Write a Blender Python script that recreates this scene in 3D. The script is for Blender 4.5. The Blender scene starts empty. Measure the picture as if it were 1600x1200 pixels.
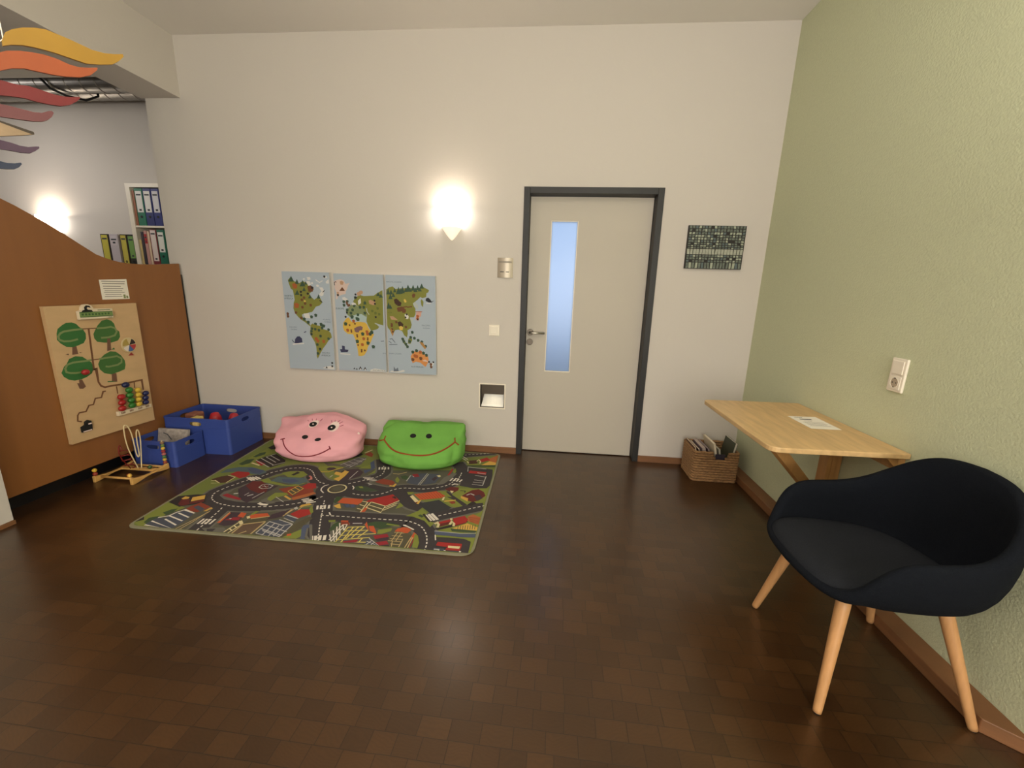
# traced print designs, in metres on their own planes
RUG=[
('p','taupe',0,[(-2.2053,-1.254),(-2.1289,-1.0197),(-1.6276,-1.1717),(-1.3696,-1.0582),(-1.1117,-1.4816),(-2.0278,-1.444),(-2.178,-1.4272)]),
('p','taupe',0,[(-1.4374,-0.9),(-0.9683,-0.8125),(-0.7515,-1.0086),(-0.769,-1.1371),(-1.3293,-1.1293)]),
('p','taupe',0,[(-1.262,-1.2476),(-0.7467,-1.2026),(-0.6401,-1.3027),(-0.6319,-1.4391),(-1.1423,-1.4582)]),
('p','taupe',0,[(-1.6975,-0.4356),(-1.1806,-0.5083),(-0.615,-0.4203),(-0.6475,-0.6893),(-0.9781,-0.7862),(-1.3736,-0.7198)]),
('p','taupe',0,[(-2.0162,-1.1514),(-2.0955,-0.9526),(-1.7778,-0.6013),(-1.3759,-0.8909),(-1.4467,-1.0693),(-1.7015,-1.1823)]),
('l','grey',0.135,[(-1.3761,-0.8316),(-1.4989,-0.7735),(-1.5392,-0.7599),(-1.5847,-0.7215),(-1.6199,-0.6854),(-1.6795,-0.6083),(-1.7234,-0.5759),(-1.7434,-0.5676),(-1.7896,-0.5576),(-1.8264,-0.5634),(-1.8643,-0.5751),(-1.8895,-0.5904),(-1.9122,-0.6166),(-1.9335,-0.6367),(-1.9546,-0.6565),(-1.9686,-0.6859),(-1.9779,-0.714),(-1.9914,-0.7423),(-2.0373,-0.7904),(-2.0667,-0.8446),(-2.0747,-0.87),(-2.0909,-0.8963),(-2.1027,-0.9215),(-2.1109,-0.9503),(-2.1197,-0.9832),(-2.1164,-1.0135),(-2.0989,-1.0496),(-2.0798,-1.072),(-2.0483,-1.0963),(-2.0091,-1.1148),(-1.9745,-1.1257),(-1.9498,-1.1301),(-1.946,-1.1295),(-1.911,-1.1362),(-1.8791,-1.1394),(-1.8462,-1.1386),(-1.8134,-1.1377),(-1.7833,-1.1334),(-1.7494,-1.1285),(-1.718,-1.1201),(-1.6839,-1.1152),(-1.6551,-1.1087),(-1.6267,-1.0953),(-1.5986,-1.0873),(-1.5688,-1.075),(-1.5403,-1.0605),(-1.5094,-1.0424),(-1.4723,-1.0125),(-1.4362,-0.9864),(-1.4436,-0.9958),(-1.4293,-0.9685),(-1.4164,-0.9452),(-1.4011,-0.9256),(-1.3761,-0.8316)]),
('l','grey',0.145,[(-1.3761,-0.8316),(-1.3901,-0.9456),(-1.376,-0.9943),(-1.3609,-1.029),(-1.342,-1.0777),(-1.3221,-1.1132),(-1.295,-1.1756),(-1.271,-1.2284),(-1.2411,-1.291),(-1.2144,-1.3445),(-1.1738,-1.4342)]),
('l','grey',0.145,[(-1.3062,-1.1628),(-1.224,-1.1598),(-1.1619,-1.1568),(-1.0977,-1.1585),(-1.0354,-1.1569),(-0.9714,-1.1549),(-0.9067,-1.155),(-0.842,-1.1509),(-0.7793,-1.1526),(-0.7756,-1.1521),(-0.7452,-1.1617),(-0.7141,-1.1745),(-0.6879,-1.1911),(-0.6637,-1.2143),(-0.6434,-1.2439),(-0.6281,-1.2703),(-0.6158,-1.2994),(-0.6063,-1.3312),(-0.5996,-1.3595),(-0.5956,-1.3903),(-0.5959,-1.4289)]),
('l','grey',0.13,[(-1.3761,-0.8316),(-1.2435,-0.882),(-1.2096,-0.8886),(-1.173,-0.892),(-1.1395,-0.8888),(-1.1074,-0.8823),(-1.077,-0.8717),(-1.0502,-0.8517),(-1.0279,-0.8304),(-1.0087,-0.8001),(-0.9857,-0.778),(-0.9549,-0.764),(-0.9265,-0.755),(-0.8634,-0.7551),(-0.802,-0.7506),(-0.7401,-0.7319),(-0.7136,-0.7137),(-0.6856,-0.6999),(-0.6598,-0.6766),(-0.6403,-0.644),(-0.6238,-0.5958),(-0.6011,-0.5506),(-0.5986,-0.4964),(-0.6007,-0.4409),(-0.6126,-0.3967),(-0.6358,-0.3469),(-0.6749,-0.2855)]),
('l','grey',0.13,[(-0.9664,-0.7938),(-0.8334,-0.9485),(-0.8017,-0.9683),(-0.7366,-0.9908)]),
('l','grey',0.13,[(-0.6612,-1.1077),(-0.612,-1.0733),(-0.5575,-1.0382),(-0.5014,-1.0037),(-0.4479,-0.969),(-0.3892,-0.933),(-0.3478,-0.9093)]),
('l','grey',0.13,[(-1.3761,-0.8316),(-1.3379,-0.7541),(-1.2842,-0.7113),(-1.2313,-0.6625),(-1.1768,-0.6122),(-1.169,-0.5787),(-1.1679,-0.5456),(-1.1804,-0.5026),(-1.2256,-0.4097),(-1.2737,-0.3046)]),
('l','grey',0.075,[(-0.6486,-0.7742),(-0.4804,-0.93)]),
('l','grey',0.13,[(-1.8901,-1.4342),(-1.8873,-1.3997),(-1.8971,-1.3362),(-1.911,-1.2697),(-1.9248,-1.1955),(-1.9411,-1.1406)]),
('l','grey',0.11,[(-0.6764,-0.135),(-0.396,-0.0335)]),
('l','grey',0.1,[(-1.3379,-0.7541),(-1.2134,-0.7645),(-1.0628,-0.7988),(-0.9866,-0.7875)]),
('l','road',0.105,[(-1.3761,-0.8316),(-1.4989,-0.7735),(-1.5392,-0.7599),(-1.5847,-0.7215),(-1.6199,-0.6854),(-1.6795,-0.6083),(-1.7234,-0.5759),(-1.7434,-0.5676),(-1.7896,-0.5576),(-1.8264,-0.5634),(-1.8643,-0.5751),(-1.8895,-0.5904),(-1.9122,-0.6166),(-1.9335,-0.6367),(-1.9546,-0.6565),(-1.9686,-0.6859),(-1.9779,-0.714),(-1.9914,-0.7423),(-2.0373,-0.7904),(-2.0667,-0.8446),(-2.0747,-0.87),(-2.0909,-0.8963),(-2.1027,-0.9215),(-2.1109,-0.9503),(-2.1197,-0.9832),(-2.1164,-1.0135),(-2.0989,-1.0496),(-2.0798,-1.072),(-2.0483,-1.0963),(-2.0091,-1.1148),(-1.9745,-1.1257),(-1.9498,-1.1301),(-1.946,-1.1295),(-1.911,-1.1362),(-1.8791,-1.1394),(-1.8462,-1.1386),(-1.8134,-1.1377),(-1.7833,-1.1334),(-1.7494,-1.1285),(-1.718,-1.1201),(-1.6839,-1.1152),(-1.6551,-1.1087),(-1.6267,-1.0953),(-1.5986,-1.0873),(-1.5688,-1.075),(-1.5403,-1.0605),(-1.5094,-1.0424),(-1.4723,-1.0125),(-1.4362,-0.9864),(-1.4436,-0.9958),(-1.4293,-0.9685),(-1.4164,-0.9452),(-1.4011,-0.9256),(-1.3761,-0.8316)]),
('l','road',0.115,[(-1.3761,-0.8316),(-1.3901,-0.9456),(-1.376,-0.9943),(-1.3609,-1.029),(-1.342,-1.0777),(-1.3221,-1.1132),(-1.295,-1.1756),(-1.271,-1.2284),(-1.2411,-1.291),(-1.2144,-1.3445),(-1.1738,-1.4342)]),
('l','road',0.115,[(-1.3062,-1.1628),(-1.224,-1.1598),(-1.1619,-1.1568),(-1.0977,-1.1585),(-1.0354,-1.1569),(-0.9714,-1.1549),(-0.9067,-1.155),(-0.842,-1.1509),(-0.7793,-1.1526),(-0.7756,-1.1521),(-0.7452,-1.1617),(-0.7141,-1.1745),(-0.6879,-1.1911),(-0.6637,-1.2143),(-0.6434,-1.2439),(-0.6281,-1.2703),(-0.6158,-1.2994),(-0.6063,-1.3312),(-0.5996,-1.3595),(-0.5956,-1.3903),(-0.5959,-1.4289)]),
('l','road',0.1,[(-1.3761,-0.8316),(-1.2435,-0.882),(-1.2096,-0.8886),(-1.173,-0.892),(-1.1395,-0.8888),(-1.1074,-0.8823),(-1.077,-0.8717),(-1.0502,-0.8517),(-1.0279,-0.8304),(-1.0087,-0.8001),(-0.9857,-0.778),(-0.9549,-0.764),(-0.9265,-0.755),(-0.8634,-0.7551),(-0.802,-0.7506),(-0.7401,-0.7319),(-0.7136,-0.7137),(-0.6856,-0.6999),(-0.6598,-0.6766),(-0.6403,-0.644),(-0.6238,-0.5958),(-0.6011,-0.5506),(-0.5986,-0.4964),(-0.6007,-0.4409),(-0.6126,-0.3967),(-0.6358,-0.3469),(-0.6749,-0.2855)]),
('l','road',0.1,[(-0.9664,-0.7938),(-0.8334,-0.9485),(-0.8017,-0.9683),(-0.7366,-0.9908)]),
('l','road',0.1,[(-0.6612,-1.1077),(-0.612,-1.0733),(-0.5575,-1.0382),(-0.5014,-1.0037),(-0.4479,-0.969),(-0.3892,-0.933),(-0.3478,-0.9093)]),
('l','road',0.1,[(-1.3761,-0.8316),(-1.3379,-0.7541),(-1.2842,-0.7113),(-1.2313,-0.6625),(-1.1768,-0.6122),(-1.169,-0.5787),(-1.1679,-0.5456),(-1.1804,-0.5026),(-1.2256,-0.4097),(-1.2737,-0.3046)]),
('l','road',0.045,[(-0.6486,-0.7742),(-0.4804,-0.93)]),
('l','road',0.1,[(-1.8901,-1.4342),(-1.8873,-1.3997),(-1.8971,-1.3362),(-1.911,-1.2697),(-1.9248,-1.1955),(-1.9411,-1.1406)]),
('l','road',0.08,[(-0.6764,-0.135),(-0.396,-0.0335)]),
('l','road',0.07,[(-1.3379,-0.7541),(-1.2134,-0.7645),(-1.0628,-0.7988),(-0.9866,-0.7875)]),
('c','road',0.135,[(-1.3761,-0.8316)]),
('c','cream',0.062,[(-1.3761,-0.8316)]),
('c','road',0.052,[(-1.3761,-0.8316)]),
('c','olive',0.045,[(-1.3761,-0.8316)]),
('c','taupe',0.028,[(-1.3761,-0.8316)]),
('l','white',0.008,[(-1.4606,-0.7843),(-1.4815,-0.8048),(-1.4833,-0.8382),(-1.4706,-0.8687),(-1.4344,-0.9013)]),
('l','white',0.008,[(-1.2946,-0.7767),(-1.2732,-0.8021),(-1.269,-0.8249)]),
('p','road',0,[(-0.5786,-0.356),(-0.48,-0.3465),(-0.3718,-0.3708),(-0.3586,-0.5029),(-0.3583,-0.6362),(-0.3821,-0.688),(-0.4667,-0.6911),(-0.5707,-0.6681),(-0.5758,-0.5361),(-0.5519,-0.4892)]),
('p','lot',0,[(-0.7829,-0.9494),(-0.6595,-0.8815),(-0.5845,-0.945),(-0.5541,-0.9685),(-0.5732,-0.9908),(-0.6413,-1.0388),(-0.6701,-1.0504),(-0.7366,-0.9908)]),
('p','road',0,[(-0.5757,-1.2878),(-0.5017,-1.2808),(-0.4111,-1.2837),(-0.3695,-1.3049),(-0.3643,-1.3591),(-0.3633,-1.4168),(-0.5526,-1.4313)]),
('d','white',0.007,[(-1.4989,-0.7735),(-1.5392,-0.7599),(-1.5847,-0.7215),(-1.6199,-0.6854),(-1.6795,-0.6083),(-1.7234,-0.5759),(-1.7434,-0.5676),(-1.7896,-0.5576),(-1.8264,-0.5634),(-1.8643,-0.5751),(-1.8895,-0.5904),(-1.9122,-0.6166),(-1.9335,-0.6367),(-1.9546,-0.6565),(-1.9686,-0.6859),(-1.9779,-0.714),(-1.9914,-0.7423),(-2.0373,-0.7904),(-2.0667,-0.8446),(-2.0747,-0.87),(-2.0909,-0.8963),(-2.1027,-0.9215),(-2.1109,-0.9503),(-2.1197,-0.9832),(-2.1164,-1.0135),(-2.0989,-1.0496),(-2.0798,-1.072),(-2.0483,-1.0963),(-2.0091,-1.1148),(-1.9745,-1.1257),(-1.9498,-1.1301),(-1.946,-1.1295),(-1.911,-1.1362),(-1.8791,-1.1394),(-1.8462,-1.1386),(-1.8134,-1.1377),(-1.7833,-1.1334),(-1.7494,-1.1285),(-1.718,-1.1201),(-1.6839,-1.1152),(-1.6551,-1.1087),(-1.6267,-1.0953),(-1.5986,-1.0873),(-1.5688,-1.075),(-1.5403,-1.0605),(-1.5094,-1.0424),(-1.4723,-1.0125),(-1.4362,-0.9864),(-1.4436,-0.9958),(-1.4293,-0.9685),(-1.4164,-0.9452),(-1.4011,-0.9256)]),
('d','white',0.007,[(-1.376,-0.9943),(-1.3609,-1.029),(-1.342,-1.0777),(-1.3221,-1.1132),(-1.295,-1.1756),(-1.271,-1.2284),(-1.2411,-1.291),(-1.2144,-1.3445),(-1.1738,-1.4342)]),
('d','white',0.007,[(-1.3062,-1.1628),(-1.224,-1.1598),(-1.1619,-1.1568),(-1.0977,-1.1585),(-1.0354,-1.1569),(-0.9714,-1.1549),(-0.9067,-1.155),(-0.842,-1.1509),(-0.7793,-1.1526),(-0.7756,-1.1521),(-0.7452,-1.1617),(-0.7141,-1.1745),(-0.6879,-1.1911),(-0.6637,-1.2143),(-0.6434,-1.2439),(-0.6281,-1.2703),(-0.6158,-1.2994),(-0.6063,-1.3312),(-0.5996,-1.3595),(-0.5956,-1.3903),(-0.5959,-1.4289)]),
('d','white',0.007,[(-1.2435,-0.882),(-1.2096,-0.8886),(-1.173,-0.892),(-1.1395,-0.8888),(-1.1074,-0.8823),(-1.077,-0.8717),(-1.0502,-0.8517),(-1.0279,-0.8304),(-1.0087,-0.8001),(-0.9857,-0.778),(-0.9549,-0.764),(-0.9265,-0.755),(-0.8634,-0.7551),(-0.802,-0.7506),(-0.7401,-0.7319),(-0.7136,-0.7137),(-0.6856,-0.6999),(-0.6598,-0.6766),(-0.6403,-0.644),(-0.6238,-0.5958),(-0.6011,-0.5506),(-0.5986,-0.4964),(-0.6007,-0.4409)]),
('d','white',0.007,[(-0.612,-1.0733),(-0.5575,-1.0382),(-0.5014,-1.0037),(-0.4479,-0.969),(-0.3892,-0.933),(-0.3478,-0.9093)]),
('d','white',0.007,[(-1.3379,-0.7541),(-1.2842,-0.7113),(-1.2313,-0.6625),(-1.1768,-0.6122),(-1.169,-0.5787),(-1.1679,-0.5456),(-1.1804,-0.5026),(-1.2256,-0.4097)]),
('d','white',0.007,[(-1.8901,-1.4342),(-1.8873,-1.3997),(-1.8971,-1.3362),(-1.911,-1.2697),(-1.9248,-1.1955),(-1.9411,-1.1406)]),
('d','white',0.007,[(-0.6764,-0.135),(-0.396,-0.0335)]),
('l','white',0.012,[(-2.0752,-0.7655),(-2.0068,-0.8059)]),
('l','white',0.012,[(-2.0615,-0.7583),(-1.9931,-0.7988)]),
('l','white',0.012,[(-2.0463,-0.7528),(-1.9784,-0.7865)]),
('l','white',0.012,[(-2.0275,-0.7458),(-1.9658,-0.7744)]),
('l','white',0.012,[(-1.5225,-1.0073),(-1.4867,-0.9811)]),
('l','white',0.012,[(-1.5063,-1.0199),(-1.464,-0.9904)]),
('l','white',0.012,[(-1.4906,-1.0315),(-1.444,-1.0025)]),
('l','white',0.012,[(-1.4721,-1.041),(-1.4214,-1.0158)]),
('l','white',0.012,[(-1.3831,-1.0601),(-1.3622,-1.1038)]),
('l','white',0.012,[(-1.364,-1.0534),(-1.3434,-1.0972)]),
('l','white',0.012,[(-1.3428,-1.0464),(-1.3225,-1.0904)]),
('l','white',0.012,[(-1.3176,-1.0428),(-1.2997,-1.0833)]),
('l','white',0.016,[(-1.2404,-1.3696),(-1.2193,-1.4144)]),
('l','white',0.016,[(-1.2199,-1.3637),(-1.1999,-1.4077)]),
('l','white',0.016,[(-1.1977,-1.3576),(-1.1783,-1.4012)]),
('l','white',0.016,[(-1.173,-1.3524),(-1.1548,-1.3968)]),
('l','white',0.009,[(-1.28,-0.6491),(-1.2309,-0.6311)]),
('l','white',0.009,[(-1.2636,-0.6643),(-1.2074,-0.6411)]),
('l','white',0.009,[(-1.2381,-0.6789),(-1.1869,-0.6557)]),
('l','white',0.009,[(-1.2133,-0.6924),(-1.1697,-0.6685)]),
('l','white',0.011,[(-1.2357,-0.4591),(-1.2208,-0.5009)]),
('l','white',0.011,[(-1.2145,-0.4558),(-1.1998,-0.4953)]),
('l','white',0.011,[(-1.1931,-0.45),(-1.1777,-0.4907)]),
('l','white',0.011,[(-1.1703,-0.4465),(-1.1552,-0.4849)]),
('l','white',0.011,[(-0.6423,-0.5569),(-0.6542,-0.6056)]),
('l','white',0.011,[(-0.6189,-0.5554),(-0.631,-0.6051)]),
('l','white',0.011,[(-0.5966,-0.5605),(-0.6069,-0.6086)]),
('l','white',0.011,[(-0.5728,-0.5725),(-0.5856,-0.6105)]),
('l','white',0.016,[(-0.6935,-1.0723),(-0.6403,-1.1331)]),
('l','white',0.016,[(-0.6765,-1.0625),(-0.6213,-1.1248)]),
('l','white',0.016,[(-0.6594,-1.0527),(-0.6049,-1.114)]),
('l','white',0.012,[(-1.9402,-1.2913),(-1.9344,-1.3448)]),
('l','white',0.012,[(-1.9209,-1.2907),(-1.912,-1.3436)]),
('l','white',0.012,[(-1.8986,-1.2889),(-1.8902,-1.3419)]),
('l','white',0.012,[(-1.8745,-1.2869),(-1.8676,-1.3388)]),
('l','white',0.008,[(-0.6527,-0.1583),(-0.6025,-0.2099)]),
('l','white',0.008,[(-0.6575,-0.1859),(-0.6114,-0.2308)]),
('l','white',0.02,[(-1.758,-1.0824),(-1.7284,-1.0941),(-1.6899,-1.0949)]),
('l','white',0.012,[(-0.6257,-0.6665),(-0.6121,-0.6467),(-0.5841,-0.6484)]),
('l','white',0.008,[(-1.2729,-1.125),(-1.2487,-1.1546)]),
('p','yg',0,[(-2.2343,-1.4287),(-2.299,-1.3791),(-2.2966,-1.3171),(-2.3108,-1.1545),(-2.1468,-1.1933),(-2.1877,-1.2805),(-2.197,-1.3978)]),
('p','dark',0,[(-2.297,-1.3754),(-2.2966,-1.3171),(-2.2616,-1.3468)]),
('p','bush',0,[(-2.2389,-1.3707),(-2.2523,-1.3249),(-2.2109,-1.298),(-2.2015,-1.3315),(-2.202,-1.3854)]),
('p','bush',0,[(-2.2278,-1.2645),(-2.2087,-1.2249),(-2.1816,-1.2097),(-2.1702,-1.2563),(-2.1815,-1.2867)]),
('p','dark',0,[(-2.301,-1.1491),(-2.3116,-1.0724),(-2.212,-1.0363),(-2.1498,-1.0315),(-2.0805,-1.1212),(-2.1021,-1.1402),(-2.1657,-1.1729),(-2.1901,-1.1919)]),
('p','maroon',0,[(-2.2266,-1.1622),(-2.2539,-1.1057),(-2.2041,-1.0985),(-2.1597,-1.1564),(-2.1885,-1.1801)]),
('p','maroon',0,[(-2.1629,-1.153),(-2.1754,-1.1253),(-2.121,-1.0822),(-2.0982,-1.1157)]),
('p','yellow',0,[(-2.2626,-1.0987),(-2.2616,-1.0693),(-2.2275,-1.0752),(-2.2191,-1.094),(-2.2449,-1.1061)]),
('p','yellow',0,[(-2.1773,-1.1231),(-2.2088,-1.0742),(-2.1543,-1.0364),(-2.121,-1.0822)]),
('p','redbrown',0,[(-2.1338,-1.2029),(-2.1296,-1.1755),(-2.1071,-1.125),(-2.0063,-1.1655),(-2.018,-1.1976),(-2.0357,-1.2335),(-2.0875,-1.2262)]),
('p','slate',0,[(-2.1055,-1.1836),(-2.0923,-1.1608),(-2.0239,-1.1909),(-2.0251,-1.2225)]),
('p','yellow',0,[(-2.011,-1.2175),(-1.9996,-1.1684),(-1.9806,-1.1809),(-1.9909,-1.2146)]),
('p','taupe',0,[(-2.017,-1.4239),(-2.0103,-1.2977),(-1.9869,-1.1856),(-1.9671,-1.242),(-1.969,-1.3855),(-1.9704,-1.433)]),
('p','slate',0,[(-2.2131,-1.3935),(-2.2138,-1.3469),(-2.2062,-1.3149),(-2.1584,-1.3186),(-2.1673,-1.2847),(-2.1522,-1.2538),(-2.1372,-1.248),(-2.1325,-1.2177),(-2.0415,-1.2453),(-2.026,-1.3409),(-2.0344,-1.4137),(-2.0907,-1.434)]),
('l','white',0.009,[(-2.2097,-1.393),(-2.1091,-1.4272)]),
('l','white',0.009,[(-2.2077,-1.3529),(-2.0371,-1.4109)]),
('l','white',0.009,[(-2.205,-1.3161),(-2.1612,-1.291),(-2.1516,-1.25),(-2.1288,-1.2172),(-2.0415,-1.2453)]),
('l','white',0.009,[(-2.1525,-1.3246),(-2.0392,-1.3725)]),
('l','white',0.009,[(-2.1577,-1.2905),(-2.0406,-1.3294)]),
('l','white',0.009,[(-2.1347,-1.2549),(-2.0365,-1.2909)]),
('l','tan',0.006,[(-2.0103,-1.4229),(-1.9947,-1.3365),(-1.9714,-1.2133)]),
('l','tan',0.006,[(-1.9867,-1.4197),(-1.9773,-1.3341),(-1.9767,-1.2215)]),
('l','tan',0.005,[(-1.9949,-1.4271),(-1.9789,-1.3997)]),
('p','redbrown',0,[(-2.1699,-1.4387),(-2.1853,-1.4091),(-2.1203,-1.435)]),
('l','pale',0.006,[(-1.8439,-1.4187),(-1.7575,-1.4099),(-1.7616,-1.3823)]),
('p','grey',0,[(-1.8785,-1.3794),(-1.7634,-1.357),(-1.6991,-1.4354),(-1.8366,-1.4269)]),
('p','road',0,[(-1.8438,-1.3841),(-1.7984,-1.3747),(-1.7939,-1.4025),(-1.8252,-1.4099)]),
('p','yg',0,[(-2.2606,-0.6084),(-2.2984,-0.4435),(-2.285,-0.251),(-2.1561,-0.3003),(-2.2122,-0.3773),(-2.2091,-0.4923),(-2.2016,-0.5991)]),
('p','bush',0,[(-2.2933,-0.5665),(-2.2917,-0.4806),(-2.2433,-0.4602),(-2.2232,-0.5435),(-2.254,-0.584)]),
('p','bush',0,[(-2.2831,-0.4281),(-2.2821,-0.3484),(-2.2504,-0.3158),(-2.2256,-0.3661),(-2.2549,-0.4301)]),
('p','dark',0,[(-2.2936,-0.2308),(-2.2881,-0.148),(-2.2386,-0.17),(-2.1991,-0.2368),(-2.2413,-0.2653)]),
('p','dark',0,[(-2.2173,-0.4812),(-2.1912,-0.4068),(-2.1508,-0.3405),(-1.9994,-0.4464),(-1.971,-0.4974),(-2.0219,-0.5883)]),
('p','red',0,[(-2.2056,-0.5041),(-2.1815,-0.4941),(-2.0996,-0.5359),(-2.1105,-0.5708)]),
('l','cream',0.014,[(-2.2134,-0.5323),(-2.1265,-0.5663)]),
('l','pale',0.007,[(-2.2173,-0.4812),(-2.0392,-0.5852)]),
('l','pale',0.007,[(-2.2041,-0.4412),(-2.0328,-0.5432)]),
('l','pale',0.007,[(-2.1823,-0.4119),(-2.044,-0.4968)]),
('l','pale',0.007,[(-2.165,-0.3829),(-2.0384,-0.4589)]),
('l','pale',0.007,[(-2.1823,-0.4119),(-2.1491,-0.3429)]),
('l','pale',0.007,[(-2.0346,-0.5553),(-1.9782,-0.4864)]),
('p','teal',0,[(-2.3096,-0.7278),(-2.3092,-0.6617),(-2.2526,-0.6187),(-2.1575,-0.6038),(-2.0347,-0.6413),(-1.9956,-0.6683),(-2.0163,-0.7146),(-2.1006,-0.7063),(-2.2111,-0.6908)]),
('p','pond',0,[(-2.1782,-0.6299),(-2.1393,-0.6147),(-2.0311,-0.6463),(-2.0268,-0.7002),(-2.0903,-0.6939)]),
('p','brown',0,[(-2.2919,-0.8292),(-2.2624,-0.7787),(-2.2265,-0.7575),(-2.1562,-0.7728),(-2.1587,-0.8585),(-2.1973,-0.874)]),
('p','red',0,[(-2.2287,-0.7367),(-2.2105,-0.6852),(-2.1197,-0.6876),(-2.089,-0.7152),(-2.0909,-0.7576),(-2.1161,-0.7872),(-2.1715,-0.7595)]),
('l','cream',0.006,[(-2.2303,-0.7528),(-2.1584,-0.7731),(-2.1551,-0.8628)]),
('l','cream',0.006,[(-2.2768,-0.8469),(-2.2553,-0.8386),(-2.1932,-0.8734),(-2.2471,-0.8816)]),
('p','plum',0,[(-2.0097,-0.9352),(-2.0001,-0.8148),(-1.9408,-0.8058),(-1.8527,-0.851),(-1.7799,-0.8496),(-1.8026,-0.954),(-1.8059,-1.0403),(-1.8346,-1.0935),(-1.9227,-1.0407)]),
('p','maroon',0,[(-1.996,-0.882),(-1.9959,-0.8142),(-1.9365,-0.8052),(-1.8466,-0.8596),(-1.8043,-0.9454),(-1.848,-0.9651),(-1.9334,-0.9285)]),
('l','pale',0.007,[(-1.8956,-0.8905),(-1.8975,-0.8529),(-1.8618,-0.838),(-1.8196,-0.8556),(-1.8175,-0.8881),(-1.8591,-0.9064),(-1.8956,-0.8905)]),
('l','pale',0.005,[(-1.876,-0.8829),(-1.8757,-0.864),(-1.85,-0.8809),(-1.8466,-0.8596)]),
('l','pale',0.006,[(-1.911,-1.0049),(-1.907,-0.9694)]),
('l','pale',0.006,[(-1.8378,-1.0325),(-1.8193,-0.9431)]),
('l','pale',0.012,[(-1.8893,-1.0103),(-1.8643,-0.9851)]),
('p','grey',0,[(-2.0648,-1.0275),(-2.0757,-0.9766),(-2.0397,-0.926),(-2.03,-0.9609),(-2.0317,-1.0141),(-1.8868,-1.0646),(-1.8402,-1.0863),(-1.8995,-1.0868),(-2.0001,-1.0687)]),
('p','crimson',0,[(-2.049,-1.0252),(-2.0365,-0.9974),(-1.9013,-1.0459),(-1.8985,-1.0662),(-1.999,-1.0434)]),
('l','pale',0.014,[(-1.9936,-0.9954),(-1.9689,-0.9874)]),
('p','yg',0,[(-1.9581,-0.7884),(-1.9262,-0.7531),(-1.8791,-0.7865),(-1.8223,-0.8076),(-1.7271,-0.8321),(-1.618,-0.7767),(-1.674,-0.8432),(-1.7632,-0.8471),(-1.8439,-0.8304),(-1.9142,-0.8166)]),
('p','teal',0,[(-1.8813,-0.7968),(-1.8697,-0.7237),(-1.7981,-0.7231),(-1.67,-0.7139),(-1.6289,-0.7585),(-1.6568,-0.8119),(-1.7414,-0.8101),(-1.8198,-0.7974)]),
('p','pond',0,[(-1.8229,-0.7577),(-1.7395,-0.7399),(-1.6848,-0.767),(-1.7231,-0.8024),(-1.7931,-0.7884)]),
('p','yg',0,[(-1.8866,-0.6624),(-1.8378,-0.624),(-1.7503,-0.6138),(-1.6857,-0.6637),(-1.7078,-0.7145),(-1.8011,-0.7184)]),
('p','dark',0,[(-1.8009,-0.6815),(-1.7877,-0.6251),(-1.7573,-0.6424),(-1.7771,-0.6884)]),
('l','pink',0.012,[(-1.6356,-0.7394),(-1.6238,-0.7274),(-1.6412,-0.6939),(-1.6659,-0.6767)]),
('p','dark',0,[(-1.6757,-0.7044),(-1.6668,-0.6873),(-1.6437,-0.7099),(-1.6499,-0.7314)]),
('p','redbrown',0,[(-1.7553,-0.8928),(-1.6585,-0.8314),(-1.538,-0.8417),(-1.4987,-0.909),(-1.5933,-0.984),(-1.6456,-0.9572)]),
('p','red',0,[(-1.6238,-0.8357),(-1.6083,-0.7851),(-1.5545,-0.7819),(-1.5163,-0.8478),(-1.5778,-0.8663)]),
('p','olive',0,[(-1.676,-0.9174),(-1.6672,-0.861),(-1.6543,-0.8307),(-1.5954,-0.8596),(-1.5984,-0.9415),(-1.5993,-0.9677)]),
('l','yellow',0.006,[(-1.6746,-0.9127),(-1.6175,-0.9531),(-1.597,-0.8645),(-1.6532,-0.8325),(-1.6746,-0.9127)]),
('l','yellow',0.006,[(-1.6716,-0.8895),(-1.6086,-0.9253)]),
('l','yellow',0.006,[(-1.6658,-0.8561),(-1.6021,-0.8928)]),
('l','yellow',0.014,[(-1.6552,-0.9759),(-1.5918,-1.0133)]),
('p','orangebrown',0,[(-1.6003,-0.9935),(-1.5035,-0.9008),(-1.4776,-0.9148),(-1.5104,-0.9633),(-1.5713,-1.0186)]),
('p','yg',0,[(-1.7474,-1.0318),(-1.7422,-0.9451),(-1.6694,-0.9343),(-1.6416,-0.9566),(-1.6991,-1.008),(-1.7004,-1.0497)]),
('p','grey',0,[(-1.7678,-1.0513),(-1.7493,-0.9983),(-1.7342,-1.0382),(-1.6541,-1.0674),(-1.6888,-1.0844)]),
('l','pale',0.005,[(-1.703,-0.9958),(-1.6151,-1.0496)]),
('p','plum',0,[(-1.814,-1.3379),(-1.8597,-1.2048),(-1.7591,-1.1979),(-1.7417,-1.21),(-1.731,-1.286),(-1.7339,-1.3267),(-1.773,-1.3453)]),
('p','orange',0,[(-1.7725,-1.2431),(-1.7837,-1.1977),(-1.7449,-1.2032),(-1.7302,-1.2513)]),
('p','crimson',0,[(-1.8199,-1.2882),(-1.7866,-1.2557),(-1.7471,-1.2501),(-1.7358,-1.2798)]),
('l','orange',0.016,[(-1.8289,-1.32),(-1.8444,-1.2137)]),
('l','tan',0.006,[(-1.837,-1.3009),(-1.8506,-1.2035)]),
('l','pale',0.01,[(-1.8008,-1.2703),(-1.7891,-1.27)]),
('p','olive',0,[(-1.7295,-1.4029),(-1.7191,-1.2912),(-1.6816,-1.3195),(-1.6812,-1.4208)]),
('l','cream',0.007,[(-1.7301,-1.3999),(-1.7185,-1.2945)]),
('l','cream',0.007,[(-1.7024,-1.4176),(-1.688,-1.3137)]),
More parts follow.
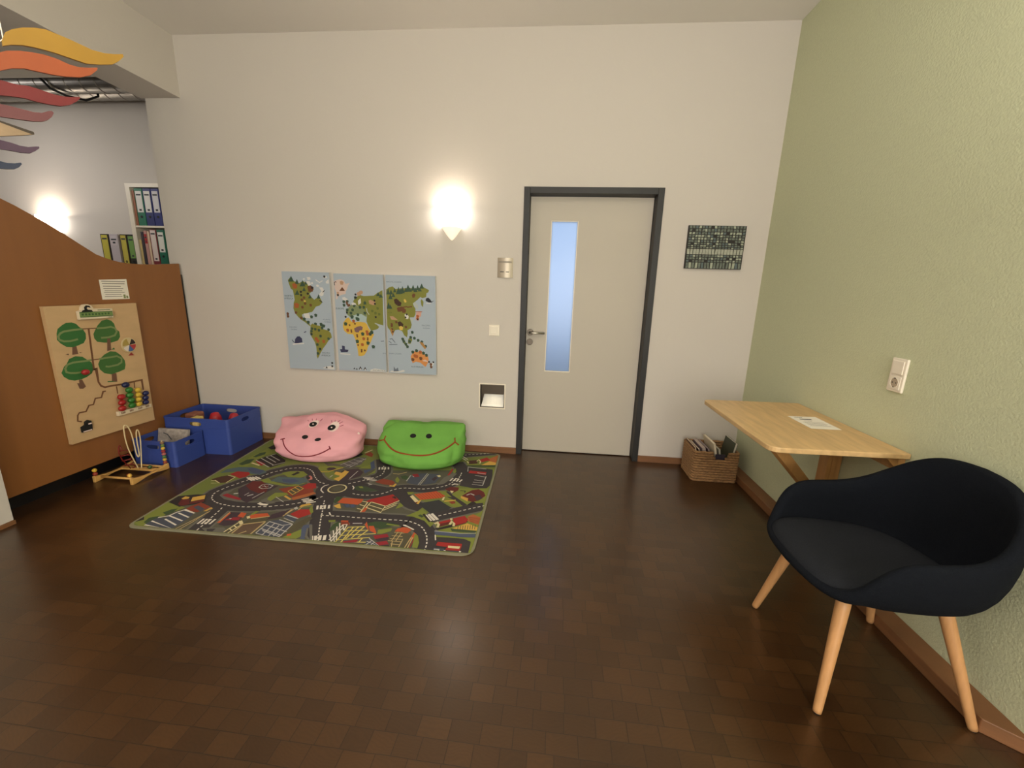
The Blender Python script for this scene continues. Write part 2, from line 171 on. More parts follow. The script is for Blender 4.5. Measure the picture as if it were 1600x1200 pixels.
('l','cream',0.007,[(-1.7231,-1.3643),(-1.6951,-1.3826)]),
('l','cream',0.007,[(-1.7199,-1.3347),(-1.6922,-1.3503)]),
('l','cream',0.018,[(-1.7221,-1.2848),(-1.6915,-1.3142)]),
('l','cream',0.018,[(-1.7136,-1.2312),(-1.6931,-1.253)]),
('p','olive',0,[(-1.6886,-1.3204),(-1.6871,-1.2557),(-1.5878,-1.217),(-1.5751,-1.2744),(-1.6839,-1.3165)]),
('p','brown2',0,[(-1.6802,-1.4267),(-1.683,-1.3177),(-1.5777,-1.2761),(-1.5755,-1.3941),(-1.6282,-1.4317)]),
('p','orange',0,[(-1.7039,-1.2334),(-1.7064,-1.2086),(-1.6255,-1.1862),(-1.5919,-1.214),(-1.6785,-1.2566)]),
('l','tan',0.009,[(-1.6839,-1.3165),(-1.5773,-1.2713)]),
('l','tan',0.009,[(-1.6785,-1.2566),(-1.5892,-1.2151)]),
('l','tan',0.009,[(-1.5751,-1.3971),(-1.5764,-1.278)]),
('l','tan',0.009,[(-1.6791,-1.4326),(-1.6839,-1.3165)]),
('l','tan',0.009,[(-1.641,-1.4153),(-1.6163,-1.3748)]),
('p','plum',0,[(-1.5834,-1.2515),(-1.5942,-1.1963),(-1.5542,-1.1538),(-1.5047,-1.1165),(-1.515,-1.2067),(-1.5454,-1.2322)]),
('p','yg',0,[(-1.7124,-1.2167),(-1.709,-1.1722),(-1.688,-1.1729),(-1.6942,-1.2141)]),
('p','yg',0,[(-1.5991,-1.4217),(-1.5848,-1.4015),(-1.5214,-1.4171),(-1.5575,-1.428)]),
('l','tan',0.008,[(-1.5171,-1.2034),(-1.5024,-1.12)]),
('l','tan',0.007,[(-1.5178,-1.1782),(-1.5115,-1.1251)]),
('l','grey',0.02,[(-1.6843,-1.1724),(-1.6235,-1.16)]),
('l','grey',0.02,[(-1.6022,-1.1494),(-1.5371,-1.1364)]),
('p','olive',0,[(-1.4071,-1.2879),(-1.3612,-1.185),(-1.3331,-1.2023),(-1.3517,-1.3509),(-1.3971,-1.4061)]),
('p','slate',0,[(-1.556,-1.3852),(-1.5616,-1.2657),(-1.5116,-1.2414),(-1.4097,-1.2749),(-1.4008,-1.3388),(-1.4075,-1.4015),(-1.4564,-1.4261)]),
('l','pale',0.006,[(-1.5543,-1.385),(-1.5559,-1.2683)]),
('l','pale',0.006,[(-1.5559,-1.2683),(-1.46,-1.2952),(-1.4114,-1.2751)]),
('l','pale',0.006,[(-1.5134,-1.2417),(-1.4114,-1.2751)]),
('l','pale',0.006,[(-1.559,-1.3024),(-1.3966,-1.3509)]),
('l','pale',0.006,[(-1.5544,-1.3409),(-1.4014,-1.3886)]),
('l','pale',0.006,[(-1.5517,-1.3859),(-1.464,-1.4152)]),
('l','pale',0.006,[(-1.535,-1.3573),(-1.4093,-1.3987)]),
('l','pale',0.006,[(-1.5079,-1.4001),(-1.5147,-1.2828)]),
('l','pale',0.006,[(-1.4679,-1.4098),(-1.4775,-1.2977)]),
('l','pale',0.006,[(-1.4415,-1.4001),(-1.4454,-1.2998)]),
('l','pale',0.006,[(-1.4075,-1.4015),(-1.4095,-1.2782)]),
('p','slate',0,[(-1.5113,-1.2062),(-1.5002,-1.1866),(-1.415,-1.2139),(-1.4142,-1.2587)]),
('l','pale',0.008,[(-1.5007,-1.1889),(-1.413,-1.2171)]),
('l','pale',0.005,[(-1.4987,-1.2221),(-1.4162,-1.2556)]),
('p','red',0,[(-1.4897,-1.1779),(-1.4625,-1.1181),(-1.4096,-1.1105),(-1.3659,-1.1567),(-1.415,-1.2139)]),
('p','yellow',0,[(-1.4849,-1.0921),(-1.4857,-1.067),(-1.4466,-1.0414),(-1.4243,-1.0542),(-1.4656,-1.0862)]),
('p','yg',0,[(-1.4096,-1.1105),(-1.4202,-1.0576),(-1.3686,-1.1349),(-1.3677,-1.1606)]),
('l','tan',0.007,[(-1.4694,-1.1267),(-1.4686,-1.0882)]),
('p','pale',0,[(-1.5091,-1.1095),(-1.5013,-1.089),(-1.4782,-1.1127),(-1.4905,-1.1259)]),
('p','yg',0,[(-1.39,-1.4111),(-1.332,-1.3165),(-1.2964,-1.3803),(-1.3076,-1.4205),(-1.3562,-1.4347)]),
('p','river',0,[(-1.2875,-1.4295),(-1.2929,-1.3858),(-1.3356,-1.3106),(-1.3436,-1.279),(-1.3048,-1.2603),(-1.2922,-1.2818),(-1.3077,-1.3067),(-1.2693,-1.3886),(-1.2577,-1.4312)]),
('p','grey',0,[(-1.2296,-1.4303),(-1.3154,-1.2684),(-1.2976,-1.266),(-1.2164,-1.4285)]),
('p','plum',0,[(-1.4545,-1.4288),(-1.4067,-1.4026),(-1.3656,-1.4313),(-1.4422,-1.4359)]),
('l','orange',0.02,[(-1.3762,-1.3821),(-1.3579,-1.3704)]),
('p','yg',0,[(-1.673,-0.5509),(-1.6773,-0.5167),(-1.5899,-0.4912),(-1.485,-0.4982),(-1.5362,-0.5637),(-1.6047,-0.6187)]),
('p','plum',0,[(-1.6072,-0.552),(-1.6033,-0.5226),(-1.5661,-0.5168),(-1.5363,-0.5352),(-1.5499,-0.5658),(-1.582,-0.5708)]),
('l','yellow',0.008,[(-1.6252,-0.5999),(-1.5679,-0.5965),(-1.5353,-0.5465),(-1.4982,-0.5119)]),
('p','plum',0,[(-1.4635,-0.541),(-1.3785,-0.5106),(-1.3147,-0.5628),(-1.3093,-0.6272),(-1.3635,-0.6929),(-1.4195,-0.7217)]),
('l','pale',0.006,[(-1.3662,-0.6779),(-1.3634,-0.5481)]),
('p','yellow',0,[(-1.4737,-0.6994),(-1.4517,-0.6596),(-1.4549,-0.6442),(-1.5082,-0.6256),(-1.5161,-0.583),(-1.4646,-0.5971),(-1.4746,-0.5484),(-1.4226,-0.5684),(-1.4167,-0.6437),(-1.4214,-0.727)]),
('l','dark',0.012,[(-1.4695,-0.5923),(-1.4674,-0.553)]),
('l','pale',0.007,[(-1.513,-0.6795),(-1.5092,-0.6419)]),
('p','grey2',0,[(-1.5544,-0.4617),(-1.4754,-0.3044),(-1.4054,-0.3062),(-1.393,-0.4362),(-1.4582,-0.5115)]),
('l','pale',0.004,[(-1.5375,-0.4347),(-1.4435,-0.4799)]),
('l','pale',0.004,[(-1.5163,-0.3943),(-1.4195,-0.4343)]),
('l','pale',0.004,[(-1.4947,-0.3529),(-1.4045,-0.389)]),
('l','pale',0.004,[(-1.4737,-0.3081),(-1.394,-0.3432)]),
('l','pale',0.004,[(-1.5421,-0.4657),(-1.4725,-0.3105)]),
('l','pale',0.004,[(-1.4904,-0.4873),(-1.4191,-0.3344)]),
('l','pale',0.004,[(-1.4542,-0.4992),(-1.4049,-0.3192)]),
('p','redbrown',0,[(-1.4563,-0.2411),(-1.4285,-0.1812),(-1.383,-0.2292),(-1.3711,-0.2876)]),
('l','cream',0.012,[(-1.4629,-0.2147),(-1.4304,-0.1388)]),
('p','dark',0,[(-1.5319,-0.32),(-1.5258,-0.1971),(-1.4614,-0.2419),(-1.4783,-0.2983)]),
('p','pond',0,[(-1.3389,-0.3909),(-1.3276,-0.3453),(-1.2595,-0.4862),(-1.2962,-0.582),(-1.329,-0.5314),(-1.2828,-0.5014)]),
('p','yg',0,[(-1.381,-0.5052),(-1.3214,-0.4249),(-1.2922,-0.4971)]),
('p','yg',0,[(-1.2666,-0.6046),(-1.2528,-0.5588),(-1.2432,-0.5067),(-1.2277,-0.5604)]),
('p','redbrown',0,[(-1.1685,-0.6988),(-1.1356,-0.6427),(-1.0574,-0.6617),(-1.0249,-0.692),(-1.0346,-0.7329),(-1.1069,-0.7242)]),
('l','yellow',0.014,[(-1.0479,-0.7397),(-1.0164,-0.7446),(-1.0152,-0.7055)]),
('p','yg',0,[(-1.0448,-0.6392),(-1.0439,-0.5971),(-1.01,-0.6442),(-1.0051,-0.6891),(-1.0258,-0.6772)]),
('l','pale',0.008,[(-1.2062,-0.7293),(-1.1722,-0.7438),(-1.1917,-0.7516)]),
('l','tan',0.008,[(-1.0951,-0.551),(-1.0499,-0.5549),(-1.0012,-0.5143)]),
('p','bush',0,[(-1.025,-0.5836),(-0.9922,-0.5678),(-0.9544,-0.594),(-0.9632,-0.6371),(-1.0015,-0.6222)]),
('p','darkgreen',0,[(-1.2732,-0.7927),(-1.2561,-0.771),(-1.2093,-0.7735),(-1.1549,-0.7939),(-1.0893,-0.8213),(-1.1756,-0.8477),(-1.246,-0.8307)]),
('p','yg',0,[(-1.2498,-0.7844),(-1.2264,-0.7761),(-1.2057,-0.8014),(-1.2276,-0.8028)]),
('p','orange',0,[(-1.2848,-1.0058),(-1.2771,-0.9462),(-1.1408,-0.9433),(-1.1349,-0.984),(-1.1451,-1.0163),(-1.2605,-1.012)]),
('p','slate',0,[(-1.2476,-1.0206),(-1.1472,-1.0206),(-1.148,-1.0538),(-1.2019,-1.0615)]),
('l','pond',0.02,[(-1.2144,-1.0199),(-1.1919,-1.0484)]),
('l','pond',0.02,[(-1.1813,-1.0191),(-1.1592,-1.0476)]),
('p','yellow',0,[(-1.2865,-1.0502),(-1.262,-1.0171),(-1.2251,-1.0726),(-1.2492,-1.0737)]),
('p','red',0,[(-1.123,-0.9823),(-1.0926,-0.9362),(-0.9789,-0.8546),(-0.9103,-0.9223),(-0.965,-1.0094),(-1.0742,-0.9686)]),
('p','dark',0,[(-0.9743,-0.889),(-0.957,-0.8777),(-0.934,-0.9046),(-0.9446,-0.9104)]),
('p','olive',0,[(-1.0801,-1.0401),(-1.0762,-0.9689),(-0.9694,-1.0069),(-0.9669,-1.0851)]),
('p','olive',0,[(-0.9656,-1.0079),(-0.9074,-0.9303),(-0.9082,-0.9957),(-0.9569,-1.08)]),
('p','olive',0,[(-1.1269,-1.0891),(-1.1373,-0.9695),(-1.0973,-0.9786),(-1.0899,-1.0989)]),
('p','orange',0,[(-1.0899,-1.0989),(-1.0811,-1.0006),(-1.0664,-1.0614),(-1.065,-1.0916)]),
('l','cream',0.007,[(-1.0771,-0.9715),(-0.9696,-1.0085),(-0.9669,-1.0851),(-1.0801,-1.0401),(-1.0771,-0.9715)]),
('l','cream',0.007,[(-1.0778,-1.0082),(-0.9682,-1.0474)]),
('l','cream',0.007,[(-0.9656,-1.0079),(-0.9074,-0.9303)]),
('l','cream',0.007,[(-0.9645,-1.0313),(-0.9093,-0.9595)]),
('l','cream',0.007,[(-0.9619,-1.058),(-0.9086,-0.9837)]),
('l','cream',0.007,[(-1.1373,-0.9695),(-1.0973,-0.9786)]),
('l','cream',0.007,[(-1.1344,-1.0123),(-1.0945,-1.0265)]),
('l','cream',0.007,[(-1.1291,-1.0588),(-1.0916,-1.0689)]),
('l','cream',0.007,[(-1.0973,-0.9786),(-1.0899,-1.0989)]),
('p','yg',0,[(-0.8956,-1.0293),(-0.8947,-0.9533),(-0.859,-0.9886),(-0.8789,-1.0191)]),
('p','bush',0,[(-1.3124,-1.0016),(-1.3256,-0.9362),(-1.2811,-0.9383),(-1.2849,-0.9976),(-1.2925,-1.0231)]),
('p','bush',0,[(-1.1785,-1.3018),(-1.1837,-1.2501),(-1.1716,-1.2145),(-1.1502,-1.2183),(-1.1415,-1.2575),(-1.1616,-1.3122)]),
('p','bush',0,[(-0.9957,-1.2104),(-0.9605,-1.1849),(-0.9239,-1.1798),(-0.8056,-1.1974),(-0.8526,-1.224),(-0.8974,-1.2532),(-0.9822,-1.2321)]),
('p','yg',0,[(-1.2329,-1.2092),(-1.1946,-1.2004),(-1.1844,-1.2197),(-1.2181,-1.2292)]),
('p','yg',0,[(-0.8984,-1.3042),(-0.9078,-1.2643),(-0.8358,-1.2382),(-0.8322,-1.2668),(-0.8741,-1.3009)]),
('l','yg',0.012,[(-0.8843,-1.2016),(-0.8045,-1.2107)]),
('l','white',0.009,[(-0.779,-1.1971),(-0.7413,-1.2185)]),
('p','redbrown',0,[(-1.1568,-1.2055),(-1.1152,-1.2031),(-1.0855,-1.2398),(-1.1356,-1.2467)]),
('l','orange',0.012,[(-1.1561,-1.2068),(-1.1152,-1.2031)]),
('p','plum',0,[(-1.1027,-1.2048),(-1.0196,-1.2001),(-1.0102,-1.2293),(-1.0834,-1.2441)]),
('l','pale',0.008,[(-1.0788,-1.222),(-1.0252,-1.2132)]),
('p','orange',0,[(-1.0044,-1.2251),(-1.008,-1.1916),(-0.9608,-1.2717),(-0.9152,-1.2909),(-0.9019,-1.3047),(-0.9541,-1.2867)]),
('p','orange',0,[(-0.9772,-1.2347),(-0.9485,-1.2307),(-0.905,-1.2958),(-0.9396,-1.2942)]),
('p','slate2',0,[(-1.0868,-1.431),(-1.0885,-1.2568),(-0.9987,-1.2377),(-0.9643,-1.2722),(-0.9066,-1.3022),(-0.9235,-1.3475),(-0.9315,-1.4015),(-0.9616,-1.4422),(-1.0114,-1.4406)]),
('l','straw',0.007,[(-1.0855,-1.2629),(-0.9959,-1.2439)]),
('l','straw',0.007,[(-1.085,-1.3016),(-0.963,-1.2752)]),
('l','straw',0.007,[(-1.0884,-1.3457),(-0.9066,-1.3022)]),
('l','straw',0.007,[(-1.0883,-1.3878),(-0.9226,-1.3413)]),
('l','straw',0.007,[(-1.0868,-1.431),(-0.9243,-1.386)]),
('l','straw',0.007,[(-1.086,-1.4292),(-1.0852,-1.2596)]),
('l','straw',0.007,[(-1.0563,-1.4183),(-1.0568,-1.2557)]),
('l','straw',0.007,[(-1.0467,-1.3703),(-1.028,-1.2484)]),
('l','straw',0.007,[(-1.019,-1.3605),(-0.9973,-1.2408)]),
('l','straw',0.007,[(-0.9876,-1.3502),(-0.963,-1.2752)]),
('l','straw',0.007,[(-0.9633,-1.3942),(-0.9598,-1.3554)]),
('p','crimson',0,[(-1.049,-1.3942),(-0.9762,-1.3666),(-0.9746,-1.3929),(-1.0446,-1.4168)]),
('p','redbrown',0,[(-1.0736,-1.4292),(-0.9661,-1.4033),(-0.9679,-1.4291),(-1.014,-1.4353)]),
('l','white',0.006,[(-1.1111,-1.4286),(-1.1512,-1.3451)]),
('l','white',0.006,[(-1.0927,-1.4233),(-1.1516,-1.3044)]),
('l','white',0.006,[(-1.09,-1.388),(-1.1507,-1.2654)]),
('l','white',0.006,[(-1.0941,-1.3404),(-1.1536,-1.229)]),
('l','white',0.006,[(-1.095,-1.2966),(-1.1265,-1.2421)]),
('l','white',0.006,[(-1.1303,-1.3935),(-1.1251,-1.3629),(-1.1258,-1.3199),(-1.1284,-1.2754),(-1.1265,-1.2421),(-1.1047,-1.2357)]),
('l','white',0.006,[(-1.1109,-1.4257),(-1.1114,-1.385),(-1.1119,-1.3428),(-1.1142,-1.2993),(-1.1103,-1.2664)]),
('l','white',0.006,[(-1.1047,-1.2357),(-1.0932,-1.2964)]),
('p','slate',0,[(-0.9271,-1.4264),(-0.923,-1.3486),(-0.8461,-1.4155),(-0.8483,-1.4309)]),
('l','pale',0.006,[(-0.9223,-1.3503),(-0.8461,-1.4155)]),
('l','pale',0.006,[(-0.9246,-1.3773),(-0.8565,-1.4281)]),
('l','pale',0.006,[(-0.9257,-1.4064),(-0.8905,-1.4299)]),
('l','pale',0.006,[(-0.8827,-1.3833),(-0.8894,-1.4325)]),
('l','pale',0.006,[(-0.9017,-1.3683),(-0.9151,-1.422)]),
('p','crimson',0,[(-0.913,-1.3217),(-0.8427,-1.2966),(-0.8236,-1.3217),(-0.8891,-1.3518)]),
('p','plum',0,[(-0.8891,-1.3518),(-0.8225,-1.3246),(-0.8141,-1.3505),(-0.8661,-1.3723)]),
('p','crimson',0,[(-0.876,-1.3824),(-0.8221,-1.3575),(-0.7982,-1.3863),(-0.8434,-1.4095)]),
('p','plum',0,[(-0.8456,-1.4126),(-0.7961,-1.3918),(-0.7886,-1.4328),(-0.8443,-1.432)]),
('p','olive',0,[(-0.8164,-1.3538),(-0.8092,-1.2687),(-0.7344,-1.2711),(-0.7404,-1.3464),(-0.7363,-1.4341),(-0.7836,-1.4322)]),
('p','olive',0,[(-0.7265,-1.4328),(-0.7323,-1.2877),(-0.7043,-1.3054),(-0.6832,-1.3679),(-0.6895,-1.4305)]),
('l','tan',0.005,[(-0.81,-1.2764),(-0.7354,-1.2787)]),
('l','tan',0.005,[(-0.8126,-1.308),(-0.7355,-1.3097)]),
('l','tan',0.005,[(-0.8117,-1.3382),(-0.7377,-1.3341)]),
('l','tan',0.005,[(-0.8153,-1.3566),(-0.7398,-1.3581)]),
('l','tan',0.005,[(-0.7909,-1.3825),(-0.7375,-1.3839)]),
('l','tan',0.005,[(-0.7837,-1.4099),(-0.7343,-1.4117)]),
('l','tan',0.005,[(-0.79,-1.2705),(-0.7949,-1.3538)]),
('l','tan',0.005,[(-0.7678,-1.2706),(-0.7724,-1.3567)]),
('l','tan',0.005,[(-0.7428,-1.2735),(-0.7373,-1.4315)]),
('l','tan',0.005,[(-0.7893,-1.359),(-0.7775,-1.4258)]),
('l','tan',0.005,[(-0.7133,-1.3005),(-0.7045,-1.4271)]),
('p','orange',0,[(-0.8117,-1.2671),(-0.8036,-1.2337),(-0.7577,-1.2254),(-0.7314,-1.2529),(-0.7689,-1.2676)]),
('p','orange',0,[(-0.7891,-1.2218),(-0.7557,-1.2205),(-0.7231,-1.2388),(-0.7354,-1.2787),(-0.7642,-1.2701)]),
('p','olive',0,[(-0.7634,-1.2826),(-0.7375,-1.2727),(-0.7028,-1.2991),(-0.6921,-1.4032),(-0.705,-1.4353)]),
('p','red',0,[(-0.682,-1.4323),(-0.6835,-1.3026),(-0.6781,-1.2802),(-0.6779,-1.4041)]),
('p','orange',0,[(-0.7049,-1.3356),(-0.7008,-1.2614),(-0.6781,-1.2802),(-0.6908,-1.3456)]),
('l','tan',0.006,[(-0.7045,-1.4271),(-0.7009,-1.3049)]),
('l','tan',0.006,[(-0.6895,-1.4305),(-0.692,-1.3098)]),
('p','yg',0,[(-0.6664,-1.397),(-0.6933,-1.273),(-0.67,-1.2884),(-0.6435,-1.3509),(-0.6375,-1.4004)]),
('p','grey',0,[(-0.6764,-1.4288),(-0.6713,-1.4032),(-0.6405,-1.4019),(-0.6368,-1.4344)]),
('l','white',0.009,[(-0.7863,-1.1981),(-0.7459,-1.2158),(-0.7106,-1.2371)]),
('p','yg',0,[(-0.8045,-1.1027),(-0.7301,-1.0118),(-0.6833,-1.0598),(-0.7057,-1.0777),(-0.6513,-1.1416),(-0.6142,-1.1503),(-0.6268,-1.1993),(-0.6793,-1.1385),(-0.7607,-1.1038)]),
('p','dark',0,[(-0.7117,-1.0712),(-0.7035,-1.0589),(-0.6402,-1.14),(-0.6493,-1.1483)]),
('l','darkgreen',0.02,[(-0.7285,-1.081),(-0.6993,-1.0987)]),
('p','yg',0,[(-0.898,-0.8112),(-0.8517,-0.8043),(-0.857,-0.8411),(-0.8778,-0.8441)]),
('p','yg',0,[(-0.7001,-0.7635),(-0.6466,-0.7648),(-0.5855,-0.8363),(-0.6374,-0.8352)]),
('p','yg',0,[(-0.6205,-0.9011),(-0.6291,-0.834),(-0.5451,-0.8818),(-0.4908,-0.9396),(-0.5383,-0.9663)]),
('p','orange',0,[(-0.8418,-0.8344),(-0.7067,-0.7718),(-0.6312,-0.8255),(-0.6527,-0.8592),(-0.7774,-0.9004)]),
('l','redbrown',0.003,[(-0.8301,-0.83),(-0.7628,-0.8924)]),
('l','redbrown',0.003,[(-0.8127,-0.8229),(-0.7464,-0.8874)]),
('l','redbrown',0.003,[(-0.7952,-0.8159),(-0.73,-0.8825)]),
('l','redbrown',0.003,[(-0.7776,-0.8088),(-0.7135,-0.8775)]),
('l','redbrown',0.003,[(-0.76,-0.8016),(-0.697,-0.8725)]),
('l','redbrown',0.003,[(-0.7423,-0.7945),(-0.6804,-0.8675)]),
('l','redbrown',0.003,[(-0.7245,-0.7873),(-0.6638,-0.8625)]),
('l','redbrown',0.003,[(-0.7066,-0.7801),(-0.6471,-0.8575)]),
('l','redbrown',0.003,[(-0.6887,-0.7728),(-0.6304,-0.8525)]),
('p','cream',0,[(-0.8588,-0.8677),(-0.8464,-0.8466),(-0.7817,-0.9203),(-0.7987,-0.9394)]),
('p','maroon',0,[(-0.8027,-0.94),(-0.7817,-0.9203),(-0.7836,-0.9536)]),
('p','yellow',0,[(-0.7842,-0.9123),(-0.7713,-0.8995),(-0.7724,-0.956),(-0.7876,-0.9541)]),
('l','cream',0.012,[(-0.6353,-0.8436),(-0.6349,-0.8864)]),
('l','yellow',0.012,[(-0.6216,-0.8971),(-0.5516,-0.8718)]),
('p','redbrown',0,[(-0.5921,-0.897),(-0.5574,-0.8836),(-0.5428,-0.9105),(-0.5642,-0.9259)]),
('p','yg',0,[(-0.5935,-0.8023),(-0.5615,-0.71),(-0.505,-0.7016),(-0.339,-0.6768),(-0.3444,-0.8777),(-0.4049,-0.8906),(-0.4659,-0.9198)]),
('p','dark',0,[(-0.4659,-0.9198),(-0.4386,-0.8663),(-0.4082,-0.8952),(-0.4387,-0.9321)]),
('p','maroon',0,[(-0.6589,-0.734),(-0.6278,-0.696),(-0.5689,-0.6968),(-0.5642,-0.7386),(-0.587,-0.7742),(-0.636,-0.754)]),
('p','cream',0,[(-0.6189,-0.7514),(-0.5921,-0.7521),(-0.5977,-0.7849)]),
('p','maroon',0,[(-0.5258,-0.8144),(-0.4976,-0.761),(-0.4702,-0.72),(-0.4293,-0.6998),(-0.3879,-0.7356),(-0.3689,-0.787),(-0.4023,-0.8568),(-0.4404,-0.8791),(-0.5044,-0.8547)]),
('p','plum',0,[(-0.4469,-0.7985),(-0.4077,-0.7749),(-0.3824,-0.824),(-0.414,-0.8627)]),
('p','yellow',0,[(-0.5288,-0.8105),(-0.4759,-0.8376),(-0.4719,-0.8795),(-0.5245,-0.8404)]),
('l','pale',0.01,[(-0.4948,-0.7966),(-0.4772,-0.7761)]),
('l','pale',0.01,[(-0.4738,-0.7711),(-0.4443,-0.7892)]),
('l','dark',0.008,[(-0.5503,-0.7412),(-0.515,-0.7406),(-0.5147,-0.7635)]),
('p','yg',0,[(-0.5748,-1.2248),(-0.5099,-1.1864),(-0.4292,-1.1035),(-0.3498,-0.9744),(-0.3493,-1.0273),(-0.3463,-1.2253),(-0.4986,-1.2336)]),
('p','dark',0,[(-0.6015,-1.209),(-0.5744,-1.1986),(-0.4292,-1.1035),(-0.4228,-1.1166),(-0.5034,-1.1822),(-0.5756,-1.2217)]),
('p','orangebrown',0,[(-0.4344,-1.0577),(-0.4088,-1.0268),(-0.3504,-1.0567),(-0.3503,-1.1374),(-0.4292,-1.1035)]),
('p','yellow',0,[(-0.4874,-1.1866),(-0.4238,-1.1305),(-0.3513,-1.1644),(-0.3548,-1.1977),(-0.5001,-1.1963)]),
('l','redbrown',0.004,[(-0.4292,-1.0642),(-0.3587,-1.0651)]),
('l','redbrown',0.004,[(-0.4254,-1.0738),(-0.3566,-1.0777)]),
('l','redbrown',0.004,[(-0.4216,-1.0833),(-0.3545,-1.0902)]),
('l','redbrown',0.004,[(-0.4178,-1.0927),(-0.3524,-1.1025)]),
('l','redbrown',0.004,[(-0.4141,-1.1021),(-0.3504,-1.1148)]),
('l','redbrown',0.004,[(-0.4103,-1.1114),(-0.3483,-1.1269)]),
('l','olive',0.004,[(-0.4699,-1.1642),(-0.4656,-1.2)]),
('l','olive',0.004,[(-0.4562,-1.1609),(-0.4519,-1.1981)]),
('l','olive',0.004,[(-0.4426,-1.1577),(-0.4382,-1.1962)]),
('l','olive',0.004,[(-0.4289,-1.1544),(-0.4244,-1.1943)]),
('l','olive',0.004,[(-0.4151,-1.1512),(-0.4107,-1.1924)]),
('l','olive',0.004,[(-0.4014,-1.1479),(-0.3969,-1.1905)]),
('l','olive',0.004,[(-0.3876,-1.1446),(-0.3832,-1.1886)]),
('l','olive',0.004,[(-0.3739,-1.1414),(-0.3694,-1.1867)]),
('p','red',0,[(-0.5191,-1.0913),(-0.4554,-1.0511),(-0.4274,-1.0891),(-0.4314,-1.1213),(-0.4931,-1.162)]),
('p','maroon',0,[(-0.4931,-1.162),(-0.4314,-1.1213),(-0.4312,-1.1316),(-0.4903,-1.1737)]),
('p','red',0,[(-0.5935,-1.1418),(-0.5307,-1.1001),(-0.5231,-1.1236),(-0.5848,-1.1599)]),
('p','maroon',0,[(-0.5848,-1.1599),(-0.5231,-1.1236),(-0.5204,-1.1509),(-0.5788,-1.1893)]),
('l','cream',0.014,[(-0.6105,-1.1634),(-0.6003,-1.1449),(-0.5849,-1.1667),(-0.5843,-1.1967)]),
('l','cream',0.014,[(-0.5225,-1.158),(-0.5175,-1.1229),(-0.499,-1.1445),(-0.4966,-1.1712)]),
('p','cream',0,[(-0.5351,-1.09),(-0.5218,-1.0881),(-0.5188,-1.109),(-0.5301,-1.1106)]),
('p','darkgreen',0,[(-0.5076,-1.196),(-0.4476,-1.1975),(-0.3507,-1.2004),(-0.3611,-1.2242),(-0.4937,-1.2233)]),
('p','river',0,[(-0.5918,-1.2304),(-0.4375,-1.2441),(-0.3506,-1.2322),(-0.3482,-1.266),(-0.4317,-1.2712),(-0.5798,-1.2668)]),
('l','pale',0.005,[(-0.5909,-1.2335),(-0.4389,-1.238),(-0.3504,-1.2227)]),
('p','yg',0,[(-0.5772,-1.2695),(-0.4311,-1.2742),(-0.3499,-1.2662),(-0.3434,-1.3787),(-0.3544,-1.4102),(-0.3638,-1.4141),(-0.3672,-1.3076),(-0.4111,-1.2837),(-0.5688,-1.2869)]),
('l','white',0.006,[(-0.5772,-1.2695),(-0.5616,-1.3191)]),
('p','red',0,[(-0.5475,-1.3639),(-0.5457,-1.3318),(-0.4115,-1.3323),(-0.4092,-1.3595),(-0.412,-1.3945),(-0.4895,-1.3927),(-0.483,-1.3706)]),
('p','maroon',0,[(-0.4895,-1.3927),(-0.412,-1.3945),(-0.4132,-1.4045),(-0.4892,-1.401)]),
('p','cream',0,[(-0.4826,-1.358),(-0.4163,-1.3559),(-0.4184,-1.3776),(-0.4783,-1.3756)]),
('p','slate',0,[(-0.5522,-1.3844),(-0.4966,-1.3853),(-0.4917,-1.4177),(-0.5517,-1.4284)]),
('p','slate',0,[(-0.4892,-1.401),(-0.4078,-1.3983),(-0.4086,-1.4255),(-0.4851,-1.4303)]),
('l','white',0.01,[(-0.4915,-1.3985),(-0.488,-1.4253)]),
('l','white',0.01,[(-0.4083,-1.3957),(-0.4086,-1.4255)]),
('l','pale',0.008,[(-0.5484,-1.3979),(-0.5244,-1.3974),(-0.5206,-1.4243)]),
('l','olive',0.02,[(-0.4746,-1.4181),(-0.4614,-1.4164)]),
('l','olive',0.02,[(-0.4542,-1.4181),(-0.4405,-1.419)]),
('l','yg',0.014,[(-0.4339,-1.4181),(-0.4235,-1.4194)]),
('p','red',0,[(-0.547,-0.4154),(-0.4181,-0.4239),(-0.4158,-0.4704),(-0.5485,-0.4576)]),
('l','pale',0.008,[(-0.4828,-0.4452),(-0.4178,-0.4575)]),
('l','pale',0.006,[(-0.558,-0.4343),(-0.5713,-0.3548),(-0.4264,-0.37)]),
('l','pale',0.006,[(-0.4853,-0.5644),(-0.4137,-0.5742)]),
('l','pale',0.006,[(-0.4879,-0.6008),(-0.4134,-0.6047)]),
('l','pale',0.006,[(-0.4883,-0.636),(-0.4116,-0.6442)]),
('l','pale',0.006,[(-0.4097,-0.4945),(-0.4116,-0.6442)]),
('l','pale',0.006,[(-0.4939,-0.4912),(-0.405,-0.51)]),
('p','orangebrown',0,[(-0.4577,-0.1998),(-0.3678,-0.0849),(-0.3561,-0.2412),(-0.4226,-0.2264)]),
('p','yellow',0,[(-0.4771,-0.3037),(-0.4235,-0.2201),(-0.3586,-0.2416),(-0.3574,-0.291)]),
('p','red',0,[(-0.5137,-0.2087),(-0.4558,-0.144),(-0.4211,-0.2004),(-0.4861,-0.2492)]),
('p','brown',0,[(-0.5874,-0.2334),(-0.5239,-0.2104),(-0.512,-0.2784),(-0.5743,-0.3006)]),
('l','cream',0.01,[(-0.5245,-0.2362),(-0.5148,-0.2024),(-0.4932,-0.2376),(-0.4946,-0.2756)]),
('l','cream',0.01,[(-0.6001,-0.2483),(-0.5828,-0.2834)]),
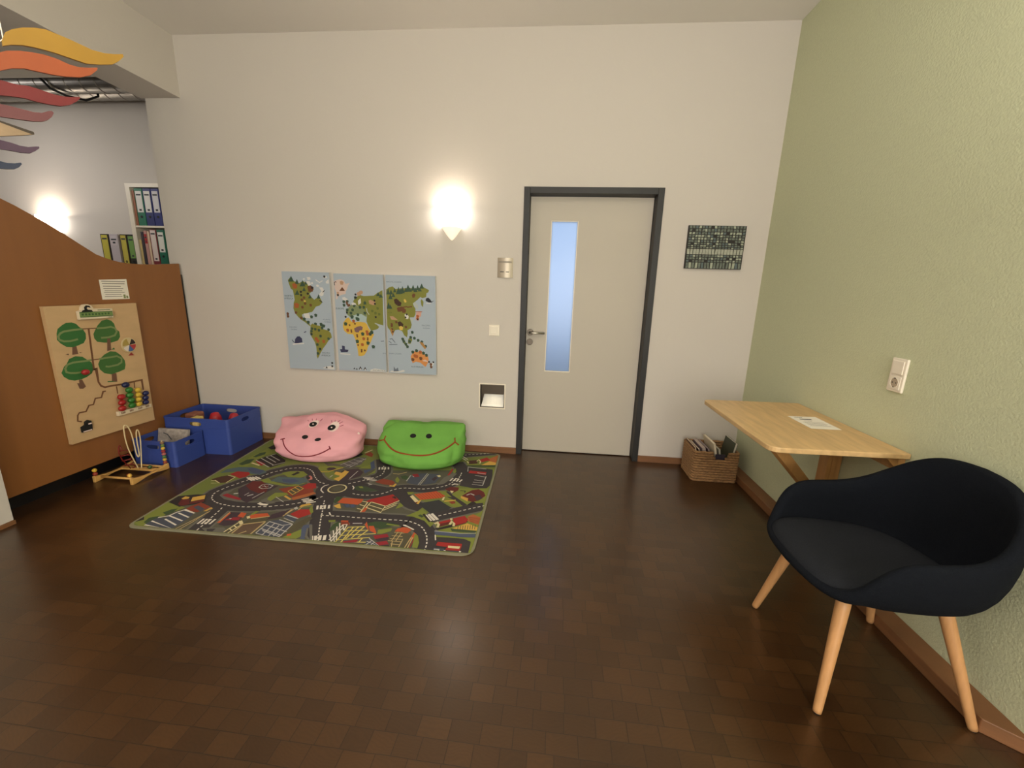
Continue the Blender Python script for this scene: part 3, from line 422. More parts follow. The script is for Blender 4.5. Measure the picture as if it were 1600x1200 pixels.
('p','darkgreen',0,[(-0.5942,-0.3283),(-0.3582,-0.285),(-0.3585,-0.3214),(-0.5797,-0.3502)]),
('p','yg',0,[(-0.5941,-0.3038),(-0.4861,-0.2805),(-0.4866,-0.3077),(-0.5851,-0.3232)]),
('p','yg',0,[(-0.3783,-0.3601),(-0.354,-0.3563),(-0.3454,-0.6634),(-0.3515,-0.6835),(-0.3777,-0.6874),(-0.3539,-0.6355),(-0.3568,-0.481)]),
('p','grey',0,[(-0.7287,-0.6918),(-0.7088,-0.5564),(-0.6525,-0.4715),(-0.6301,-0.4847),(-0.649,-0.5685),(-0.6834,-0.6554)]),
('p','slate',0,[(-0.9464,-0.6852),(-0.9511,-0.5615),(-0.9014,-0.5211),(-0.8474,-0.5072),(-0.8523,-0.7055)]),
('p','slate',0,[(-0.8407,-0.6989),(-0.8275,-0.637),(-0.835,-0.5163),(-0.7639,-0.5108),(-0.7362,-0.5606),(-0.748,-0.6552)]),
('p','crimson',0,[(-0.9517,-0.5453),(-0.9126,-0.5316),(-0.8874,-0.5731),(-0.9234,-0.5872)]),
('p','plum',0,[(-0.7914,-0.6006),(-0.7756,-0.556),(-0.7517,-0.5736),(-0.765,-0.6275)]),
('p','cream',0,[(-0.7707,-0.5391),(-0.7504,-0.5252),(-0.7357,-0.5445),(-0.7453,-0.562)]),
('l','pale',0.007,[(-0.9564,-0.6565),(-0.9557,-0.5622),(-0.9244,-0.5841)]),
('l','pale',0.005,[(-0.8582,-0.7015),(-0.8458,-0.5125)]),
('l','pale',0.005,[(-0.8451,-0.6995),(-0.8334,-0.5216)]),
('l','red',0.014,[(-0.6867,-0.5208),(-0.6798,-0.4072)]),
('p','yg',0,[(-0.6717,-0.4519),(-0.6608,-0.3925),(-0.6409,-0.4584),(-0.65,-0.4822)])]

MAP1=[
('p','land',0,[(-2.1187,1.3814),(-2.0913,1.4072),(-2.0673,1.3745),(-2.0281,1.3588),(-1.9904,1.3765),(-1.9603,1.3606),(-1.9395,1.3403),(-1.9067,1.3287),(-1.9058,1.312),(-1.9253,1.2946),(-1.9448,1.2772),(-1.9288,1.2523),(-1.9078,1.2318),(-1.8744,1.2539),(-1.8528,1.2419),(-1.8393,1.2127),(-1.8662,1.1863),(-1.8987,1.1767),(-1.9141,1.1548),(-1.9341,1.1327),(-1.9667,1.1252),(-1.9948,1.1177),(-2.0231,1.1082),(-2.0162,1.0824),(-1.9905,1.0616),(-1.9647,1.0408),(-1.9553,1.015),(-1.9708,1.0231),(-2.0008,1.0482),(-2.0358,1.0687),(-2.057,1.0897),(-2.0819,1.1191),(-2.0921,1.1576),(-2.0858,1.2007),(-2.0742,1.2266),(-2.0779,1.2605),(-2.0831,1.3027),(-2.1001,1.3148),(-2.1105,1.3482)]),
('p','snow',0,[(-1.9562,1.4086),(-1.9292,1.4093),(-1.924,1.3908),(-1.9493,1.3839)]),
('p','snow',0,[(-1.9284,1.3657),(-1.91,1.3704),(-1.9067,1.3559),(-1.9204,1.3534)]),
('p','snow',0,[(-1.8855,1.3959),(-1.8517,1.3719),(-1.8282,1.3871),(-1.8242,1.381),(-1.8522,1.3657),(-1.8821,1.3836)]),
('p','snow',0,[(-1.7999,1.3775),(-1.774,1.3968),(-1.7743,1.3616),(-1.7965,1.363)]),
('p','snow',0,[(-1.8594,1.33),(-1.8302,1.3309),(-1.8164,1.3061),(-1.8283,1.268),(-1.8468,1.2611),(-1.8637,1.2754),(-1.8392,1.3013)]),
('p','snow',0,[(-1.9633,1.3772),(-1.9363,1.378),(-1.9253,1.3491),(-1.9485,1.3401)]),
('p','snow',0,[(-1.8847,1.3502),(-1.8666,1.3528),(-1.8543,1.3385),(-1.8771,1.3337)]),
('p','snow',0,[(-1.8168,1.4184),(-1.7901,1.4191),(-1.7821,1.4069),(-1.8179,1.4039)]),
('p','snow',0,[(-2.0086,1.1173),(-1.9623,1.1232),(-1.9522,1.0803),(-1.9978,1.0831)]),
('p','snow',0,[(-1.9886,1.3974),(-1.9749,1.3998),(-1.9737,1.3874),(-1.9897,1.3849)]),
('p','fir',0,[(-2.1176,1.3689),(-2.0883,1.4156),(-2.0677,1.3703)]),
('p','fir',0,[(-2.0626,1.3516),(-2.0409,1.3918),(-2.0264,1.3526)]),
('p','fir',0,[(-2.0235,1.3338),(-1.9942,1.3847),(-1.9737,1.3352)]),
('p','fir',0,[(-1.9838,1.3496),(-1.968,1.375),(-1.9567,1.3503)]),
('p','fir',0,[(-2.0042,1.2965),(-1.9854,1.3307),(-1.9725,1.2974)]),
('p','fir',0,[(-2.0706,1.265),(-2.0464,1.3058),(-2.0296,1.2662)]),
('p','fir',0,[(-1.9592,1.2408),(-1.9406,1.2731),(-1.9274,1.2418)]),
('p','fir',0,[(-1.8858,1.2409),(-1.8672,1.2774),(-1.8542,1.2419)]),
('p','rust',0,[(-2.0813,1.3456),(-2.0602,1.3537),(-2.041,1.3411),(-2.0493,1.3163),(-2.076,1.3155)]),
('p','rust',0,[(-2.0853,1.3518),(-2.0641,1.3599),(-2.0449,1.3472),(-2.0533,1.3225),(-2.0799,1.3217)]),
('p','rust',0,[(-2.0841,1.1943),(-2.0603,1.2036),(-2.0388,1.1893),(-2.0482,1.1612),(-2.0781,1.1602)]),
('p','brn',0,[(-1.958,1.334),(-1.9301,1.3448),(-1.9045,1.3279),(-1.9153,1.2949),(-1.9506,1.2939)]),
('p','dk',0,[(-1.9287,1.3344),(-1.9171,1.3389),(-1.9064,1.3318),(-1.9109,1.3181),(-1.9256,1.3177)]),
('p','dk',0,[(-2.0255,1.2972),(-2.0151,1.3012),(-2.0057,1.295),(-2.0098,1.2829),(-2.0228,1.2825)]),
('p','dk',0,[(-2.0255,1.2719),(-2.0151,1.2759),(-2.0057,1.2697),(-2.0098,1.2575),(-2.0228,1.2571)]),
('p','dk',0,[(-1.9677,1.2842),(-1.9574,1.2882),(-1.948,1.282),(-1.952,1.2698),(-1.965,1.2694)]),
('p','dk',0,[(-1.8175,1.4218),(-1.8074,1.4257),(-1.7981,1.4196),(-1.8019,1.4077),(-1.8147,1.4073)]),
('p','brn',0,[(-2.0238,1.2348),(-2.0115,1.2396),(-2.0003,1.2322),(-2.0052,1.2177),(-2.0206,1.2172)]),
('p','brn',0,[(-2.004,1.2524),(-1.9918,1.2572),(-1.9806,1.2498),(-1.9854,1.2353),(-2.0008,1.2348)]),
('p','brn',0,[(-1.999,1.2058),(-1.9868,1.2106),(-1.9756,1.2032),(-1.9804,1.1886),(-1.9958,1.1881)]),
('p','brn',0,[(-1.9522,1.1945),(-1.94,1.1993),(-1.9288,1.1919),(-1.9335,1.1773),(-1.949,1.1768)]),
('p','brn',0,[(-2.0245,1.1751),(-2.0122,1.1799),(-2.001,1.1725),(-2.0059,1.1578),(-2.0214,1.1573)]),
('p','brn',0,[(-2.0836,1.1301),(-2.0712,1.135),(-2.06,1.1276),(-2.0649,1.1128),(-2.0805,1.1123)]),
('p','brn',0,[(-2.0414,1.0883),(-2.0291,1.0932),(-2.0178,1.0857),(-2.0227,1.0709),(-2.0383,1.0704)]),
('p','brn',0,[(-2.156,1.1191),(-2.1436,1.124),(-2.1323,1.1165),(-2.1373,1.1017),(-2.153,1.1011)]),
('p','brn',0,[(-2.1558,1.0974),(-2.1433,1.1023),(-2.1321,1.0948),(-2.1371,1.08),(-2.1528,1.0794)]),
('p','fir',0,[(-2.0186,1.0815),(-2.0043,1.0872),(-1.9913,1.0785),(-1.9969,1.0614),(-2.0149,1.0608)]),
('p','fir',0,[(-1.955,1.101),(-1.9408,1.1066),(-1.9278,1.098),(-1.9334,1.081),(-1.9513,1.0803)]),
('p','fir',0,[(-1.9863,1.0566),(-1.972,1.0623),(-1.959,1.0536),(-1.9646,1.0364),(-1.9826,1.0358)]),
('p','fir',0,[(-1.9173,1.1152),(-1.9032,1.1208),(-1.8902,1.1122),(-1.8956,1.0952),(-1.9135,1.0946)]),
('p','fir',0,[(-1.8774,1.043),(-1.8632,1.0488),(-1.8502,1.0401),(-1.8556,1.023),(-1.8735,1.0223)]),
('p','fir',0,[(-1.8555,1.0308),(-1.8413,1.0365),(-1.8283,1.0279),(-1.8337,1.0107),(-1.8516,1.01)]),
('p','fir',0,[(-1.9254,1.0435),(-1.9112,1.0492),(-1.8982,1.0406),(-1.9037,1.0234),(-1.9216,1.0227)]),
('p','yolk',0,[(-1.9996,1.2204),(-1.9876,1.2272),(-1.9771,1.2169),(-1.9914,1.21)]),
('l','dk',0.006,[(-1.8309,1.2931),(-1.814,1.3083)]),
('l','dk',0.007,[(-1.8628,1.2289),(-1.8393,1.2127)]),
('p','land2',0,[(-1.9544,1.0259),(-1.9372,1.0396),(-1.9107,1.0275),(-1.8698,1.0224),(-1.8489,0.997),(-1.804,0.9856),(-1.7849,0.9645),(-1.7796,0.9295),(-1.8048,0.9109),(-1.8305,0.8745),(-1.861,0.8376),(-1.882,0.8055),(-1.8981,0.7778),(-1.9145,0.7478),(-1.9232,0.7678),(-1.9193,0.8039),(-1.9204,0.8486),(-1.9311,0.8882),(-1.9554,0.9315),(-1.9667,0.9619),(-1.9591,0.9973)]),
('p','fir',0,[(-1.9567,1.0042),(-1.9443,1.0092),(-1.933,1.0017),(-1.9378,0.9867),(-1.9534,0.9861)]),
('p','fir',0,[(-1.9631,0.9821),(-1.9507,0.9871),(-1.9394,0.9796),(-1.9442,0.9645),(-1.9599,0.9639)]),
('p','fir',0,[(-1.9652,0.9579),(-1.9528,0.9629),(-1.9414,0.9553),(-1.9462,0.9402),(-1.9619,0.9396)]),
('p','fir',0,[(-1.8878,0.9454),(-1.8754,0.9505),(-1.864,0.9429),(-1.8688,0.9278),(-1.8844,0.9272)]),
('p','fir',0,[(-1.8978,0.9933),(-1.8855,0.9983),(-1.8741,0.9908),(-1.8789,0.9758),(-1.8945,0.9752)]),
('p','fir',0,[(-1.9294,1.0009),(-1.917,1.0059),(-1.9057,0.9983),(-1.9105,0.9834),(-1.9261,0.9828)]),
('p','fir',0,[(-1.8202,0.926),(-1.8079,0.9311),(-1.7965,0.9235),(-1.8012,0.9084),(-1.8168,0.9078)]),
('p','fir',0,[(-1.8688,1.0118),(-1.8565,1.0168),(-1.8452,1.0093),(-1.8499,0.9944),(-1.8655,0.9938)]),
('p','fir',0,[(-1.8147,1.0008),(-1.8025,1.0057),(-1.7912,0.9982),(-1.7958,0.9833),(-1.8113,0.9827)]),
('p','fir',0,[(-1.9212,0.8733),(-1.9088,0.8784),(-1.8973,0.8708),(-1.9021,0.8556),(-1.9179,0.8549)]),
('p','fir',0,[(-1.901,0.8363),(-1.8885,0.8414),(-1.8771,0.8338),(-1.8819,0.8185),(-1.8976,0.8178)]),
('p','fir',0,[(-1.9225,0.7995),(-1.91,0.8047),(-1.8985,0.7971),(-1.9033,0.7817),(-1.9191,0.781)]),
('p','fir',0,[(-1.8671,1.0337),(-1.8549,1.0386),(-1.8435,1.0311),(-1.8482,1.0163),(-1.8638,1.0157)]),
('p','rust',0,[(-1.9292,0.9233),(-1.9139,0.9296),(-1.8999,0.9202),(-1.9058,0.9016),(-1.9251,0.9008)]),
('p','rust',0,[(-1.8661,0.9037),(-1.8509,0.91),(-1.8369,0.9006),(-1.8427,0.882),(-1.8619,0.8812)]),
('p','rust',0,[(-1.9167,0.9061),(-1.9014,0.9124),(-1.8874,0.9031),(-1.8933,0.8844),(-1.9126,0.8836)]),
('p','dk',0,[(-1.8949,0.8366),(-1.8863,0.8402),(-1.8784,0.8349),(-1.8817,0.8243),(-1.8926,0.8238)]),
('p','dk',0,[(-1.9615,0.9581),(-1.9529,0.9616),(-1.945,0.9563),(-1.9483,0.9459),(-1.9592,0.9455)]),
('p','navy',0,[(-2.1047,0.8723),(-2.1009,0.9037),(-2.081,0.9266),(-2.0598,0.9297),(-2.0404,0.9127),(-2.0378,0.8795),(-2.0672,0.8738),(-2.0909,0.8693)]),
('l','navy',0.006,[(-2.128,0.8981),(-2.1156,0.8808),(-2.0999,0.8734)]),
('l','snow',0.01,[(-2.1245,0.8604),(-2.0818,0.8666),(-2.0255,0.8711)]),
('l','navy',0.007,[(-2.0175,0.9622),(-1.9982,0.9717)]),
('p','snow',0,[(-1.8784,0.67),(-1.8445,0.6852),(-1.7974,0.6919),(-1.7874,0.7014),(-1.7756,0.6702),(-1.7763,0.6601),(-1.8275,0.6632)]),
('p','dk',0,[(-1.8537,0.6689),(-1.842,0.6876),(-1.8331,0.6698)]),
('p','dk',0,[(-1.8019,0.6949),(-1.7923,0.6989),(-1.7834,0.693),(-1.787,0.681),(-1.7992,0.6805)]),
('p','dk',0,[(-1.8008,0.7221),(-1.7913,0.7262),(-1.7824,0.7202),(-1.786,0.7083),(-1.7981,0.7077)])]

MAP2=[
('p','pinksnow',0,[(-1.7306,1.3814),(-1.7077,1.3915),(-1.6762,1.3994),(-1.6502,1.3898),(-1.6342,1.3633),(-1.5982,1.3738),(-1.6149,1.3535),(-1.6231,1.3284),(-1.638,1.3029),(-1.6391,1.2862),(-1.6663,1.2791),(-1.7029,1.2654),(-1.7136,1.2398),(-1.7244,1.2458),(-1.7148,1.2882),(-1.7289,1.3295)]),
('p','brn',0,[(-1.6911,1.3077),(-1.6646,1.3397),(-1.6421,1.3091)]),
('l','dk',0.005,[(-1.7261,1.3504),(-1.7291,1.3711),(-1.7174,1.3797),(-1.7111,1.3737)]),
('p','dk',0,[(-1.7139,1.2811),(-1.7038,1.2851),(-1.6944,1.2789),(-1.6982,1.2668),(-1.711,1.2664)]),
('p','tanm',0,[(-1.7128,1.2979),(-1.7027,1.3019),(-1.6933,1.2957),(-1.697,1.2836),(-1.7098,1.2833)]),
('p','tanm',0,[(-1.6831,1.3818),(-1.6658,1.3885),(-1.6497,1.378),(-1.6561,1.3574),(-1.678,1.3567)]),
('p','snow',0,[(-1.6723,1.2558),(-1.6496,1.2607),(-1.6239,1.2447),(-1.6291,1.2319),(-1.6647,1.235)]),
('p','land',0,[(-1.5803,1.2292),(-1.5607,1.2592),(-1.524,1.2812),(-1.489,1.2739),(-1.4049,1.2798),(-1.3776,1.3001),(-1.3328,1.3242),(-1.3336,1.1992),(-1.3366,1.044),(-1.3577,1.0497),(-1.4062,1.063),(-1.3719,1.032),(-1.3861,1.0142),(-1.4407,0.9971),(-1.4654,1.0415),(-1.4771,1.0754),(-1.4698,1.1312),(-1.4946,1.1686),(-1.5294,1.1844),(-1.5681,1.2085)]),
('p','land3',0,[(-1.6477,1.1508),(-1.6094,1.1903),(-1.5857,1.2122),(-1.5294,1.1844),(-1.4946,1.1686),(-1.4698,1.1312),(-1.4753,1.1097),(-1.5154,1.1126),(-1.583,1.106),(-1.6145,1.1049),(-1.6403,1.1254)]),
('p','africa',0,[(-1.674,1.0555),(-1.6469,1.0909),(-1.6238,1.1003),(-1.6076,1.0708),(-1.5902,1.0607),(-1.5447,1.0688),(-1.4911,1.0642),(-1.4739,1.0498),(-1.462,1.0201),(-1.4433,0.9883),(-1.4173,0.9698),(-1.4345,0.9386),(-1.4498,0.9031),(-1.4742,0.8669),(-1.4851,0.8311),(-1.5098,0.7945),(-1.5331,0.786),(-1.5605,0.787),(-1.5627,0.8278),(-1.5694,0.8718),(-1.58,0.9242),(-1.5959,0.9629),(-1.6412,0.9656),(-1.6714,0.9906),(-1.6792,1.0251)]),
('p','rain',0,[(-1.5915,1.1143),(-1.5503,1.1285),(-1.5145,1.1297),(-1.4798,1.1096),(-1.4818,1.071),(-1.5267,1.0694),(-1.589,1.0801)]),
('p','fir',0,[(-1.6703,1.2039),(-1.6574,1.2091),(-1.6454,1.2012),(-1.6501,1.1856),(-1.6665,1.1851)]),
('p','fir',0,[(-1.6707,1.2314),(-1.6579,1.2365),(-1.6459,1.2286),(-1.6506,1.2131),(-1.6669,1.2126)]),
('p','fir',0,[(-1.6458,1.1665),(-1.6329,1.1717),(-1.6208,1.1638),(-1.6256,1.1481),(-1.6419,1.1476)]),
('p','fir',0,[(-1.6009,1.168),(-1.588,1.1732),(-1.576,1.1653),(-1.5806,1.1496),(-1.597,1.1491)]),
('p','fir',0,[(-1.5854,1.2024),(-1.5726,1.2075),(-1.5606,1.1996),(-1.5652,1.1841),(-1.5815,1.1836)]),
('p','fir',0,[(-1.537,1.1913),(-1.5242,1.1964),(-1.5122,1.1885),(-1.5168,1.173),(-1.533,1.1724)]),
('p','fir',0,[(-1.5058,1.1923),(-1.4931,1.1974),(-1.481,1.1895),(-1.4856,1.174),(-1.5018,1.1735)]),
('p','fir',0,[(-1.4993,1.1459),(-1.4866,1.1511),(-1.4745,1.1431),(-1.4791,1.1275),(-1.4953,1.1269)]),
('p','fir',0,[(-1.5582,1.1311),(-1.5454,1.1363),(-1.5333,1.1284),(-1.538,1.1127),(-1.5543,1.1121)]),
('p','fir',0,[(-1.5689,1.1008),(-1.5561,1.1061),(-1.544,1.0981),(-1.5486,1.0824),(-1.565,1.0818)]),
('p','fir',0,[(-1.6159,1.142),(-1.603,1.1472),(-1.5909,1.1392),(-1.5956,1.1235),(-1.612,1.123)]),
('p','fir',0,[(-1.5728,1.2659),(-1.56,1.271),(-1.5481,1.2631),(-1.5527,1.2477),(-1.5689,1.2472)]),
('p','fir',0,[(-1.6415,1.2344),(-1.6287,1.2395),(-1.6167,1.2316),(-1.6214,1.2161),(-1.6377,1.2156)]),
('p','fir',0,[(-1.4951,1.2263),(-1.4824,1.2314),(-1.4704,1.2236),(-1.4749,1.2081),(-1.4911,1.2076)]),
('p','brn',0,[(-1.6402,1.2118),(-1.6301,1.2159),(-1.6207,1.2096),(-1.6244,1.1974),(-1.6372,1.197)]),
('p','brn',0,[(-1.6321,1.1994),(-1.622,1.2034),(-1.6125,1.1972),(-1.6162,1.185),(-1.629,1.1846)]),
('p','brn',0,[(-1.6228,1.2039),(-1.6128,1.208),(-1.6033,1.2017),(-1.607,1.1895),(-1.6198,1.1891)]),
('p','brn',0,[(-1.6439,1.2244),(-1.6338,1.2284),(-1.6244,1.2222),(-1.6281,1.21),(-1.6409,1.2096)]),
('p','tanm',0,[(-1.4424,1.2352),(-1.4243,1.2425),(-1.4072,1.2313),(-1.4136,1.2092),(-1.4366,1.2085)]),
('p','tanm',0,[(-1.451,1.2391),(-1.433,1.2464),(-1.4159,1.2352),(-1.4222,1.2131),(-1.4453,1.2124)]),
('p','tanm',0,[(-1.4293,1.2314),(-1.4113,1.2387),(-1.3941,1.2275),(-1.4005,1.2054),(-1.4235,1.2047)]),
('p','dk',0,[(-1.4109,1.2458),(-1.4019,1.2494),(-1.3934,1.2438),(-1.3965,1.2328),(-1.408,1.2325)]),
('p','dk',0,[(-1.4077,1.2207),(-1.3987,1.2244),(-1.3901,1.2188),(-1.3933,1.2078),(-1.4048,1.2074)]),
('p','dk',0,[(-1.406,1.1151),(-1.3969,1.1188),(-1.3883,1.1131),(-1.3915,1.102),(-1.4031,1.1016)]),
('p','dk',0,[(-1.5656,1.2892),(-1.5566,1.2928),(-1.548,1.2872),(-1.5513,1.2763),(-1.5629,1.2759)]),
('p','dk',0,[(-1.5648,1.2662),(-1.5557,1.2699),(-1.5471,1.2642),(-1.5504,1.2533),(-1.562,1.2529)]),
('p','dk',0,[(-1.6593,1.1085),(-1.6501,1.1123),(-1.6414,1.1066),(-1.6448,1.0953),(-1.6566,1.0949)]),
('p','dk',0,[(-1.6459,1.1432),(-1.6367,1.1469),(-1.628,1.1412),(-1.6314,1.13),(-1.6431,1.1296)]),
('p','tanm',0,[(-1.5246,1.3108),(-1.5088,1.3171),(-1.4939,1.3073),(-1.4995,1.2882),(-1.5197,1.2876)]),
('p','tanm',0,[(-1.5383,1.3021),(-1.5225,1.3084),(-1.5076,1.2986),(-1.5133,1.2795),(-1.5334,1.2789)]),
('p','tanm',0,[(-1.5474,1.2977),(-1.5316,1.304),(-1.5167,1.2942),(-1.5224,1.275),(-1.5425,1.2744)]),
('p','olv',0,[(-1.3898,1.1871),(-1.3781,1.1918),(-1.3669,1.1845),(-1.371,1.1701),(-1.386,1.1696)]),
('p','olv',0,[(-1.4352,1.1645),(-1.4234,1.1693),(-1.4122,1.1619),(-1.4164,1.1475),(-1.4314,1.147)]),
('p','olv',0,[(-1.3786,1.1409),(-1.3669,1.1457),(-1.3557,1.1384),(-1.3598,1.1239),(-1.3748,1.1234)]),
('p','olv',0,[(-1.4093,1.1484),(-1.3976,1.1532),(-1.3864,1.1458),(-1.3905,1.1314),(-1.4055,1.1309)]),
('p','snow',0,[(-1.5399,1.2347),(-1.5165,1.2564),(-1.5141,1.2187),(-1.5373,1.2011)]),
('p','snow',0,[(-1.5944,1.2161),(-1.5631,1.2171),(-1.5549,1.2047),(-1.5909,1.1993)]),
('p','pale2',0,[(-1.4107,1.0628),(-1.3406,1.0331),(-1.343,1.0287),(-1.4065,1.0565)]),
('l','pale2',0.006,[(-1.4719,1.1778),(-1.4687,1.1525),(-1.4521,1.1276)]),
('p','fir',0,[(-1.3875,1.277),(-1.3686,1.3066),(-1.3523,1.278)]),
('p','fir',0,[(-1.366,1.2651),(-1.3472,1.2948),(-1.3308,1.2662)]),
('p','fir',0,[(-1.497,1.2066),(-1.4819,1.2407),(-1.4703,1.2074)]),
('p','eleph',0,[(-1.5662,1.0228),(-1.5468,1.0308),(-1.5286,1.0187),(-1.5356,0.9948),(-1.5603,0.9939)]),
('p','eleph',0,[(-1.5848,1.0134),(-1.5654,1.0214),(-1.5471,1.0094),(-1.5542,0.9854),(-1.5789,0.9845)]),
('p','eleph',0,[(-1.5479,1.0278),(-1.5286,1.0357),(-1.5103,1.0237),(-1.5173,0.9998),(-1.5419,0.9989)]),
('p','eleph',0,[(-1.576,1.0094),(-1.5566,1.0174),(-1.5383,1.0054),(-1.5454,0.9814),(-1.5701,0.9805)]),
('p','fir',0,[(-1.669,1.0559),(-1.6532,1.0623),(-1.6385,1.0526),(-1.6443,1.0333),(-1.6644,1.0325)]),
('p','fir',0,[(-1.6113,1.1138),(-1.5957,1.1201),(-1.581,1.1104),(-1.5867,1.0913),(-1.6066,1.0906)]),
('p','fir',0,[(-1.5629,1.0962),(-1.5473,1.1025),(-1.5326,1.0929),(-1.5383,1.0737),(-1.5581,1.073)]),
('p','fir',0,[(-1.4516,0.9947),(-1.436,1.0011),(-1.4212,0.9914),(-1.4267,0.972),(-1.4466,0.9713)]),
('p','fir',0,[(-1.4657,0.9811),(-1.4501,0.9876),(-1.4353,0.9779),(-1.4408,0.9584),(-1.4608,0.9577)]),
('p','fir',0,[(-1.5778,0.9157),(-1.562,0.9223),(-1.5471,0.9124),(-1.5528,0.8928),(-1.573,0.892)]),
('p','fir',0,[(-1.529,0.9787),(-1.5133,0.9852),(-1.4985,0.9754),(-1.5041,0.956),(-1.5241,0.9552)]),
('p','fir',0,[(-1.4876,0.9061),(-1.4719,0.9127),(-1.457,0.9029),(-1.4626,0.8832),(-1.4827,0.8824)]),
('p','fir',0,[(-1.4438,0.8771),(-1.4281,0.8837),(-1.4132,0.8739),(-1.4187,0.8542),(-1.4388,0.8534)]),
('p','brn',0,[(-1.6287,1.0424),(-1.6204,1.0458),(-1.6126,1.0406),(-1.6156,1.0304),(-1.6262,1.03)]),
('p','brn',0,[(-1.6176,1.0016),(-1.6093,1.0051),(-1.6014,0.9999),(-1.6045,0.9896),(-1.6151,0.9892)]),
('p','brn',0,[(-1.6162,0.9886),(-1.6078,0.9921),(-1.6,0.9869),(-1.603,0.9766),(-1.6136,0.9762)]),
('p','brn',0,[(-1.5829,1.0548),(-1.5746,1.0582),(-1.5667,1.0531),(-1.5698,1.0429),(-1.5803,1.0425)]),
('p','brn',0,[(-1.57,0.9643),(-1.5617,0.9677),(-1.5538,0.9625),(-1.5568,0.9522),(-1.5675,0.9518)]),
('p','brn',0,[(-1.5685,0.9512),(-1.5601,0.9547),(-1.5523,0.9495),(-1.5553,0.9392),(-1.5659,0.9387)]),
('p','brn',0,[(-1.4808,0.9415),(-1.4725,0.945),(-1.4646,0.9398),(-1.4676,0.9295),(-1.4782,0.9291)]),
('p','brn',0,[(-1.4815,0.9284),(-1.4732,0.9319),(-1.4653,0.9267),(-1.4683,0.9163),(-1.4789,0.9159)]),
('p','brn',0,[(-1.5382,0.8425),(-1.5298,0.8461),(-1.5219,0.8408),(-1.5249,0.8303),(-1.5356,0.8299)]),
('p','brn',0,[(-1.5389,0.8292),(-1.5305,0.8327),(-1.5226,0.8275),(-1.5256,0.817),(-1.5363,0.8165)]),
('p','brn',0,[(-1.5111,0.8392),(-1.5027,0.8428),(-1.4948,0.8375),(-1.4978,0.827),(-1.5084,0.8266)]),
('p','brn',0,[(-1.5657,0.8811),(-1.5573,0.8847),(-1.5494,0.8794),(-1.5524,0.869),(-1.5631,0.8686)]),
('p','rust',0,[(-1.5343,0.89),(-1.5203,0.8958),(-1.5072,0.8871),(-1.5122,0.8698),(-1.5299,0.869)]),
('p','rust',0,[(-1.6524,1.0035),(-1.6385,1.0092),(-1.6254,1.0006),(-1.6305,0.9834),(-1.6483,0.9827)]),
('p','rust',0,[(-1.5203,0.9388),(-1.5064,0.9446),(-1.4933,0.9359),(-1.4983,0.9186),(-1.516,0.9179)]),
('p','rust',0,[(-1.4902,0.9965),(-1.4764,1.0022),(-1.4633,0.9936),(-1.4682,0.9765),(-1.4858,0.9758)]),
('p','rust',0,[(-1.4865,0.9793),(-1.4727,0.985),(-1.4597,0.9764),(-1.4646,0.9593),(-1.4822,0.9586)]),
('p','rust',0,[(-1.5981,1.0789),(-1.5843,1.0845),(-1.5713,1.076),(-1.5763,1.059),(-1.5939,1.0584)]),
('p','navy',0,[(-1.7172,0.8347),(-1.6973,0.8378),(-1.6977,0.8666),(-1.6727,0.8632),(-1.6731,0.8357),(-1.6425,0.8334),(-1.6505,0.8144),(-1.7082,0.8106)]),
('l','snow',0.008,[(-1.7159,0.7991),(-1.6287,0.7961)]),
('p','dk',0,[(-1.6107,0.6732),(-1.6006,0.6873),(-1.5921,0.6741)]),
('p','dk',0,[(-1.5901,0.6697),(-1.5801,0.6837),(-1.5716,0.6705)]),
('p','dk',0,[(-1.564,0.6731),(-1.5478,0.701),(-1.5345,0.6745)]),
('p','dk',0,[(-1.5241,0.6705),(-1.508,0.696),(-1.4946,0.6718)]),
('p','snow',0,[(-1.5545,0.6796),(-1.5479,0.6825),(-1.5416,0.6783),(-1.544,0.67),(-1.5524,0.6696)]),
('p','snow',0,[(-1.5141,0.677),(-1.5075,0.6798),(-1.5013,0.6757),(-1.5036,0.6673),(-1.512,0.6669)]),
('p','snow',0,[(-1.4609,0.6756),(-1.4237,0.6864),(-1.3327,0.6771),(-1.3324,0.6627),(-1.4662,0.6596)]),
('l','grey3',0.006,[(-1.3635,0.9153),(-1.3364,0.9185)])]

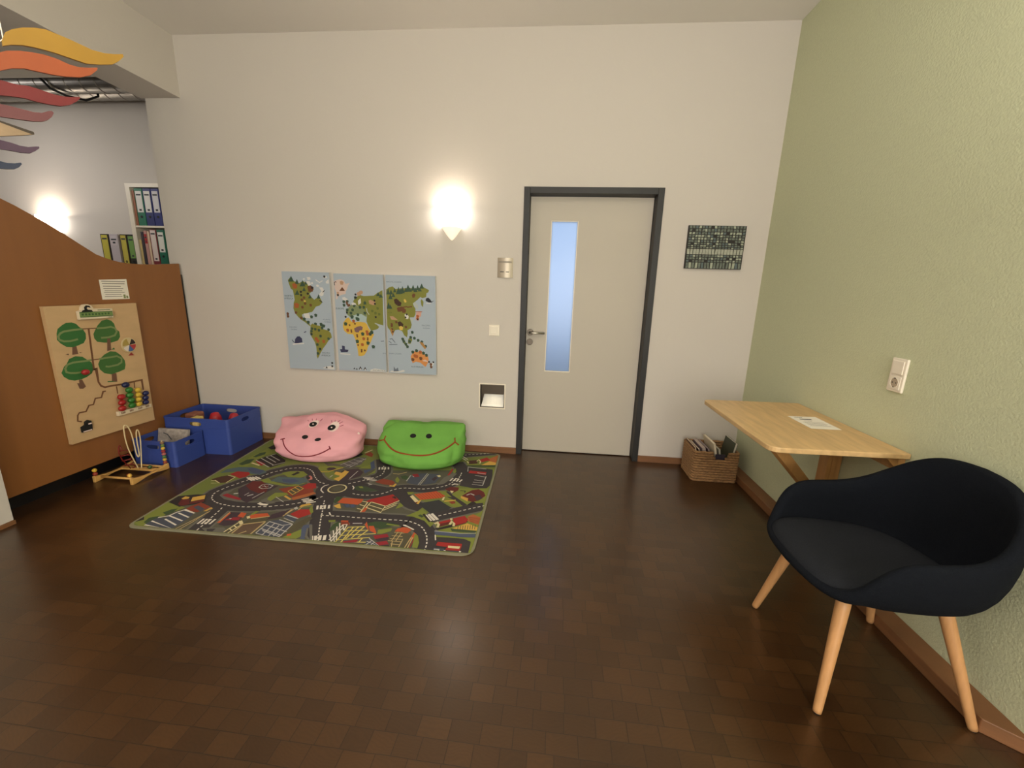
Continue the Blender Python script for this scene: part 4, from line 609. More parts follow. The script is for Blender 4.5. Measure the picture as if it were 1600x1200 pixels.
MAP3=[
('p','land',0,[(-1.302,1.3292),(-1.2795,1.3464),(-1.2487,1.3563),(-1.2277,1.3355),(-1.2015,1.3404),(-1.1191,1.3468),(-1.0416,1.3449),(-1.0112,1.3621),(-0.9857,1.3506),(-0.9538,1.3351),(-0.9605,1.3186),(-0.9757,1.3099),(-0.9783,1.281),(-1.0087,1.2718),(-1.0258,1.2796),(-1.0478,1.2582),(-1.0876,1.2279),(-1.0794,1.2073),(-1.0669,1.1868),(-1.0679,1.1448),(-1.0816,1.1191),(-1.1145,1.1179),(-1.1087,1.0885),(-1.1006,1.059),(-1.1102,1.0288),(-1.1371,1.0149),(-1.1357,0.9849),(-1.1432,0.9565),(-1.1649,0.9708),(-1.1816,1.0046),(-1.2123,1.0164),(-1.2391,1.0111),(-1.2532,0.989),(-1.2585,0.9672),(-1.2714,0.9797),(-1.2836,1.0094),(-1.3006,1.0303),(-1.3066,1.0473)]),
('p','land',0,[(-1.0153,1.2654),(-1.0006,1.2431),(-1.0049,1.2006),(-1.0185,1.2155),(-1.0229,1.2507)]),
('p','pale2',0,[(-1.0876,1.2279),(-1.0656,1.2411),(-1.0446,1.2085),(-1.0496,1.179),(-1.0708,1.2034)]),
('p','pale2',0,[(-1.1168,1.1136),(-1.0907,1.1061),(-1.0959,1.0719),(-1.1086,1.0927)]),
('p','fir',0,[(-1.3035,1.292),(-1.2862,1.3421),(-1.2729,1.2929)]),
('p','fir',0,[(-1.2816,1.2926),(-1.2627,1.3304),(-1.2466,1.2936)]),
('p','fir',0,[(-1.2874,1.255),(-1.2682,1.3013),(-1.2524,1.2561)]),
('p','fir',0,[(-1.2605,1.2725),(-1.244,1.3061),(-1.2299,1.2734)]),
('p','fir',0,[(-1.246,1.3102),(-1.2317,1.3457),(-1.2199,1.311)]),
('p','fir',0,[(-1.2239,1.2964),(-1.2011,1.3547),(-1.1821,1.2976)]),
('p','fir',0,[(-1.1897,1.3036),(-1.1684,1.3618),(-1.1506,1.3048)]),
('p','fir',0,[(-1.2029,1.2991),(-1.184,1.345),(-1.1681,1.3001)]),
('p','fir',0,[(-1.159,1.3148),(-1.1428,1.3502),(-1.1286,1.3157)]),
('p','fir',0,[(-1.1481,1.3172),(-1.1227,1.3733),(-1.1004,1.3186)]),
('p','fir',0,[(-1.1264,1.3178),(-1.1082,1.3512),(-1.0918,1.3188)]),
('p','fir',0,[(-1.1024,1.3267),(-1.0818,1.3724),(-1.0635,1.3279)]),
('p','fir',0,[(-1.081,1.3171),(-1.0629,1.3525),(-1.0465,1.3181)]),
('p','fir',0,[(-1.0634,1.332),(-1.0453,1.3714),(-1.029,1.333)]),
('p','fir',0,[(-1.0464,1.3222),(-1.0285,1.3534),(-1.0119,1.3232)]),
('p','fir',0,[(-1.033,1.3451),(-1.0129,1.3845),(-0.9943,1.3462)]),
('p','fir',0,[(-1.3058,1.179),(-1.2861,1.2342),(-1.2705,1.1802)]),
('p','fir',0,[(-1.2882,1.1796),(-1.2715,1.2137),(-1.2573,1.1806)]),
('p','drk',0,[(-1.2428,1.2538),(-1.2216,1.2625),(-1.2011,1.2491),(-1.2082,1.2229),(-1.2356,1.222)]),
('p','drk',0,[(-1.2345,1.2437),(-1.2132,1.2523),(-1.1927,1.239),(-1.1998,1.2127),(-1.2272,1.2118)]),
('p','drk',0,[(-1.2216,1.2357),(-1.2004,1.2444),(-1.1798,1.231),(-1.187,1.2047),(-1.2143,1.2038)]),
('p','brn',0,[(-1.1998,1.1938),(-1.1799,1.202),(-1.1606,1.1894),(-1.1672,1.1646),(-1.1929,1.1638)]),
('p','brn',0,[(-1.2197,1.189),(-1.1997,1.1972),(-1.1804,1.1846),(-1.1871,1.1598),(-1.2128,1.1589)]),
('p','brn',0,[(-1.1827,1.1818),(-1.1628,1.19),(-1.1435,1.1774),(-1.1501,1.1526),(-1.1758,1.1517)]),
('l','brn',0.009,[(-1.189,1.1912),(-1.1406,1.2012),(-1.132,1.1973),(-1.0948,1.2027)]),
('p','snow',0,[(-1.1577,1.138),(-1.1422,1.1444),(-1.1272,1.1346),(-1.1323,1.1152),(-1.1523,1.1145)]),
('p','snow',0,[(-1.1537,1.1276),(-1.1381,1.134),(-1.1231,1.1242),(-1.1282,1.1048),(-1.1482,1.1041)]),
('p','dk',0,[(-1.1479,1.1446),(-1.1399,1.1479),(-1.1322,1.1428),(-1.1348,1.1329),(-1.1451,1.1325)]),
('p','dk',0,[(-1.1574,1.121),(-1.1494,1.1243),(-1.1416,1.1193),(-1.1443,1.1093),(-1.1546,1.1089)]),
('p','brn',0,[(-1.0901,1.3016),(-1.077,1.3069),(-1.0642,1.2986),(-1.0685,1.2824),(-1.0854,1.2819)]),
('p','brn',0,[(-1.0946,1.2932),(-1.0815,1.2985),(-1.0687,1.2903),(-1.073,1.274),(-1.0899,1.2735)]),
('p','yolk',0,[(-1.1616,1.2561),(-1.1519,1.26),(-1.1425,1.2539),(-1.1458,1.2419),(-1.1582,1.2415)]),
('p','yolk',0,[(-1.1575,1.2479),(-1.1478,1.2518),(-1.1384,1.2457),(-1.1416,1.2337),(-1.1541,1.2333)]),
('p','drk',0,[(-1.217,1.0748),(-1.1968,1.0832),(-1.1774,1.0705),(-1.1841,1.0453),(-1.21,1.0443)]),
('p','drk',0,[(-1.2084,1.0666),(-1.1883,1.075),(-1.1688,1.0623),(-1.1756,1.037),(-1.2015,1.0361)]),
('p','yolk',0,[(-1.2071,1.0397),(-1.1892,1.0472),(-1.1718,1.0359),(-1.1778,1.0134),(-1.2009,1.0125)]),
('p','brn',0,[(-1.2767,1.0631),(-1.2659,1.0676),(-1.2555,1.0607),(-1.2592,1.0473),(-1.2731,1.0468)]),
('p','brn',0,[(-1.2772,1.0502),(-1.2664,1.0547),(-1.256,1.0479),(-1.2597,1.0344),(-1.2736,1.0339)]),
('p','brn',0,[(-1.2384,1.0815),(-1.2276,1.086),(-1.2173,1.0792),(-1.2209,1.0657),(-1.2347,1.0653)]),
('p','brn',0,[(-1.16,1.0459),(-1.1493,1.0504),(-1.1389,1.0436),(-1.1425,1.0301),(-1.1563,1.0296)]),
('p','tanm',0,[(-1.2816,1.1206),(-1.2529,1.1216),(-1.2142,1.0933),(-1.2672,1.0935)]),
('p','pinkm',0,[(-1.061,1.1577),(-1.0195,1.1633),(-1.0224,1.1295),(-1.069,1.0984)]),
('p','rust',0,[(-1.0628,1.1352),(-1.0505,1.1404),(-1.0385,1.1325),(-1.0425,1.117),(-1.0584,1.1165)]),
('p','rust',0,[(-1.0633,1.1141),(-1.051,1.1193),(-1.0389,1.1114),(-1.0429,1.0959),(-1.0589,1.0953)]),
('l','rust',0.006,[(-1.0674,1.1638),(-1.013,1.1656)]),
('p','dk',0,[(-1.0582,1.1091),(-1.0511,1.1121),(-1.0442,1.1076),(-1.0465,1.0987),(-1.0556,1.0984)]),
('p','black',0,[(-0.984,1.2519),(-0.9794,1.2707),(-0.9612,1.2774),(-0.9442,1.2614),(-0.9295,1.2404),(-0.9575,1.2395)]),
('l','black',0.004,[(-0.9359,1.241),(-0.9207,1.2539)]),
('l','snow',0.006,[(-0.9792,1.2334),(-0.9403,1.2326)]),
('p','rust2',0,[(-1.283,1.0267),(-1.2525,1.0106),(-1.2534,0.9847),(-1.2632,0.9605),(-1.2733,0.9883)]),
('p','brn',0,[(-1.272,1.0236),(-1.263,1.0274),(-1.2543,1.0217),(-1.2574,1.0104),(-1.2689,1.01)]),
('p','brn',0,[(-1.2683,1.0022),(-1.2593,1.006),(-1.2506,1.0003),(-1.2537,0.989),(-1.2653,0.9886)]),
('p','land',0,[(-1.19,0.9504),(-1.1659,0.9405),(-1.1513,0.9063),(-1.1296,0.8854),(-1.1499,0.878),(-1.1756,0.9119)]),
('p','land',0,[(-1.1325,0.9418),(-1.1119,0.9664),(-1.0984,0.9388),(-1.1158,0.9034),(-1.1366,0.9069)]),
('p','fir',0,[(-1.1914,0.9489),(-1.1788,0.9543),(-1.1666,0.9463),(-1.1708,0.9303),(-1.187,0.9297)]),
('p','fir',0,[(-1.1831,0.9297),(-1.1705,0.9351),(-1.1582,0.9271),(-1.1625,0.9111),(-1.1787,0.9104)]),
('p','fir',0,[(-1.1659,0.9087),(-1.1533,0.9141),(-1.1411,0.906),(-1.1453,0.89),(-1.1615,0.8893)]),
('p','fir',0,[(-1.1532,0.8874),(-1.1405,0.8928),(-1.1283,0.8848),(-1.1325,0.8687),(-1.1487,0.868)]),
('p','fir',0,[(-1.1243,0.9645),(-1.1118,0.9698),(-1.0996,0.9619),(-1.1037,0.946),(-1.1199,0.9453)]),
('p','fir',0,[(-1.1341,0.9317),(-1.1215,0.937),(-1.1093,0.929),(-1.1135,0.9131),(-1.1297,0.9124)]),
('p','fir',0,[(-1.0629,0.9432),(-1.0504,0.9485),(-1.0382,0.9405),(-1.0423,0.9246),(-1.0584,0.924)]),
('p','fir',0,[(-1.0322,0.9314),(-1.0197,0.9367),(-1.0075,0.9288),(-1.0116,0.9128),(-1.0277,0.9122)]),
('p','fir',0,[(-1.11,1.006),(-1.0975,1.0112),(-1.0853,1.0033),(-1.0894,0.9875),(-1.1055,0.9869)]),
('p','fir',0,[(-1.0935,0.9592),(-1.081,0.9646),(-1.0688,0.9566),(-1.0729,0.9407),(-1.089,0.9401)]),
('p','fir',0,[(-1.0019,0.8979),(-0.9895,0.9033),(-0.9772,0.8953),(-0.9812,0.8793),(-0.9973,0.8786)]),
('p','rust2',0,[(-1.0421,0.9237),(-1.0113,0.9185),(-0.9855,0.8783),(-0.9946,0.8648),(-1.0249,0.8984)]),
('p','austr',0,[(-1.1162,0.8026),(-1.0976,0.8298),(-1.0748,0.8505),(-1.0528,0.8405),(-1.0325,0.8545),(-1.0086,0.8292),(-0.9733,0.8132),(-0.9663,0.7827),(-0.9744,0.7514),(-0.9928,0.7196),(-1.0148,0.7363),(-1.0368,0.7531),(-1.0725,0.7603),(-1.0997,0.7458),(-1.1125,0.7719)]),
('p','fir',0,[(-1.1106,0.846),(-1.0971,0.8518),(-1.0839,0.8431),(-1.0884,0.8258),(-1.1058,0.8251)]),
('p','fir',0,[(-1.0791,0.8582),(-1.0656,0.864),(-1.0525,0.8554),(-1.0569,0.8381),(-1.0743,0.8374)]),
('p','fir',0,[(-0.9975,0.8244),(-0.9841,0.8303),(-0.971,0.8216),(-0.9752,0.8043),(-0.9926,0.8036)]),
('p','fir',0,[(-1.0217,0.8409),(-1.0082,0.8468),(-0.9951,0.8381),(-0.9994,0.8209),(-1.0167,0.8201)]),
('p','rust',0,[(-1.0811,0.8126),(-1.0667,0.8189),(-1.0526,0.8096),(-1.0573,0.7911),(-1.0759,0.7903)]),
('p','rust',0,[(-1.0944,0.8164),(-1.08,0.8227),(-1.0659,0.8134),(-1.0706,0.7949),(-1.0892,0.7941)]),
('p','rust',0,[(-1.0491,0.8491),(-1.0347,0.8553),(-1.0207,0.8461),(-1.0253,0.8276),(-1.0438,0.8269)]),
('p','brn',0,[(-1.1131,0.7848),(-1.0986,0.791),(-1.0845,0.7818),(-1.0893,0.7631),(-1.1079,0.7623)]),
('p','brn',0,[(-1.0457,0.7965),(-1.0313,0.8028),(-1.0173,0.7935),(-1.0219,0.775),(-1.0405,0.7742)]),
('p','pinksnow',0,[(-1.0186,0.7716),(-0.9961,0.7814),(-0.9653,0.7629),(-1.0098,0.7653)]),
('p','snow',0,[(-0.934,0.7665),(-0.9208,0.7583),(-0.9392,0.7176),(-0.9481,0.7216)]),
('p','brn',0,[(-0.9592,0.7502),(-0.9476,0.7553),(-0.9361,0.7478),(-0.9398,0.7326),(-0.9549,0.7319)]),
('p','brn',0,[(-0.9573,0.7281),(-0.9457,0.7332),(-0.9342,0.7257),(-0.9379,0.7105),(-0.953,0.7098)]),
('p','dk',0,[(-0.9354,0.7668),(-0.9273,0.7703),(-0.9194,0.7651),(-0.9219,0.7547),(-0.9324,0.7542)]),
('p','dk',0,[(-0.971,0.7674),(-0.9629,0.771),(-0.955,0.7657),(-0.9575,0.7553),(-0.968,0.7548)]),
('p','snow',0,[(-1.3014,0.6614),(-1.2827,0.6749),(-1.2146,0.6736),(-1.1825,0.6863),(-1.1669,0.678),(-1.1739,0.671),(-1.2241,0.6605)]),
('p','grey3',0,[(-1.2647,0.669),(-1.2609,0.7118),(-1.2459,0.6878),(-1.2272,0.7044),(-1.2214,0.6732)]),
('l','grey3',0.006,[(-1.2887,0.9357),(-1.2684,0.9408),(-1.2427,0.9092)]),
('l','grey3',0.006,[(-1.296,0.9201),(-1.2742,0.9035)]),
('l','grey3',0.005,[(-1.2926,0.8919),(-1.2253,0.8955)])]

MTEXT=[(1,'NORTH',-2.157,-2.0919,1.2557,0.0141,'txt'),
(1,'AMERICA',-2.1617,-2.0869,1.2362,0.0141,'txt'),
(1,'SOUTH',-1.8733,-1.8082,0.7992,0.0133,'txt'),
(1,'AMERICA',-1.8805,-1.8032,0.7785,0.0133,'txt'),
(1,'PACIFIC',-2.139,-2.073,1.0037,0.0099,'grey3'),
(1,'OCEAN',-2.1292,-2.0766,0.985,0.0099,'grey3'),
(1,'ATLANTIC',-1.8467,-1.7837,1.0751,0.0108,'grey3'),
(1,'OCEAN',-1.8354,-1.7806,1.0559,0.0108,'grey3'),
(2,'EUROPE',-1.7275,-1.6599,1.1685,0.0133,'txt'),
(2,'ANTARCTICA',-1.4428,-1.3347,0.6718,0.0108,'txt'),
(2,'IN',-1.3497,-1.327,0.8174,0.0108,'grey3'),
(3,'ARCTIC OCEAN',-1.2996,-1.1761,1.3906,0.0116,'grey3'),
(3,'PACIFIC',-1.0173,-0.9473,1.0569,0.0116,'grey3'),
(3,'OCEAN',-1.009,-0.9542,1.0357,0.0116,'grey3'),
(3,'DIAN OCEAN',-1.2955,-1.1954,0.8191,0.0116,'grey3'),
(3,'AUSTRALIA',-1.114,-1.0107,0.7173,0.0116,'txt'),
(3,'ASIA',-1.2959,-1.2584,1.1504,0.0116,'olv')]

TOY=[
('p','trunk',0,[(-0.9305,0.9326),(-0.9091,0.9298),(-0.9069,0.8714),(-0.942,0.8704)]),
('p','leaf',0,[(-1.0015,1.013),(-0.9914,1.0396),(-0.9634,1.0609),(-0.9402,1.073),(-0.9081,1.0735),(-0.8846,1.0628),(-0.8701,1.0412),(-0.8509,1.023),(-0.8405,0.9969),(-0.8446,0.9638),(-0.863,0.9366),(-0.899,0.9244),(-0.9295,0.9181),(-0.9642,0.9247),(-0.9912,0.9483),(-1.007,0.9741)]),
('p','leaf2',0,[(-0.7953,0.9882),(-0.781,1.0124),(-0.7595,1.0426),(-0.7276,1.0723),(-0.6933,1.0787),(-0.6655,1.0681),(-0.6503,1.0449),(-0.6459,1.0089),(-0.6252,0.9891),(-0.6258,0.953),(-0.645,0.928),(-0.6926,0.9179),(-0.7381,0.9235),(-0.781,0.9352),(-0.7948,0.9583)]),
('p','trunk',0,[(-0.7146,0.9493),(-0.6934,0.9491),(-0.7017,0.8677),(-0.7298,0.865)]),
('p','trunk',0,[(-0.9337,0.7056),(-0.9152,0.7037),(-0.9015,0.6533),(-0.9207,0.6426),(-0.9406,0.6474),(-0.9482,0.6875),(-0.936,0.6826)]),
('p','leaf',0,[(-1.0213,0.7673),(-1.0005,0.8042),(-0.984,0.8176),(-0.9643,0.8472),(-0.9257,0.8597),(-0.8866,0.8494),(-0.8639,0.8267),(-0.8405,0.8056),(-0.8363,0.7745),(-0.8401,0.7535),(-0.8497,0.7335),(-0.8845,0.7145),(-0.9166,0.7062),(-0.9578,0.7052),(-0.9883,0.7172),(-1.0123,0.7409)]),
('p','trunk',0,[(-0.7285,0.7074),(-0.6965,0.7033),(-0.7009,0.6419),(-0.7363,0.6519)]),
('p','leaf2',0,[(-0.8021,0.7859),(-0.7813,0.822),(-0.7525,0.8439),(-0.7116,0.8602),(-0.674,0.8525),(-0.6438,0.8229),(-0.6238,0.7828),(-0.6241,0.7502),(-0.6351,0.7194),(-0.6777,0.7089),(-0.7317,0.7012),(-0.7752,0.7188),(-0.7985,0.75)]),
('p','leaf',0,[(-0.7648,0.6604),(-0.7355,0.6563),(-0.703,0.6423),(-0.7641,0.6525)]),
('p','leaf',0,[(-0.7034,0.8702),(-0.6816,0.8829),(-0.6755,0.8686)]),
('l','groove2',0.012,[(-0.8539,1.0274),(-0.9171,1.0249),(-0.9604,1.0209),(-0.983,1.0111),(-0.9967,0.9927),(-0.9936,0.9725),(-0.9717,0.96),(-0.9367,0.9578),(-0.8916,0.9649)]),
('l','groove2',0.012,[(-0.7688,1.0241),(-0.7202,1.022),(-0.6772,1.0271),(-0.6494,1.0137),(-0.6426,0.9907),(-0.6602,0.9656),(-0.7027,0.9568),(-0.7525,0.9579)]),
('l','groove2',0.012,[(-0.8378,0.8202),(-0.8881,0.82),(-0.9473,0.8216),(-0.9813,0.8131),(-0.9959,0.7911),(-0.9932,0.7679),(-0.9736,0.7579),(-0.9419,0.7517),(-0.912,0.7522)]),
('l','groove2',0.012,[(-0.79,0.819),(-0.7274,0.82),(-0.671,0.8203),(-0.6434,0.7999),(-0.6483,0.7729),(-0.6775,0.7596),(-0.7388,0.7569),(-0.7589,0.7627)]),
('l','groove',0.012,[(-0.8181,1.0242),(-0.8347,0.7503),(-0.8204,0.7629),(-0.8219,0.6661),(-0.8108,0.6369),(-0.7884,0.6227),(-0.7373,0.6223),(-0.6761,0.6177),(-0.5827,0.6185),(-0.5265,0.6185),(-0.5274,0.5422)]),
('l','groove',0.007,[(-0.8539,1.0274),(-0.7687,1.025)]),
('l','groove',0.006,[(-0.8378,0.8202),(-0.79,0.819)]),
('l','groove',0.008,[(-0.7129,0.6121),(-0.7136,0.5587)]),
('l','groove',0.008,[(-0.585,0.619),(-0.5887,0.5714)]),
('l','groove',0.009,[(-0.7871,0.5952),(-0.8059,0.5952),(-0.8229,0.5588),(-0.8611,0.562),(-0.8799,0.5247),(-0.9074,0.5256),(-0.9313,0.4906),(-0.9707,0.4936),(-0.9826,0.4798),(-0.9895,0.4427),(-0.9671,0.4312)]),
('p','redt',0,[(-0.5932,0.812),(-0.5684,0.8326),(-0.5482,0.8074)]),
('p','dkt',0,[(-0.9798,0.8782),(-0.9615,0.8816),(-0.9598,0.8711)]),
('p','dkt',0,[(-0.8992,0.8828),(-0.8817,0.876),(-0.8967,0.8761)])]
WAVES={
'yellow':[(0.2311,1.8885),(0.2318,1.9003),(0.2398,1.9203),(0.2529,1.9328),(0.2711,1.9444),(0.2921,1.9535),(0.3102,1.9586),(0.3265,1.9572),(0.3503,1.9553),(0.3719,1.952),(0.3941,1.9485),(0.418,1.951),(0.4383,1.9571),(0.4577,1.9651),(0.4585,1.959),(0.4463,1.9434),(0.4312,1.9296),(0.4056,1.919),(0.3779,1.9103),(0.3511,1.9105),(0.3225,1.9114),(0.303,1.9103),(0.2839,1.9083),(0.265,1.9046),(0.2448,1.8968)],
'orange':[(0.1779,1.8224),(0.1909,1.8454),(0.2115,1.8637),(0.236,1.8806),(0.2576,1.8896),(0.2792,1.8952),(0.3013,1.8991),(0.3234,1.8984),(0.3429,1.8945),(0.3607,1.8951),(0.3797,1.9013),(0.3987,1.9091),(0.397,1.9027),(0.382,1.8847),(0.3603,1.8717),(0.3324,1.8627),(0.3061,1.8575),(0.2811,1.855),(0.2596,1.8527),(0.2393,1.8451),(0.2227,1.8349),(0.2019,1.8185),(0.181,1.8056)],
'red':[(0.1563,1.7735),(0.1771,1.7959),(0.2055,1.8107),(0.2227,1.8112),(0.2403,1.8108),(0.2617,1.8152),(0.2803,1.8139),(0.2992,1.8117),(0.3163,1.8122),(0.3343,1.816),(0.3509,1.8224),(0.3527,1.8192),(0.3436,1.8085),(0.33,1.7964),(0.3127,1.7878),(0.2924,1.7847),(0.2703,1.7836),(0.2491,1.7843),(0.2267,1.7809),(0.2099,1.7767),(0.1844,1.7686),(0.1571,1.7574)],
'pink':[(0.1447,1.7367),(0.1645,1.7534),(0.1888,1.7584),(0.2068,1.7573),(0.2257,1.7579),(0.245,1.7572),(0.2608,1.757),(0.2748,1.7598),(0.2871,1.7679),(0.2938,1.7705),(0.2965,1.7667),(0.2925,1.7572),(0.284,1.7471),(0.2732,1.7397),(0.2575,1.7352),(0.2385,1.7326),(0.2189,1.7303),(0.2023,1.7286),(0.1779,1.7276),(0.1476,1.7195)],
'purple':[(0.1339,1.6703),(0.1577,1.6755),(0.1816,1.6754),(0.1939,1.675),(0.21,1.6736),(0.225,1.6705),(0.2384,1.6713),(0.2498,1.6753),(0.2576,1.6774),(0.2577,1.6737),(0.2496,1.6651),(0.2389,1.6571),(0.2239,1.6547),(0.2071,1.6549),(0.1906,1.6541),(0.1664,1.6555),(0.1331,1.6516)],
'blue':[(0.1288,1.625),(0.1559,1.6276),(0.1861,1.6257),(0.1973,1.6244),(0.2091,1.6264),(0.2196,1.6307),(0.2213,1.6275),(0.2159,1.6198),(0.2071,1.6131),(0.1937,1.61),(0.1835,1.6089),(0.1532,1.6103),(0.1283,1.6078)],
'body':[(0.1451,1.7253),(0.2007,1.7185),(0.2536,1.7095),(0.254,1.705),(0.2485,1.7025),(0.2358,1.6976),(0.2125,1.6895),(0.1952,1.6836),(0.1363,1.671)],
'ridge':[(0.1454,1.7271),(0.2008,1.7191),(0.253,1.7098),(0.254,1.705),(0.2487,1.7035),(0.2001,1.7149),(0.1445,1.7219)],
}
# ---------------------------------------------------------------- helpers
import bpy, bmesh, math, random
from mathutils import Vector, Matrix, noise
from mathutils.bvhtree import BVHTree
random.seed(7)
COL = bpy.context.scene.collection
PI = math.pi
def lin(c):
    c = c/255.0
    return c/12.92 if c <= .04045 else ((c+.055)/1.055)**2.4
def rgb(r, g, b): return (lin(r), lin(g), lin(b), 1)
def mat(name, col, rough=.6, var=.0, scale=20., stretch=(1,1,1), bump=0., bscale=80., metal=0., spec=.5, emit=0., ecol=None, trans=0.):
    m = bpy.data.materials.new(name); m.use_nodes = True
    nt = m.node_tree; b = nt.nodes['Principled BSDF']
    c = rgb(*col)
    b.inputs['Base Color'].default_value = c; b.inputs['Roughness'].default_value = rough
    b.inputs['Metallic'].default_value = metal; b.inputs['Specular IOR Level'].default_value = spec
    if trans: b.inputs['Transmission Weight'].default_value = trans
    if emit:
        b.inputs['Emission Color'].default_value = rgb(*(ecol or col)); b.inputs['Emission Strength'].default_value = emit
    if var or bump:
        tc = nt.nodes.new('ShaderNodeTexCoord'); mp = nt.nodes.new('ShaderNodeMapping')
        mp.inputs['Scale'].default_value = stretch; nt.links.new(tc.outputs['Object'], mp.inputs['Vector'])
    if var:
        n = nt.nodes.new('ShaderNodeTexNoise'); n.inputs['Scale'].default_value = scale; n.inputs['Detail'].default_value = 5
        nt.links.new(mp.outputs['Vector'], n.inputs['Vector'])
        r = nt.nodes.new('ShaderNodeValToRGB'); e = r.color_ramp.elements
        e[0].position = .3; e[1].position = .7
        e[0].color = [x*(1-var) for x in c[:3]]+[1]; e[1].color = [min(1, x*(1+var)) for x in c[:3]]+[1]
        nt.links.new(n.outputs['Fac'], r.inputs['Fac']); nt.links.new(r.outputs['Color'], b.inputs['Base Color'])
    if bump:
        n2 = nt.nodes.new('ShaderNodeTexNoise'); n2.inputs['Scale'].default_value = bscale; n2.inputs['Detail'].default_value = 4
        nt.links.new(mp.outputs['Vector'], n2.inputs['Vector'])
        bp = nt.nodes.new('ShaderNodeBump'); bp.inputs['Strength'].default_value = bump; bp.inputs['Distance'].default_value = .01
        nt.links.new(n2.outputs['Fac'], bp.inputs['Height']); nt.links.new(bp.outputs['Normal'], b.inputs['Normal'])
    return m
class MB:
    def __init__(s): s.v = []; s.f = []; s.m = []
    def add(s, vs, fs, mi=0):
        o = len(s.v); s.v += [tuple(v) for v in vs]; s.f += [tuple(i+o for i in f) for f in fs]; s.m += [mi]*len(fs)
        return s
    def box(s, x0, x1, y0, y1, z0, z1, mi=0):
        return s.add([(x0,y0,z0),(x1,y0,z0),(x1,y1,z0),(x0,y1,z0),(x0,y0,z1),(x1,y0,z1),(x1,y1,z1),(x0,y1,z1)],
              [(0,3,2,1),(4,5,6,7),(0,1,5,4),(1,2,6,5),(2,3,7,6),(3,0,4,7)], mi)
    def obox(s, c, size, rot, mi=0):
        t = MB().box(-size[0]/2, size[0]/2, -size[1]/2, size[1]/2, -size[2]/2, size[2]/2)
        return s.add([Vector(c)+rot @ Vector(v) for v in t.v], t.f, mi)
    def poly(s, pts, mi=0): return s.add(pts, [tuple(range(len(pts)))], mi)
    def prism(s, pts, off, mi=0):
        n = len(pts); p = [Vector(q) for q in pts]; q = [a+Vector(off) for a in p]
        return s.add(p+q, [tuple(range(n))[::-1], tuple(range(n, 2*n))]+[(i, (i+1) % n, n+(i+1) % n, n+i) for i in range(n)], mi)
    def rings(s, rings, mi=0, closed=True, cap=True):
        n = len(rings[0]); vs = [v for r in rings for v in r]; fs = []
        for k in range(len(rings)-1):
            for i in range(n if closed else n-1):
                j = (i+1) % n; fs.append((k*n+i, k*n+j, (k+1)*n+j, (k+1)*n+i))
        if cap and closed:
            fs.append(tuple(range(n))[::-1]); fs.append(tuple((len(rings)-1)*n+i for i in range(n)))
        return s.add(vs, fs, mi)
    def tube(s, pts, r, n=8, mi=0, closed=False, flat=None):
        pts = [Vector(p) for p in pts]; R = []; prev = None
        rs = r if isinstance(r, (list, tuple)) else [r]*len(pts)
        for k, p in enumerate(pts):
            a = pts[k-1] if (k > 0 or closed) else pts[0]
            b = pts[(k+1) % len(pts)] if (k < len(pts)-1 or closed) else pts[-1]
            d = (b-a).normalized()
            if prev is None:
                u = d.orthogonal().normalized()
            else:
                u = (prev-d*prev.dot(d)); u = u.normalized() if u.length > 1e-6 else d.orthogonal().normalized()
            prev = u; w = d.cross(u)
            R.append([p+(u*math.cos(2*PI*i/n)+w*math.sin(2*PI*i/n))*rs[k] for i in range(n)])
        if closed:
            R.append(R[0]); return s.rings(R, mi, True, False)
        return s.rings(R, mi)
    def lathe(s, prof, c=(0,0,0), n=24, mi=0, rot=None, arc=None):
        R = []
        for (r, z) in prof:
            ring = []
            for i in range(n):
                a = 2*PI*i/n if arc is None else arc[0]+(arc[1]-arc[0])*i/(n-1)
                v = Vector((r*math.cos(a), r*math.sin(a), z))
                if rot: v = rot @ v
                ring.append(v+Vector(c))
            R.append(ring)
        return s.rings(R, mi, arc is None, False)
    def ball(s, c, r, mi=0, n=14, sc=(1,1,1)):
        R = []
        for k in range(1, n//2+1):
            a = PI*k/(n//2+1); R.append([Vector(c)+Vector((r*math.sin(a)*math.cos(2*PI*i/n)*sc[0], r*math.sin(a)*math.sin(2*PI*i/n)*sc[1], -r*math.cos(a)*sc[2])) for i in range(n)])
        return s.rings(R, mi)
    def build(s, name, mats, parent=None, smooth=False, bevel=0., seg=2):
        me = bpy.data.meshes.new(name); o = bpy.data.objects.new(name, me)
        me.from_pydata(s.v, [], s.f)
        for m in (mats if isinstance(mats, (list, tuple)) else [mats]): me.materials.append(m)
        me.polygons.foreach_set('material_index', s.m)
        if smooth: me.polygons.foreach_set('use_smooth', [True]*len(me.polygons))
        me.update(); COL.objects.link(o)
        if parent:
            o.parent = parent; o.matrix_parent_inverse = Matrix.Identity(4)
            me.transform(Matrix.Translation(-parent.location)) if parent.type == 'EMPTY' or True else None
            if parent.parent: me.transform(Matrix.Translation(-parent.parent.location))
        if bevel:
            b = o.modifiers.new('bevel', 'BEVEL'); b.width = bevel; b.segments = seg; b.limit_method = 'ANGLE'; b.angle_limit = .6
        return o
def tag(o, label, cat, group=None):
    o['label'] = label; o['category'] = cat
    if group: o['group'] = group
    return o
def thing(name, label, cat, loc=(0,0,0), group=None):
    o = bpy.data.objects.new(name, None); COL.objects.link(o); o.location = loc; o.empty_display_size = .05
    return tag(o, label, cat, group)
def struct(o): o['kind'] = 'structure'; return o
